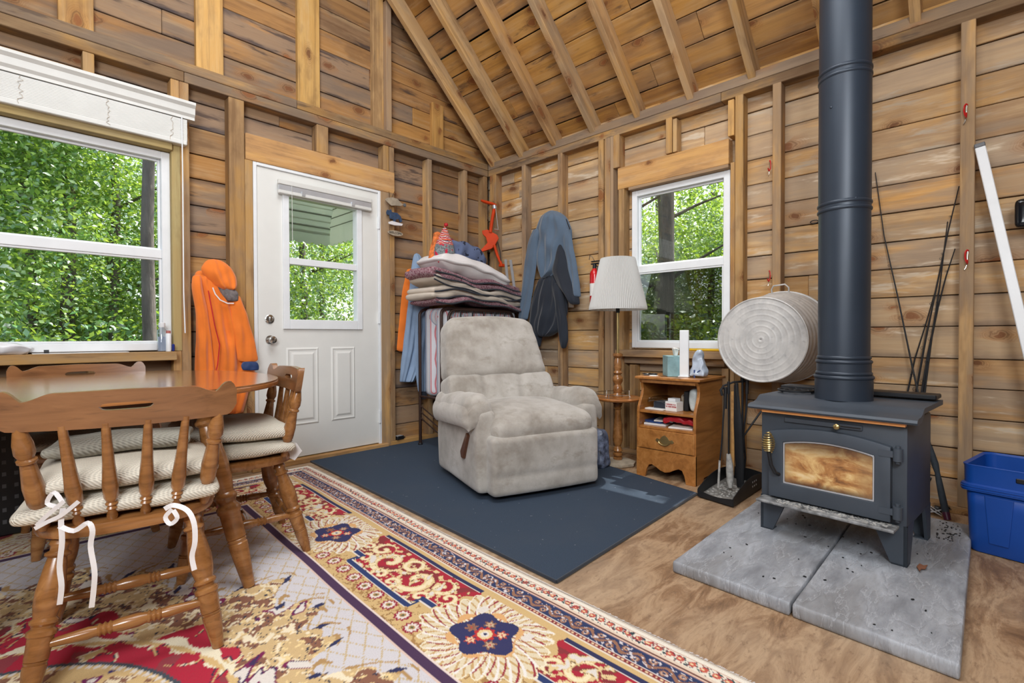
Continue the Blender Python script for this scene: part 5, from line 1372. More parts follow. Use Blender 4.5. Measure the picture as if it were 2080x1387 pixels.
tool('fire_tongs', 'black scissor fire tongs leaning against the wall behind the shovel', 'tongs', [('arm', 'black_metal', at2(D_, [(1518, 772), (1516, 830), (1510, 880), (1514, 930), (1509, 985)]), .0055), ('arm', 'black_metal', at2(D_, [(1546, 835), (1530, 858), (1511, 885), (1508, 940)]), .0055), ('grip', 'black_plastic', at2(D_, [(1518, 768), (1517, 800)]), .010)])
E_ = (-.30, -2.47)
tool('tool_stand', 'black upright stand of the hearth tool set, behind the tools', 'stand', [('post', 'black_metal', at2(E_, [(1508, 770), (1508, 870), (1509, 965)]), .0065), ('crossbar', 'black_metal', at2(E_, [(1468, 784), (1490, 776), (1520, 774)]), .006), ('finial', 'black_metal', at2(E_, [(1508, 764), (1508, 774)]), .011)])
F_ = (-.36, -2.49)
ws = tag(MB().tube(at2(F_, [(1489, 795), (1489, 860), (1489, 930), (1487, 965)]), .011, 6).build('wood_stick', M['nailer'], None), 'pale wooden stick standing between poker and shovel', 'stick')

# ================================================================== FISHING RODS
def rod(pts_px, xs, label, grip=None, guides=5, tipr=.0022, butt=.0068):
    P_ = [atX(x, *p) for p, x in zip(pts_px, xs)]
    r = empty('fishing_rod', P_[-1], 0, label, 'fishing rod'); L_ = [p-P_[-1] for p in P_]
    full = []
    for i in range(len(L_)-1):
        for k in range(6): full.append(L_[i].lerp(L_[i+1], k/6))
    full.append(L_[-1]); n_ = len(full)
    MB().tube(full, [tipr+(butt-tipr)*(i/(n_-1)) for i in range(n_)], 8).build('blank', M['black_plastic'], r, True)
    for g in range(guides):
        i = int((g+1)*n_/(guides+1.5)); c = full[i]+Vector((-.010-.001*g, .006, 0)); rr_ = .004+.0016*g
        MB().tube([c+Vector((-.2*rr_*math.cos(a), rr_*math.cos(a), rr_*math.sin(a))) for a in [k*2*math.pi/12 for k in range(12)]], .0009, 5, closed=True).tube([full[i], c], .0009, 5).build('line_guide', M['black_metal'], r)
    if grip:
        a, b = grip; g0 = L_[-1].lerp(L_[-2], a); g1 = L_[-1].lerp(L_[-2], b)
        gp_ = [g0.lerp(g1, t) for t in (0, .04, .45, .5, .56, .70, .74, .8, .95, 1)]
        MB().tube(gp_, [.014, .016, .0165, .011, .011, .011, .013, .016, .012, .007], 12).build('grip', M['foam'], r, True)
    return r
rod([(1778, 350), (1796, 480), (1823, 600), (1852, 740), (1881, 870), (1903, 960), (1925, 1056)], [.07, .065, .05, .02, -.04, -.10, -.17], 'fishing rod leaning left, its thick dark grip down by the blue tote', None, 6, butt=.0065)
gq = [atX(x, *p) for p, x in (((1890, 905), -.06), ((1893, 920), -.07), ((1899, 942), -.09), ((1904, 960), -.10), ((1907, 975), -.11), ((1913, 1005), -.135), ((1921, 1040), -.16), ((1925, 1056), -.17))]
gr = MB().tube([p-gq[-1] for p in gq], [.007, .012, .016, .011, .013, .015, .0155, .014], 14); rd1 = [o for o in bpy.data.objects if o.name.startswith('fishing_rod')][-1]
gr.build('grip', M['foam'], rd1, True)
MB().tube([p-gq[-1] for p in gq[-2:]], [.0158, .0145], 14).build('butt_cap', plain('butt_cap', (70, 24, 48), .4), rd1, True)
rod([(1948, 378), (1926, 470), (1903, 580), (1880, 690), (1862, 790), (1850, 850), (1838, 960)], [.08, .075, .07, .05, .03, .0, -.06], 'slim fishing rod leaning right, tip beside the stud hook', None, 6)
rod([(1940, 505), (1922, 560), (1905, 625), (1885, 720), (1872, 800), (1862, 880)], [.08, .08, .07, .055, .03, -.02], 'shorter brown fishing rod in the bundle behind the stove', None, 4)
rod([(1925, 450), (1909, 580), (1892, 690), (1880, 780), (1868, 900)], [.08, .07, .06, .04, -.02], 'dark purple fishing rod in the middle of the rod bundle', None, 5, butt=.006)
rod([(1903, 580), (1880, 660), (1858, 730), (1845, 790), (1835, 830), (1815, 920)], [.085, .08, .06, .05, .03, -.02], 'silvery fishing rod crossing lowest behind the others', None, 3, butt=.006)
rl_ = empty('fishing_reel', atX(-.10, 1898, 1034), 0, 'silver and black spinning reel resting on the wall plate by the rod butt', 'reel')
c0 = Vector((0, 0, 0))
MB().lathe((0, .02, .0), [(0, -.02), (.020, -.018), (.022, -.01), (.014, -.006), (.014, .008), (.022, .012), (.018, .02), (0, .022)], 20, (0, 1, .2)).build('spool', M['chrome'], rl_, True)
soft('gear_housing', (.035, .04, .045), .014, M['black_plastic'], rl_, (.012, -.010, -.004), n=(6, 6, 6))
MB().tube([(-.01, .03, .024), (-.03, .01, .018), (-.034, -.02, .0), (-.02, -.04, -.02)], .0022, 6).build('bail_wire', M['silver'], rl_, True)
MB().tube([(-.02, .032, -.02), (-.024, 0, -.006), (-.02, -.035, .012)], .0035, 6).tube([(-.02, .028, .012), (-.024, -.0, -.006), (-.02, -.03, -.022)], .0035, 6).build('crank_arm', M['silver'], rl_, True)
MB().tube([(-.02, -.045, .016), (-.02, -.062, .028)], [.008, .013], 10).build('crank_knob', M['chrome'], rl_, True)
rl2 = empty('fishing_reel', atX(-.10, 1877, 985), 0, 'grey fishing reel half hidden behind the right side of the stove', 'reel')
MB().lathe((0, 0, 0), [(0, -.02), (.022, -.018), (.024, -.008), (.015, -.004), (.015, .01), (.024, .014), (0, .02)], 18, (.3, 1, 0)).build('spool', M['grey_plastic'], rl2, True)
MB().tube([(0, -.02, .02), (-.02, -.03, .045), (-.01, 0, .06)], .004, 6).build('bail_wire', M['black_metal'], rl2, True)
soft('gear_housing', (.03, .035, .06), .012, M['black_plastic'], rl2, (.0, .0, .05), n=(6, 6, 6))

# ================================================================== WHITE POLE, TOTE, ROUND BLACK THING
pa, pb = atX(-.012, 1991, 300), atX(-.10, 2090, 720); pd = (pb-pa)
pe = pa+pd*((.02-pa.z)/pd.z)
pole = empty('white_post', pe, 0, 'long square white vinyl post leaning on the wall above the blue tote', 'post')
zax = (pa-pe).normalized(); xax = Vector((0, 1, 0)).cross(zax).normalized(); yax = zax.cross(xax)
Mx = Matrix(((xax.x, yax.x, zax.x), (xax.y, yax.y, zax.y), (xax.z, yax.z, zax.z)))
Lp = (pa-pe).length
MB().box(zax*(Lp/2), (.030, .040, Lp), Mx, bev=.003).build('tube', M['white_vinyl'], pole)
MB().box(zax*(Lp+.010), (.031, .041, .022), Mx, bev=.003).build('end_cap', M['grey_plastic'], pole)
tote = empty('storage_tote', (-.41, -3.83, 0), R(-11), 'cobalt blue plastic storage tote without lid at the right edge', 'tote')
BLU = plain('cobalt_plastic', (18, 72, 158), .38, var=.05)
def ring_(hx_, hy_, r_, z, n=8):
    pts = []
    for sx, sy, a0 in ((1, 1, 0), (-1, 1, 90), (-1, -1, 180), (1, -1, 270)):
        for i in range(n+1):
            a = R(a0+90*i/n); pts.append(Vector((sx*(hx_-r_)+r_*math.cos(a), sy*(hy_-r_)+r_*math.sin(a), z)))
    return pts
def shell(levels, name, mat, par, close=True):
    vs = []; fs = []; n_ = len(levels[0])
    for l in levels: vs += l
    for i in range(len(levels)-1):
        for k in range(n_): fs.append((i*n_+k, i*n_+(k+1) % n_, (i+1)*n_+(k+1) % n_, (i+1)*n_+k))
    if close: fs.append(tuple(range(n_-1, -1, -1)))
    return MB().add(vs, fs).build(name, mat, par, True, auto=35)
HX, HY = .185, .26
lv = []
for z, k in ((.004, .90), (.012, .915), (.10, .93), (.20, .945), (.262, .955)): lv.append(ring_(HX*k, HY*k, .035, z))
bo_ = shell(lv, 'body', BLU, tote); md = bo_.modifiers.new('t', 'SOLIDIFY'); md.thickness = .003; md.offset = -1
lv = [ring_(HX*.955, HY*.955, .035, .262), ring_(HX*1.02, HY*1.02, .04, .262), ring_(HX*1.02, HY*1.02, .04, .288), ring_(HX*.98, HY*.98, .038, .294), ring_(HX*.985, HY*.985, .038, .36), ring_(HX*1.0, HY*1.0, .04, .372), ring_(HX*.99, HY*.99, .04, .374), ring_(HX*.955, HY*.955, .036, .366), ring_(HX*.94, HY*.94, .035, .27)]
shell(lv, 'rim', BLU, tote, False)
for k_ in (.270, .280): 
    MB().tube(ring_(HX*1.022, HY*1.022, .04, k_), .0025, 6, closed=True).build('rim_rib', BLU, tote, True)
for yy in (.15, -.02):
    MB().prism([(-HX*.955-.004, yy+.035, .25), (-HX*.955-.004, yy-.055, .25), (-HX*.925-.004, yy-.040, .05), (-HX*.925-.004, yy+.020, .05)], (.006, 0, 0)).build('raised_panel', BLU, tote, bevel=.003)
MB().box2((-HX*.995-.002, .01, .325), (-HX*.995+.004, .09, .345), bev=.003).build('hand_slot', M['black_plastic'], tote)
MB().tube([(-HX*.95-.004, -.02, .16), (-HX*.95-.004, -.14, .16)], .004, 6).build('latch_bar', M['silver'], tote)
bk_ = empty('hanging_helmet', atX(-.02, 2086, 432), 0, 'glossy black rounded helmet-like object hanging at the right edge of view', 'helmet')
soft('dome', (.05, .085, .14), .04, plain('gloss_black', (18, 22, 28), .12), bk_, (0, -.0, 0), n=(8, 10, 12))
MB().tube([(0, 0, .06), (.02, 0, .09), (.06, 0, .10)], .003, 6).build('loop', M['black_metal'], bk_)
# extinguisher
ex = empty('fire_extinguisher', (-.045, -1.305, 1.13), 0, 'small red fire extinguisher hung on the stud beside the lamp shade', 'extinguisher')
MB().lathe((0, 0, 0), [(0, 0), (.034, .002), (.038, .010), (.038, .29), (.034, .315), (.018, .335), (.014, .345), (0, .345)], 24).build('cylinder', M['red_paint'], ex, True)
MB().lathe((0, 0, 0), [(.0384, .12), (.0387, .12), (.0387, .22), (.0384, .22)], 24, cap=False).build('label_band', M['paper'], ex, True)
MB().tube([(0, 0, .343), (0, 0, .385)], [.016, .013], 12).build('valve', M['black_metal'], ex, True)
MB().box2((-.012, -.045, .375), (.012, .03, .387), bev=.003).box2((-.010, -.05, .395), (.010, .03, .405), bev=.003).build('squeeze_handle', M['black_plastic'], ex)
MB().tube([(0, .0, .405), (-.005, .02, .44), (0, .045, .455), (.005, .055, .42)], .003, 6).build('wire_loop', M['chrome'], ex, True)
MB().tube([(0, -.01, .37), (-.02, -.045, .35), (-.03, -.05, .28), (-.032, -.045, .22)], .006, 8).build('hose', M['black_plastic'], ex, True)

# ================================================================== GARMENTS
def garment(name, atf, pos, rows, depth, mat, parent, folds=(.006, 5), seed=0, nc=26, step=9, back=0.0, off=0.0):
    """rows: (py, pxl, pxr) outline on the wall plane; cloth bulges off it"""
    rows = sorted(rows); ys = []
    y = rows[0][0]
    while y < rows[-1][0]: ys.append(y); y += step
    ys.append(rows[-1][0])
    def itp(y):
        for (a, b) in zip(rows[:-1], rows[1:]):
            if a[0] <= y <= b[0]:
                t = (y-a[0])/(b[0]-a[0]+1e-9); t = t*t*(3-2*t)*.5+t*.5; return a[1]+(b[1]-a[1])*t, a[2]+(b[2]-a[2])*t
        return rows[-1][1:]
    nrm = Vector((-1, 0, 0)) if atf is atX else Vector((0, -1, 0))
    vs = []; fs = []; nr = len(ys)
    for j, y in enumerate(ys):
        l, r = itp(y); e = min(1, (j+.4)/2.2)*min(1, (nr-j-.4)/1.0) if nr > 3 else 1
        A = atf(pos, l, y); Bp = atf(pos, r, y); v = j/max(1, nr-1)
        ring = []
        for k in range(nc):
            t = k/(nc-1); s_ = math.sin(math.pi*t)**.55 if 0 < t < 1 else 0
            p = A.lerp(Bp, t); f = math.sin(folds[1]*math.pi*t*1.0+seed+1.6*math.sin(v*3+seed)+1.0*math.sin(v*7.1))
            f += .7*math.sin(folds[1]*2.3*t*math.pi+seed*2+v*6)+.5*math.sin(v*16+t*7+seed)
            d = depth*s_*e*(.75+.25*math.sin(v*2.5+seed))+folds[0]*f*s_*min(1, .25+v*1.3)+.006*nz(p, 11, seed)*s_
            ring.append(p+nrm*(max(.004*s_, d)+off))
        for k in range(nc-2, 0, -1):
            t = k/(nc-1); ring.append(A.lerp(Bp, t)+nrm*(off-.004*math.sin(math.pi*t)+back))
        vs += ring
    m_ = len(ring)
    for j in range(nr-1):
        for k in range(m_): fs.append((j*m_+k, j*m_+(k+1) % m_, (j+1)*m_+(k+1) % m_, (j+1)*m_+k))
    fs.append(tuple(range(m_-1, -1, -1))); fs.append(tuple((nr-1)*m_+k for k in range(m_)))
    return MB().add(vs, fs).build(name, M[mat] if isinstance(mat, str) else mat, parent, True, auto=75, sub=1)
PY = -.02
hd = empty('orange_hoodie', (0, 0, 0), label='bright orange hooded jacket hanging between the big window and the door', cat='jacket')
garment('body', atY, PY, [(548, 398, 440), (575, 388, 452), (610, 395, 478), (650, 396, 494), (690, 396, 508), (720, 394, 516), (752, 393, 520), (800, 395, 505), (840, 400, 495)], .085, 'orange', hd, (.016, 5), 1)
garment('left_sleeve', atY, PY, [(560, 384, 402), (580, 381, 404), (640, 390, 416), (700, 394, 424), (760, 396, 430), (810, 398, 428)], .035, 'orange', hd, (.006, 2), 2, 14, off=.075)
garment('right_sleeve', atY, PY, [(600, 455, 480), (650, 462, 498), (700, 470, 512), (735, 474, 518)], .03, 'orange', hd, (.006, 2), 3, 14, off=.075)
garment('cuff_lining', atY, PY, [(733, 482, 512), (742, 478, 517), (751, 482, 516)], .02, plain('navy_lining', (36, 58, 104), .6), hd, (.002, 2), 3, 12, 4, off=.095)
garment('hood', atY, PY, [(528, 418, 436), (535, 408, 452), (548, 400, 466), (565, 410, 474), (580, 424, 476), (592, 440, 472)], .07, 'orange', hd, (.010, 3), 5, 20, 6, off=.06)
garment('grey_yoke', atY, PY, [(582, 432, 440), (592, 436, 474), (602, 442, 476), (614, 452, 475)], .025, plain('grey_camo', (120, 112, 112), .9, var=.3, vs=40), hd, (.003, 2), 6, 16, 4, off=.088)
MB().ribbon([atY(-.135, x, y) for x, y in ((432, 584), (437, 597), (447, 609), (462, 616), (475, 616))], .007, wd=(0, -1, 0)).build('reflective_trim', M['white_cloth'], hd)
MB().ribbon([atY(-.130, x, y) for x, y in ((423, 590), (436, 660), (446, 700), (442, 740), (430, 790))], .006, wd=(0, -1, 0)).build('pocket_seam', M['red_cloth'], hd)
# light blue shirt with orange vest behind it
vst = empty('orange_vest', (0, 0, 0), label='blaze orange vest hanging mostly behind the light blue shirt', cat='vest')
garment('cloth', atY, .03, [(545, 826, 845), (600, 815, 868), (640, 811, 882), (680, 807, 884), (716, 804, 880)], .03, 'orange', vst, (.004, 3), 4)
shv = empty('light_blue_shirt', (0, 0, 0), label='pale blue long-sleeved shirt hanging from the stud right of the door', cat='shirt')
garment('body', atY, .0, [(514, 842, 850), (524, 838, 856), (550, 834, 862), (600, 830, 866), (650, 824, 868), (700, 818, 866), (740, 813, 862), (776, 811, 842)], .05, 'light_blue', shv, (.012, 4), 7)
garment('sleeve', atY, .0, [(560, 842, 864), (650, 836, 866), (720, 834, 864), (770, 838, 862), (795, 842, 861)], .028, 'light_blue', shv, (.006, 2), 8, 14, off=.05)
garment('cuff', atY, .0, [(793, 843, 861), (801, 843, 861), (810, 846, 859)], .024, 'navy', shv, (.002, 2), 8, 12, 4, off=.05)
# blue-grey fleece and navy jacket on the right wall
fl = empty('blue_grey_fleece', (0, 0, 0), label='slate blue fleece jacket with dark side panels hanging left of the extinguisher', cat='jacket')
FP = -.005
garment('body', atX, FP, [(428, 1118, 1132), (434, 1108, 1146), (446, 1098, 1158), (470, 1090, 1166), (500, 1088, 1166), (530, 1090, 1160), (552, 1096, 1148), (567, 1102, 1120)], .085, 'slate_cloth', fl, (.017, 4), 2, 28, 7, off=.015)
garment('left_sleeve', atX, FP, [(466, 1090, 1104), (500, 1079, 1100), (540, 1072, 1098), (580, 1068, 1092), (620, 1063, 1086), (650, 1060, 1080)], .045, 'slate_cloth', fl, (.006, 2), 3, 14, off=.05)
garment('left_cuff', atX, FP, [(646, 1060, 1079), (656, 1064, 1076)], .035, 'navy', fl, (.002, 2), 3, 12, 3, off=.052)
garment('right_sleeve', atX, FP, [(466, 1150, 1166), (500, 1152, 1172), (540, 1160, 1180), (580, 1168, 1186), (604, 1173, 1188)], .045, 'slate_cloth', fl, (.006, 2), 4, 14, off=.05)
garment('dark_side_panel', atX, FP, [(496, 1142, 1146), (520, 1136, 1158), (550, 1128, 1166), (580, 1140, 1174), (605, 1160, 1184), (620, 1168, 1186)], .075, 'navy', fl, (.006, 2), 5, 16, off=.045)
MB().ribbon([atX(-.11, x, y) for x, y in ((1150, 445), (1154, 456), (1158, 466))], .008, wd=(-1, 0, 0)).build('hanging_loop', M['black_plastic'], fl)
nj = empty('navy_jacket', (0, 0, 0), label='dark navy jacket hanging below the slate blue fleece', cat='jacket')
garment('body', atX, FP, [(556, 1112, 1128), (570, 1096, 1146), (600, 1086, 1156), (630, 1080, 1158), (655, 1078, 1152), (674, 1082, 1140), (684, 1098, 1122)], .06, 'navy', nj, (.014, 5), 6, 28, 7, off=.02)
garment('sleeve', atX, FP, [(575, 1128, 1150), (620, 1136, 1156), (660, 1142, 1162), (692, 1146, 1163), (708, 1149, 1158)], .04, 'navy', nj, (.006, 2), 7, 14, off=.055)
garment('sleeve', atX, FP, [(640, 1082, 1104), (670, 1088, 1108), (692, 1090, 1104), (704, 1093, 1101)], .035, 'navy', nj, (.005, 2), 8, 14, off=.02)
lw = empty('cream_garment', (0, 0, 0), label='sliver of cream cloth showing behind the navy jacket', cat='cloth')
garment('cloth', atX, .03, [(570, 1146, 1160), (600, 1150, 1168), (625, 1154, 1166)], .03, 'cream', lw, (.003, 2), 9, 12)

# ================================================================== ROLLAWAY COT
cot = empty('folding_cot', (-.53, -.30, 0), 0, 'folded rollaway cot with brown tube frame and red-blue striped mattress behind the recliner', 'folding bed')
co = Vector(cot.location)
def cb_(name, mb, mat, par=None, **k):
    for i in range(len(mb.v)): mb.v[i] = Vector(mb.v[i])-co
    return mb.build(name, mat if not isinstance(mat, str) else M[mat], par or cot, **k)
def ticking():
    m, nt, b = newmat('striped_ticking'); n = N(nt); s = n.sep(n.obj()); x = n.m('MULTIPLY', n.m('ADD', s[0], n.m('MULTIPLY', s[1], 1.0)), 1/.105)
    fx = n.m('FRACT', x)
    base = lin((214, 214, 220))
    c = n.ramp(fx, [(0, base), (.12, lin((150, 172, 204))), (.22, base), (.30, lin((196, 70, 86))), (.38, base), (.44, lin((60, 64, 84))), (.47, base), (.58, lin((206, 120, 128))), (.66, base), (.74, lin((96, 104, 130))), (.77, base)], 'CONSTANT')
    q_ = n.noise(n.obj(), 20, 3); c = n.mix(n.m('MULTIPLY', q_, .15), c, lin((150, 146, 140)))
    n.set(b.inputs['Base Color'], c); b.inputs['Roughness'].default_value = .9; return m
TK = ticking()
x0c, x1c = -.92, -.06
def mf(p, u):
    p.y += .012*math.sin(p.x*34)*math.sin(p.z*30)*(1-abs(u[0])**6); p.z += .006*math.sin(p.x*40)*(u[2] > .5); return p
for (yy, nm) in ((-.385, 'mattress'), (-.235, 'mattress')):
    soft(nm, (x1c-x0c, .135, .74), .05, TK, cot, ((x0c+x1c)/2-co.x, yy-co.y, .79), n=(40, 6, 30), fn=mf, sub=0)
soft('mattress_fold', (x1c-x0c, .28, .16), .07, TK, cot, ((x0c+x1c)/2-co.x, -.31-co.y, 1.085), n=(40, 10, 8), fn=mf, sub=0)
T = 'brown_metal'
for y in (-.17, -.46):
    pts = [(-.955, y, .02), (-.955, y, 1.10)]
    for i in range(7): a = math.pi/2*i/6; pts.append((-.955+.06-.06*math.cos(a), y, 1.10+.05*math.sin(a)))
    pts += [(-.10, y, 1.15)]
    for i in range(1, 7): a = math.pi/2*i/6; pts.append((-.10+.06*math.sin(a), y, 1.09+.06*math.cos(a)))
    pts += [(-.04, y, .02)]
    cb_('tube_frame', MB().tube(pts, .013, 10), T, smooth=True)
pts = [(-.90, -.485, .50), (-.90, -.485, 1.07)]
for i in range(7): a = math.pi/2*i/6; pts.append((-.90+.07-.07*math.cos(a), -.485, 1.07+.07*math.sin(a)))
pts.append((-.22, -.485, 1.14))
for i in range(1, 7): a = math.pi/2*i/6; pts.append((-.22+.07*math.sin(a), -.485, 1.07+.07*math.cos(a)))
pts.append((-.15, -.485, .50))
cb_('head_loop', MB().tube(pts, .012, 10), T, smooth=True)
cb_('crossbar', MB().tube([(-.90, -.487, 1.05), (-.15, -.487, 1.05)], .005, 6), T)
for x in (-.78, -.65, -.52, -.39, -.27): cb_('spring_hook', MB().tube([(x, -.492, 1.135), (x, -.495, 1.06)], .006, 6), 'black_plastic')
for y in (-.17, -.46):
    for x in (-.955, -.04):
        cb_('caster', MB().lathe((x, y, .0), [(0, 0), (.020, .002), (.020, .02), (.010, .03)], 14), 'black_plastic', smooth=True)
for k in range(3): cb_('brace', MB().tube([(-.955, -.17, .34-.05*k), (-.955, -.46, .22-.05*k)], .006, 6), T)
cb_('latch_bar', MB().tube([(-.985, -.46, .30), (-.80, -.46, .335)], .006, 6), 'silver')
cb_('side_rail', MB().tube([(-.955, -.17, .42), (-.955, -.46, .42)], .011, 8), T); cb_('side_rail', MB().tube([(-.955, -.46, .42), (-.04, -.46, .42)], .011, 8), T)
# quilts folded on top
def tweed():
    m, nt, b = newmat('maroon_print_quilt'); n = N(nt); p = n.obj(); v = n.noise(n.vm('MULTIPLY', p, (1.6, 1, 1.6)), 95, 3, .7, .4); w = n.noise(n.vm('MULTIPLY', p, (3.4, 1, .7)), 60, 2, .6)
    c = n.ramp(n.m('ADD', n.m('MULTIPLY', v, .6), n.m('MULTIPLY', w, .4)), [(.40, lin((84, 36, 54))), (.49, lin((136, 70, 88))), (.53, lin((198, 178, 180))), (.58, lin((78, 40, 58))), (.66, lin((170, 146, 150)))])
    n.set(b.inputs['Base Color'], c); b.inputs['Roughness'].default_value = .95; return m
TW = tweed()
def quilt(name, z0, layers, label, seed, tilt=0, w=1.08, dpt=.40, cx=-.54):
    q_ = empty(name, (cx, -.31, z0), 0, label, 'blanket'); z = 0
    for i, (h_, mt) in enumerate(layers):
        def fn(p, u, i=i, h_=h_):
            p.z += .026*math.sin(p.x*6.5+seed+i*.5)*(1 if u[2] > 0 else .6)+.010*math.sin(p.x*15+seed*2+i)+.010*nz(p, 7, seed+i)
            p.y += .014*math.sin(p.x*9+i*1.7+seed)+.012*nz(p, 9, seed+i+5); p.z += tilt*p.x
            return p
        soft('fold', (w-.06*((i*7+seed) % 3)/2, dpt-.015*i, h_), h_*.49, mt if not isinstance(mt, str) else M[mt], q_, (.01*((i+seed) % 3), 0, z+h_/2), n=(40, 12, 6), fn=fn)
        if i < len(layers)-1 or True:
            pts = []
            for k in range(41):
                x = -(w/2-.03)+(w-.06)*k/40; zz = z+.004+.026*math.sin(x*6.5+seed+i*.5)*.6+.010*math.sin(x*15+seed*2+i)+tilt*x; pts.append((x, -(dpt/2)+.004+.014*math.sin(x*9+i*1.7+seed)-.008, zz))
            MB().tube(pts, .0065, 6).build('binding', M['navy'], q_, True)
        z += h_*.82
    return q_
quilt('folded_quilt', 1.185, [(.045, TW), (.060, 'cream'), (.045, 'cream')], 'lower folded quilt with cream backing and maroon print, lying on the cot', 2, -.03)
quilt('folded_quilt', 1.292, [(.055, 'cream'), (.050, TW), (.045, TW)], 'upper folded quilt with maroon tweed print and navy binding, under the white pillow', 5, -.12, 1.04, .38, -.56)
def pf(p, u):
    e = 1-.72*max(abs(u[0])**3, abs(u[1])**3); p.z *= e; p.z += -.22*(p.x-.0)*(.5+.5*(p.x > 0))-.03*max(0, p.x)+.010*math.sin(p.x*24+p.y*12)*(1-u[0]**2)*.7+.008*nz(p, 10, 3)
    p.x += .02*nz(p, 5, 8); return p
pw = soft('white_pillow', (.80, .42, .19), .085, M['white_cloth'], None, (-.58, -.31, 1.505), (0, 0, R(-3)), (34, 20, 10), pf)
tag(pw, 'white pillow lying on top of the folded quilts', 'pillow')
# knit hat and bundled fleece
def hatmat():
    m, nt, b = newmat('striped_knit_hat'); n = N(nt); p = n.obj(); s = n.sep(p)
    w = n.m('ADD', n.m('MULTIPLY', s[2], 26), n.m('MULTIPLY', n.noise(p, 16, 2), 1.6)); f = n.m('FRACT', w)
    c = n.ramp(f, [(0, lin((178, 50, 56))), (.2, lin((226, 214, 206))), (.32, lin((90, 60, 90))), (.48, lin((228, 116, 62))), (.66, lin((190, 70, 76))), (.8, lin((220, 200, 196))), (.9, lin((150, 40, 52)))], 'CONSTANT')
    lo = n.sstep(s[2], .115, .10); g_ = n.ramp(n.noise(p, 80, 3), [(.4, lin((92, 98, 102))), (.6, lin((136, 142, 144)))]); c = n.mix(lo, c, g_)
    sp = n.m('MULTIPLY', n.sstep(n.noise(p, 26, 2), .62, .64), lo); c = n.mix(sp, c, lin((188, 30, 60)))
    n.set(b.inputs['Base Color'], c); b.inputs['Roughness'].default_value = .95; n.set(b.inputs['Normal'], n.bump(n.noise(p, 120, 2), .5, .003)); return m
hat = empty('knit_hat', (-.83, -.34, 1.575), R(15), 'pointed multicoloured knit hat with ear flaps on the white pillow', 'hat')
pr = [(.0, -.03), (.10, -.02), (.115, .03), (.108, .08), (.090, .13), (.062, .18), (.036, .225), (.014, .262), (.0, .268)]
mb = MB().lathe((0, 0, 0), pr, 28, cap=False); mb.v = [Vector((v.x*.95+.10*max(0, v.z)*.5, v.y*.75, v.z))+Vector((nz(v, 16, 2)*.012, nz(v, 14, 3)*.012, 0)) for v in mb.v]
mb.build('crown', hatmat(), hat, True, auto=180, sub=1)
soft('bobble', (.034, .034, .034), .016, M['red_cloth'], hat, (.032, 0, .285), n=(6, 6, 6))
MB().tube([(-.10, -.04, .0), (-.13, -.06, -.04), (-.15, -.055, -.055)], .005, 6).build('tie_string', M['red_cloth'], hat, True)
scf = empty('orange_scarf', (-.925, -.31, 1.55), 0, 'orange striped scarf end tucked behind the knit hat', 'scarf')
soft('cloth', (.05, .06, .26), .02, plain('scarf_orange', (222, 120, 60), .9, var=.4, vs=30), scf, (0.02, .0, .12), (0, R(14), 0), (6, 6, 14), crumple(.012, 14, 3))
def pat():
    m, nt, b = newmat('printed_fleece'); n = N(nt); p = n.obj(); v = n.noise(p, 17, 2, .5, .8)
    c = n.mix(n.sstep(v, .60, .62), lin((92, 104, 136)), lin((34, 38, 56))); n.set(b.inputs['Base Color'], c); b.inputs['Roughness'].default_value = .95; return m
def ff(p, u): 
    r_ = 1+.35*nz(p, 9, 4); p = Vector((p.x*r_, p.y*r_, p.z*(1+.3*nz(p, 8, 6)))); p.z += -.42*max(0, p.x-.02)+.014*math.sin(p.x*44+p.y*16)+.012*nz(p, 24, 2); return p
fo = empty('fleece_bundle', (-.58, -.28, 1.648), 0, 'bunched blue-grey printed fleece lying on the pillow beside the hat', 'fleece')
soft('cloth', (.42, .26, .145), .07, pat(), fo, (0.02, 0, .0), (0, R(6), 0), (34, 22, 12), ff)
soft('red_lining', (.10, .12, .08), .035, plain('plum_lining', (140, 44, 66), .9, var=.5, vs=30), fo, (-.14, .02, .075), n=(12, 12, 8), fn=crumple(.025, 18, 5))

# ================================================================== ICE AUGER in the corner
ia = empty('ice_auger', (-.10, -.10, 1.9), 0, 'orange hand ice auger hanging in the corner of the room', 'auger')
AO = (-.12, -.12)
def ap_(pts, dy=0): return [atV(AO, *p)-Vector(ia.location)-cf*dy for p in pts]
MB().tube(ap_([(977, 407), (985, 410), (1000, 414), (1008, 417)]), [.014, .021, .020, .015], 12, sq=(.7, 1.1)).build('top_grip', M['orange_paint'], ia, True)
MB().tube(ap_([(1004, 417), (1005, 424)]), .020, 12).build('collar', M['silver'], ia, True)
MB().tube(ap_([(1004, 424), (1000, 445), (996, 472)]), .016, 12).build('upper_arm', M['orange_paint'], ia, True)
pl_ = ap_([(979, 468), (990, 466), (1010, 477), (1013, 484), (1004, 500), (998, 505), (976, 512), (973, 511), (990, 493), (987, 482), (980, 475)])
MB().prism(pl_, cf*.03).build('crank_web', M['orange_paint'], ia, bevel=.004)
MB().tube(ap_([(1004, 498), (1010, 518), (1019, 539)], .01), .014, 12).build('lower_arm', M['orange_paint'], ia, True)
MB().box(ap_([(1019, 539)])[0], (.05, .04, .03), bev=.005).build('socket', M['orange_paint'], ia)
MB().tube(ap_([(1007, 425), (1010, 450), (1012, 466)], .02), .0025, 6).build('cable', M['silver'], ia); MB().tube(ap_([(1004, 466), (1014, 468)], .02), .009, 8).build('wing_nut', M['chrome'], ia)
MB().tube(ap_([(1011, 492), (1016, 512), (1017, 530)], .02), .0045, 6).build('strap', M['black_plastic'], ia)
lvl = empty('aluminium_channel', (0, 0, 0), 0, 'pair of bright aluminium channels standing in the corner under the auger', 'channel')
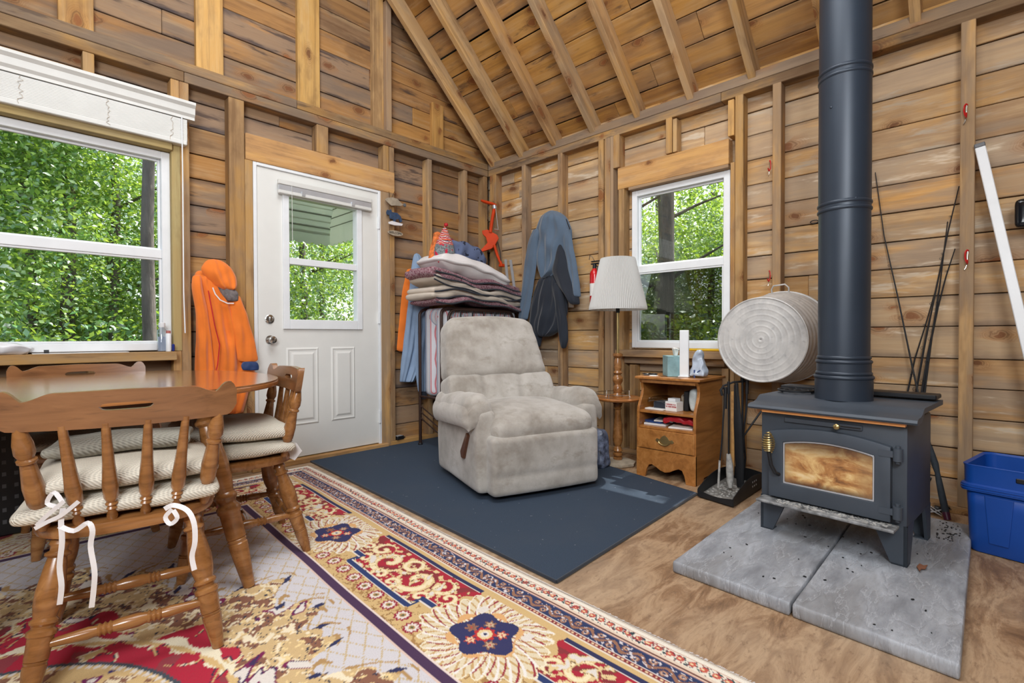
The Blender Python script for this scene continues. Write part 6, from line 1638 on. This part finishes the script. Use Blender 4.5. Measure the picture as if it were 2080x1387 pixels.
for a, b in (((1024, 527), (1031, 600)), ((1034, 528), (1044, 600))):
    p0 = atX(-.10, *a); p1 = atX(-.10, *b); d = (p1-p0).normalized(); p2 = p0+d*((p0.z-.03)/-d.z) if False else p1
    u_ = Vector((0, -1, 0)); MB().prism([p0, p0+u_*.026, p1+u_*.026, p1], (.012, 0, 0)).build('channel', M['silver'], lvl, bevel=.002)

# ================================================================== SMALL THINGS
om = empty('welcome_ornament', (0, 0, 0), 0, 'hanging driftwood ornament of fish, moose and oval WELCOME plaque beside the door', 'ornament')
OY = -.022
def opl(pts): return [atY(OY, *p) for p in pts]
MB().prism(opl([(781, 406), (786, 402), (796, 401), (806, 404), (813, 412), (818, 416), (813, 419), (804, 418), (794, 418), (786, 411)]), (0, -.01, 0)).build('fish', M['aged_wood'], om, bevel=.002)
MB().lathe(atY(OY-.01, 821, 417), [(0, 0), (.014, .002), (.016, .008), (.012, .014), (0, .015)], 14, (0, -1, 0)).build('tail_bead', M['grey_plastic'], om, True)
MB().prism(opl([(784, 431), (786, 426), (790, 428), (793, 425), (795, 431), (806, 433), (813, 440), (816, 450), (812, 452), (809, 445), (803, 446), (802, 453), (799, 453), (798, 446), (791, 444), (790, 437), (785, 436)]), (0, -.010, 0)).build('moose', plain('moose_blue', (52, 74, 104), .6, var=.3, vs=30), om, bevel=.0015)
MB().prism(opl([(788, 451), (795, 449), (806, 452), (817, 455), (815, 459), (800, 458), (789, 455)]), (0, -.012, 0)).build('snow_strip', M['white_cloth'], om, bevel=.002)
cc_ = atY(OY, 802, 474); MB().prism([(cc_.x+.073*math.cos(a), cc_.y, cc_.z+.022*math.sin(a)-.18*.073*math.cos(a)*0) for a in [i*2*math.pi/24 for i in range(24)]], (0, -.012, 0)).build('plaque', M['aged_wood'], om, bevel=.002)
text('WELCOME', .026, M['black_metal'], om, (cc_.x, cc_.y-.0125, cc_.z), (R(90), 0, 0))
for a, b in (((790, 418), (790, 428)), ((806, 418), (806, 434)), ((792, 457), (791, 470)), ((812, 458), (813, 472)), ((795, 402), (802, 388)), ((791, 402), (790, 388))): MB().tube(opl([a, b]), .0016, 5).build('wire', M['brown_metal'], om)
# window sill, left window
SZ = .8385
bt = empty('clear_bottle', (-2.735, -.03, SZ), 0, 'clear bottle with white cap at the right end of the left window sill', 'bottle')
MB().lathe((0, 0, 0), [(.0, 0), (.024, .001), (.026, .01), (.026, .125), (.012, .145), (.012, .150)], 20).build('body', M['clear'], bt, True)
MB().lathe((0, 0, 0), [(.0, .003), (.022, .004), (.022, .09), (0, .09)], 16).build('liquid', plain('bluish_liquid', (170, 180, 200), .2, var=.05), bt, True)
MB().lathe((0, 0, 0), [(.016, .146), (.017, .150), (.017, .172), (.013, .175), (0, .175)], 16).build('cap', M['white_vinyl'], bt, True)
b2 = empty('white_bottle', (-2.706, -.045, SZ), 0, 'slim white bottle with reddish cap on the left window sill', 'bottle')
MB().lathe((0, 0, 0), [(.0, 0), (.014, .001), (.015, .008), (.015, .105), (.010, .112)], 16).build('body', M['white_vinyl'], b2, True)
MB().lathe((0, 0, 0), [(.012, .110), (.0125, .113), (.0125, .126), (0, .127)], 16).build('cap', plain('cap_red', (186, 112, 104), .5), b2, True)
lg = tag(MB().box((-2.682, -.045, SZ+.023), (.014, .02, .044), bev=.004).build('blue_lighter', plain('lighter_blue', (34, 50, 130), .3)), 'small dark blue lighter at the very end of the left sill', 'lighter')
def bgf(p, u): return p+Vector((nz(p, 16, 3)*.05, nz(p, 14, 5)*.02, nz(p, 20, 7)*.022-.06*max(0, p.x)*(u[2] > 0)))
wb_ = tag(soft('white_plastic_bag', (.26, .10, .055), .02, plain('thin_white_film', (226, 226, 230), .3, var=.06, vs=20), None, (-3.44, -.025, SZ+.030), (0, 0, 0), (26, 14, 8), bgf), 'crumpled white plastic bag on the left window sill', 'bag')
tag(MB().box((-3.10, -.02, SZ+.0022), (.40, .09, .003)).build('paper_sheet', M['paper']), 'thin white paper lying along the left window sill', 'paper')
tag(MB().tube([(-3.255, -.035, SZ+.012), (-3.235, -.035, SZ+.012)], .010, 12).build('round_bead', M['black_plastic'], None), 'small black round bead lying on the paper on the left sill', 'knob')
# right window sill
tag(MB().tube([(-.03, -2.10, .826), (-.03, -2.24, .826), (-.03, -2.345, .826)], .009, 10).build('yellow_marker', M['yellow'], None, True), 'yellow tube lying on the right window sill behind the cabinet', 'tube')
tag(MB().tube([(-.03, -2.02, .824), (-.03, -2.09, .824)], .007, 10).build('black_marker', M['black_plastic'], None, True), 'short black marker lying on the right window sill', 'marker')
# charger on the sole plate
rd = empty('black_radio', (-1.045, .012, .041), R(8), 'small black radio with silver top on the sole plate right of the door', 'radio')
MB().box((0, 0, .018), (.075, .05, .030), bev=.005).build('case', M['black_plastic'], rd); MB().box((-.004, 0, .0345), (.062, .042, .003), bev=.001).build('faceplate', M['silver'], rd); MB().tube([(.036, 0, .015), (.06, -.008, .012)], .006, 8).build('knob', M['black_plastic'], rd)
# bag of rope behind the recliner
rb = empty('clear_cord_bag', (-.505, -1.66, .0), 0, 'clear bag of bluish cord on the floor between recliner and lamp', 'bag')
def rbf(p, u): return Vector((p.x*(1-.25*u[2]), p.y*(1-.25*u[2]), p.z))+Vector((nz(p, 16, 3)*.018, nz(p, 16, 5)*.018, nz(p, 12, 7)*.02))
soft('film', (.11, .12, .27), .04, plain('cord_bag', (112, 122, 146), .35, var=.5, vs=34), rb, (0, 0, .142), n=(14, 14, 20), fn=rbf)
rnb = random.Random(2); pts = [(rnb.uniform(-.05, .05), rnb.uniform(-.06, .06), .03+.19*i/40) for i in range(40)]
MB().tube(pts, .006, 6).build('cord', M['light_blue'], rb, True)
dk = empty('dark_ottoman_box', (-.40, -1.15, 0), R(10), 'dark box standing behind the recliner against the right wall', 'box')
MB().box((0.1, 0, .24), (.28, .42, .47), bev=.02).build('body', M['navy'], dk); MB().box((0.1, 0, .49), (.30, .44, .03), bev=.01).build('lid', M['black_plastic'], dk)
# black ventilated crate below the window
cr_ = empty('black_crate', (-3.35, -.22, 0), 0, 'black perforated crate standing on the floor under the left window', 'crate')
MB().box((0, 0, .30), (1.05, .30, .58), bev=.01).build('body', M['black_plastic'], cr_)
rn = random.Random(6); mb = MB()
for i in range(26):
    for j in range(9): mb.box((-.50+i*.040, -.152, .08+j*.055), (.014, .004, .018))
o = mb.build('slot_grid', M['grey_plastic'], cr_); o['kind'] = 'stuff'
tag(MB().prism([(-3.36+.0, -.37, .50), (-3.31, -.37, .515), (-3.30, -.37, .565), (-3.345, -.37, .545)], (0, .003, 0)).build('paper_label', M['paper']), 'white paper tag standing out against the black crate', 'tag')
# leaf litter on the pavers
rn = random.Random(12)
lf = empty('hearth_debris', (0, 0, 0), 0, 'bark crumbs scattered on the pavers around the stove', 'debris'); mb = MB()
for i in range(90):
    x, y = (rn.uniform(-.62, -.35), rn.uniform(-3.54, -3.46)) if i < 50 else (rn.uniform(-1.6, -.7), rn.uniform(-3.55, -2.8))
    s_ = rn.uniform(.0015, .005); mb.box((x, y, .0485), (s_*2, s_, .003), Matrix.Rotation(rn.uniform(0, 3), 3, 'Z'))
mb.build('crumb', M['black_plastic'], lf)['kind'] = 'stuff'
dl = tag(MB().prism([atZ(.050, x, y) for x, y in ((1862, 1152), (1868, 1146), (1876, 1150), (1884, 1149), (1880, 1156), (1872, 1156), (1868, 1161))], (0, 0, .004)).build('dry_leaf', plain('dry_leaf', (130, 84, 60), .8)), 'single dry brown leaf on the paver right of the stove leg', 'leaf')

# ================================================================== OUTDOORS
gd = struct(MB().box2((-40, .35, -.75), (45, 60, -.70)).box2((.35, -40, -.75), (45, .35, -.70)).build('ground', M['ground']))
def leaves(name, n_, rx, ry, rz_, size, seed, mat, hollow=.35, clumps=60):
    rg = np.random.default_rng(seed)
    cc = rg.normal(size=(clumps, 3)); cc /= np.linalg.norm(cc, axis=1)[:, None]; cc *= rg.uniform(hollow, 1, (clumps, 1))**.6; cc *= (rx, ry, rz_)
    k = rg.integers(0, clumps, n_); c = cc[k]+rg.normal(size=(n_, 3))*np.array((rx, ry, rz_*.55))*.16
    nrm = rg.normal(size=(n_, 3))*np.array((.7, .7, .5))+np.array((0, 0, .8)); nrm /= np.linalg.norm(nrm, axis=1)[:, None]
    t = rg.normal(size=(n_, 3)); t -= nrm*np.sum(t*nrm, 1)[:, None]; t /= np.linalg.norm(t, axis=1)[:, None]; b = np.cross(nrm, t)
    s = size*rg.uniform(.6, 1.3, (n_, 1))
    v = np.stack([c-t*s, c-b*s*.55+nrm*s*.12, c+t*s, c+b*s*.55+nrm*s*.12], 1).reshape(-1, 3)
    me = bpy.data.meshes.new(name); me.vertices.add(n_*4); me.vertices.foreach_set('co', v.ravel().astype(np.float32))
    i = np.arange(n_)*4; f = np.stack([i, i+1, i+2, i, i+2, i+3], 1).reshape(-1, 3)
    me.loops.add(f.size); me.polygons.add(len(f)); me.loops.foreach_set('vertex_index', f.ravel().astype(np.int32))
    me.polygons.foreach_set('loop_start', np.arange(0, f.size, 3, dtype=np.int32)); me.polygons.foreach_set('loop_total', np.full(len(f), 3, dtype=np.int32)); me.update()
    a = me.attributes.new('rnd', 'FLOAT', 'FACE'); r_ = np.repeat(rg.uniform(0, 1, n_), 2).astype(np.float32); a.data.foreach_set('value', r_)
    me.materials.append(mat); return me
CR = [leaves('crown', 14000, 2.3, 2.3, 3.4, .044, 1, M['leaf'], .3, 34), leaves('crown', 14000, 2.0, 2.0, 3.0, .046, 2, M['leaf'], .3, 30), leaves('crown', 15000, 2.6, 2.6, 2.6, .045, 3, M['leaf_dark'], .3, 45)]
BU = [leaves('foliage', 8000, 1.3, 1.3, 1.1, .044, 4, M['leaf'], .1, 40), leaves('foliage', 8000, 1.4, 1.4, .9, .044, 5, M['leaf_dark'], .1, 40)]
_cnt = {}
ORD = ['nearest', 'second', 'third', 'fourth', 'fifth', 'sixth', 'seventh', 'eighth', 'ninth', 'tenth', 'eleventh', 'twelfth', 'thirteenth', 'fourteenth']
def where(x, y, kind):
    a = math.degrees(math.atan2(x-CP.x, y-CP.y)); w_ = 'the large left window' if a < 15 else ('the glass of the white door' if a < 36 else 'the small right window')
    k = (kind, w_); _cnt[k] = _cnt.get(k, 0)+1; return '%s of its kind seen through %s' % (ORD[_cnt[k]-1], w_)
def tree(x, y, h, k, label, r=.11, zc=2.6, seed=0, sc=1.0):
    rn = random.Random(seed+int(x*10)); t = empty('forest_tree', (x, y, -.72), rn.uniform(0, 6), label, 'tree', 'trees in the woods beyond the windows')
    pts = [(.10*math.sin(i*.9+seed)*i*.12, .08*math.cos(i*.7+seed)*i*.12, h*i/9) for i in range(10)]
    MB().tube(pts, [r*(1-.055*i) for i in range(10)], 12).build('trunk', M['bark'], t, True)
    for b_ in range(5):
        a = rn.uniform(0, 6.28); z = h*rn.uniform(.25, .8); L = rn.uniform(1, 1.8)
        MB().tube([(0, 0, z), (math.cos(a)*L*.5, math.sin(a)*L*.5, z+.25*L), (math.cos(a)*L, math.sin(a)*L, z+.45*L)], [r*.35, r*.22, r*.1], 7).build('branch', M['bark'], t, True)
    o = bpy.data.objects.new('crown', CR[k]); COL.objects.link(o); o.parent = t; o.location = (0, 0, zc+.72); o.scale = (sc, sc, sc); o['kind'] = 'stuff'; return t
LBL = ['leafy maple tree', 'bright young tree', 'dark-leaved tree']
rn = random.Random(17); ti = 0
# seen through the left window and the door
for (x, y) in sorted(((-4.6, 6.5), (-2.6, 7.5), (-3.6, 10.0), (-1.6, 10.5), (-.2, 8.8), (1.6, 8.0), (3.0, 10.0), (-5.5, 10.5), (-.4, 13.5), (-3.0, 14.5), (1.8, 13.0), (4.4, 13.5), (-6.5, 14), (-1.0, 18), (3, 18), (-4.6, 19), (6.4, 17)), key=lambda q: math.hypot(q[0]+3.4, q[1]+3.6)):
    tree(x, y, rn.uniform(7, 9), ti % 3, LBL[ti % 3]+', '+where(x, y, ti % 3), rn.uniform(.07, .13), rn.uniform(1.7, 3.0), ti, rn.uniform(.9, 1.15)); ti += 1
tree(-2.03, 4.2, 9, 1, 'straight grey trunk close beyond the right edge of the big window', .085, 8.0, 40, 1.0)
tree(-3.03, 7.6, 9, 1, 'slender dark trunk at the left of the big window', .08, 4.6, 41, .9)
tree(-2.0, 7.4, 9, 0, 'dark forked trunk in the middle of the big window', .08, 4.8, 42, .9)
for (x, y) in sorted(((6.0, 1.2), (7.5, 3.2), (8.0, .0), (5.6, 4.6), (10, 5.0), (10.5, 2.0), (12.5, 7.5), (13, 3.8), (9.0, 8.0), (15, 6), (14, 10), (16, 1.5)), key=lambda q: math.hypot(q[0]+3.4, q[1]+3.6)):
    tree(x, y, rn.uniform(7, 9), (ti+1) % 3, LBL[(ti+1) % 3]+', '+where(x, y, (ti+1) % 3), rn.uniform(.10, .17), rn.uniform(1.7, 3.0), ti, rn.uniform(.9, 1.15)); ti += 1
for (x, y, r_) in ((3.9, .05, .12), (5.0, 1.65, .10)): tree(x, y, 12.5, 2, 'dark trunk close outside the right window, '+('left of two' if x < 4.5 else 'right of two'), r_, 13.0, int(x*7), .9)
tree(4.2, -5.0, 9, 2, 'unseen tall tree added beside the right wall to dapple the sun', .14, 6.6, 77, 1.25)  # unseen tree, added for dappled sun, set clear of the window
def bush(x, y, k, label, sc=1.0, z=-.1):
    t = empty('forest_shrub', (x, y, -.72), random.Random(int(x*31+y*7)).uniform(0, 6), label, 'shrub', 'undergrowth shrubs outside')
    for a in range(4): MB().tube([(0, 0, 0), (.35*math.cos(a*1.57), .35*math.sin(a*1.57), .6), (.6*math.cos(a*1.57+.3), .6*math.sin(a*1.57+.3), 1.1)], [.02, .014, .006], 6).build('stem', M['bark'], t)
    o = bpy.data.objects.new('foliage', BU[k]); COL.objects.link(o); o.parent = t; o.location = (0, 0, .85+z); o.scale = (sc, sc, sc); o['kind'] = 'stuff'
BL = ['low leafy shrub', 'low dark shrub']
i = 0
for (x, y) in sorted(((-5.0, 5.0), (-3.9, 4.8), (-2.8, 5.2), (-3.4, 6.4), (-1.7, 6.2), (-.6, 6.5), (.6, 6.2), (1.9, 6.0), (-4.6, 8.0), (-2.2, 9.0), (.6, 9.5), (2.8, 7.4), (-.9, 11.5), (3.8, 9.0),
               (4.6, .2), (5.0, 2.4), (6.6, 2.0), (6.8, 4.0), (8.6, 1.6), (8.4, 5.4), (10.8, 3.6), (11.5, 6.2), (4.5, -1.0)), key=lambda q: math.hypot(q[0]+3.4, q[1]+3.6)):
    bush(x, y, i % 2, BL[i % 2]+', '+where(x, y, 7+i % 2), 1.05+.15*(i % 3)); i += 1
# porch awning beyond the door
aw = empty('porch_awning', (0, 0, 0), 0, 'pale ribbed metal awning curving over the door outside', 'awning')
AWM, _nt, _b = newmat('awning_brightened'); _n = N(_nt); _nt.nodes.remove(_b)  # near-white, translucent metal: light bounced from below put into the material
_d = _nt.nodes.new('ShaderNodeBsdfDiffuse'); _d.inputs[0].default_value = lin((240, 244, 236)); _t = _nt.nodes.new('ShaderNodeBsdfTranslucent'); _t.inputs[0].default_value = lin((236, 240, 228))
_m = _nt.nodes.new('ShaderNodeMixShader'); _m.inputs[0].default_value = .5; _n.set(_m.inputs[1], _d.outputs[0]); _n.set(_m.inputs[2], _t.outputs[0]); _n.set(_nt.nodes['Material Output'].inputs[0], _m.outputs[0])
mb = MB(); nseg = 16; xs0, xs1 = -2.35, -1.09
prof = [(.16+1.0*math.sin(a)**.9, 1.95+.62*math.cos(a)) for a in [i/nseg*math.pi/2 for i in range(nseg+1)]]
ribs = 22
for i in range(nseg):
    (y0, z0), (y1, z1) = prof[i], prof[i+1]
    mb.add([(xs0, y0, z0), (xs1, y0, z0), (xs1, y1, z1-.010*(i % 2)), (xs0, y1, z1-.010*(i % 2)), (xs0, y0, z0-.006), (xs1, y0, z0-.006), (xs1, y1, z1-.006-.010*(i % 2)), (xs0, y1, z1-.006-.010*(i % 2))], [(0, 1, 2, 3), (7, 6, 5, 4), (0, 4, 5, 1), (2, 6, 7, 3)])
mb.build('canopy_panel', AWM, aw)
for i in range(1, nseg, 2):
    y0, z0 = prof[i]; MB().tube([(xs0, y0, z0-.012), (xs1, y0, z0-.012)], .006, 6).build('rib', plain('awning_rib', (150, 156, 146), .5) if i == 1 else bpy.data.materials['awning_rib'], aw)
side = [(xs1, y, z) for y, z in prof]+[(xs1, prof[-1][0], 2.10), (xs1, .15, 2.10)]
# scalloped valance and side wing
vz = prof[-1][1]
cols = []
for i in range(97):
    x = xs0+(xs1-xs0)*i/96; cols.append((Vector((x, 1.16, vz-.10-.022*abs(math.sin(i/96*math.pi*14)))), Vector((x, 1.16, vz+.01))))
MB().bandp(cols, (0, .006, 0)).build('front_valance', AWM, aw)
cols = []
for i in range(61):
    t = i/60; y = .16+1.0*t; zt_ = 1.95+.62*math.cos(math.asin(min(1, max(0, (y-.16))**(1/.9)))); cols.append((Vector((xs1, y, vz-.10-.022*abs(math.sin(t*math.pi*11)))), Vector((xs1, y, zt_))))
MB().bandp(cols, (.006, 0, 0)).build('side_wing', AWM, aw)

for k_ in range(1, 7):
    z_ = vz-.02+k_*.085; ym = .16+math.sin(math.acos(min(1, (z_-1.95)/.62)))**.9 if z_ > 1.95 else 1.15
    MB().tube([(xs1-.004, .17, z_), (xs1-.004, max(.2, ym-.01), z_)], .005, 6).build('side_rib', bpy.data.materials['awning_rib'], aw)
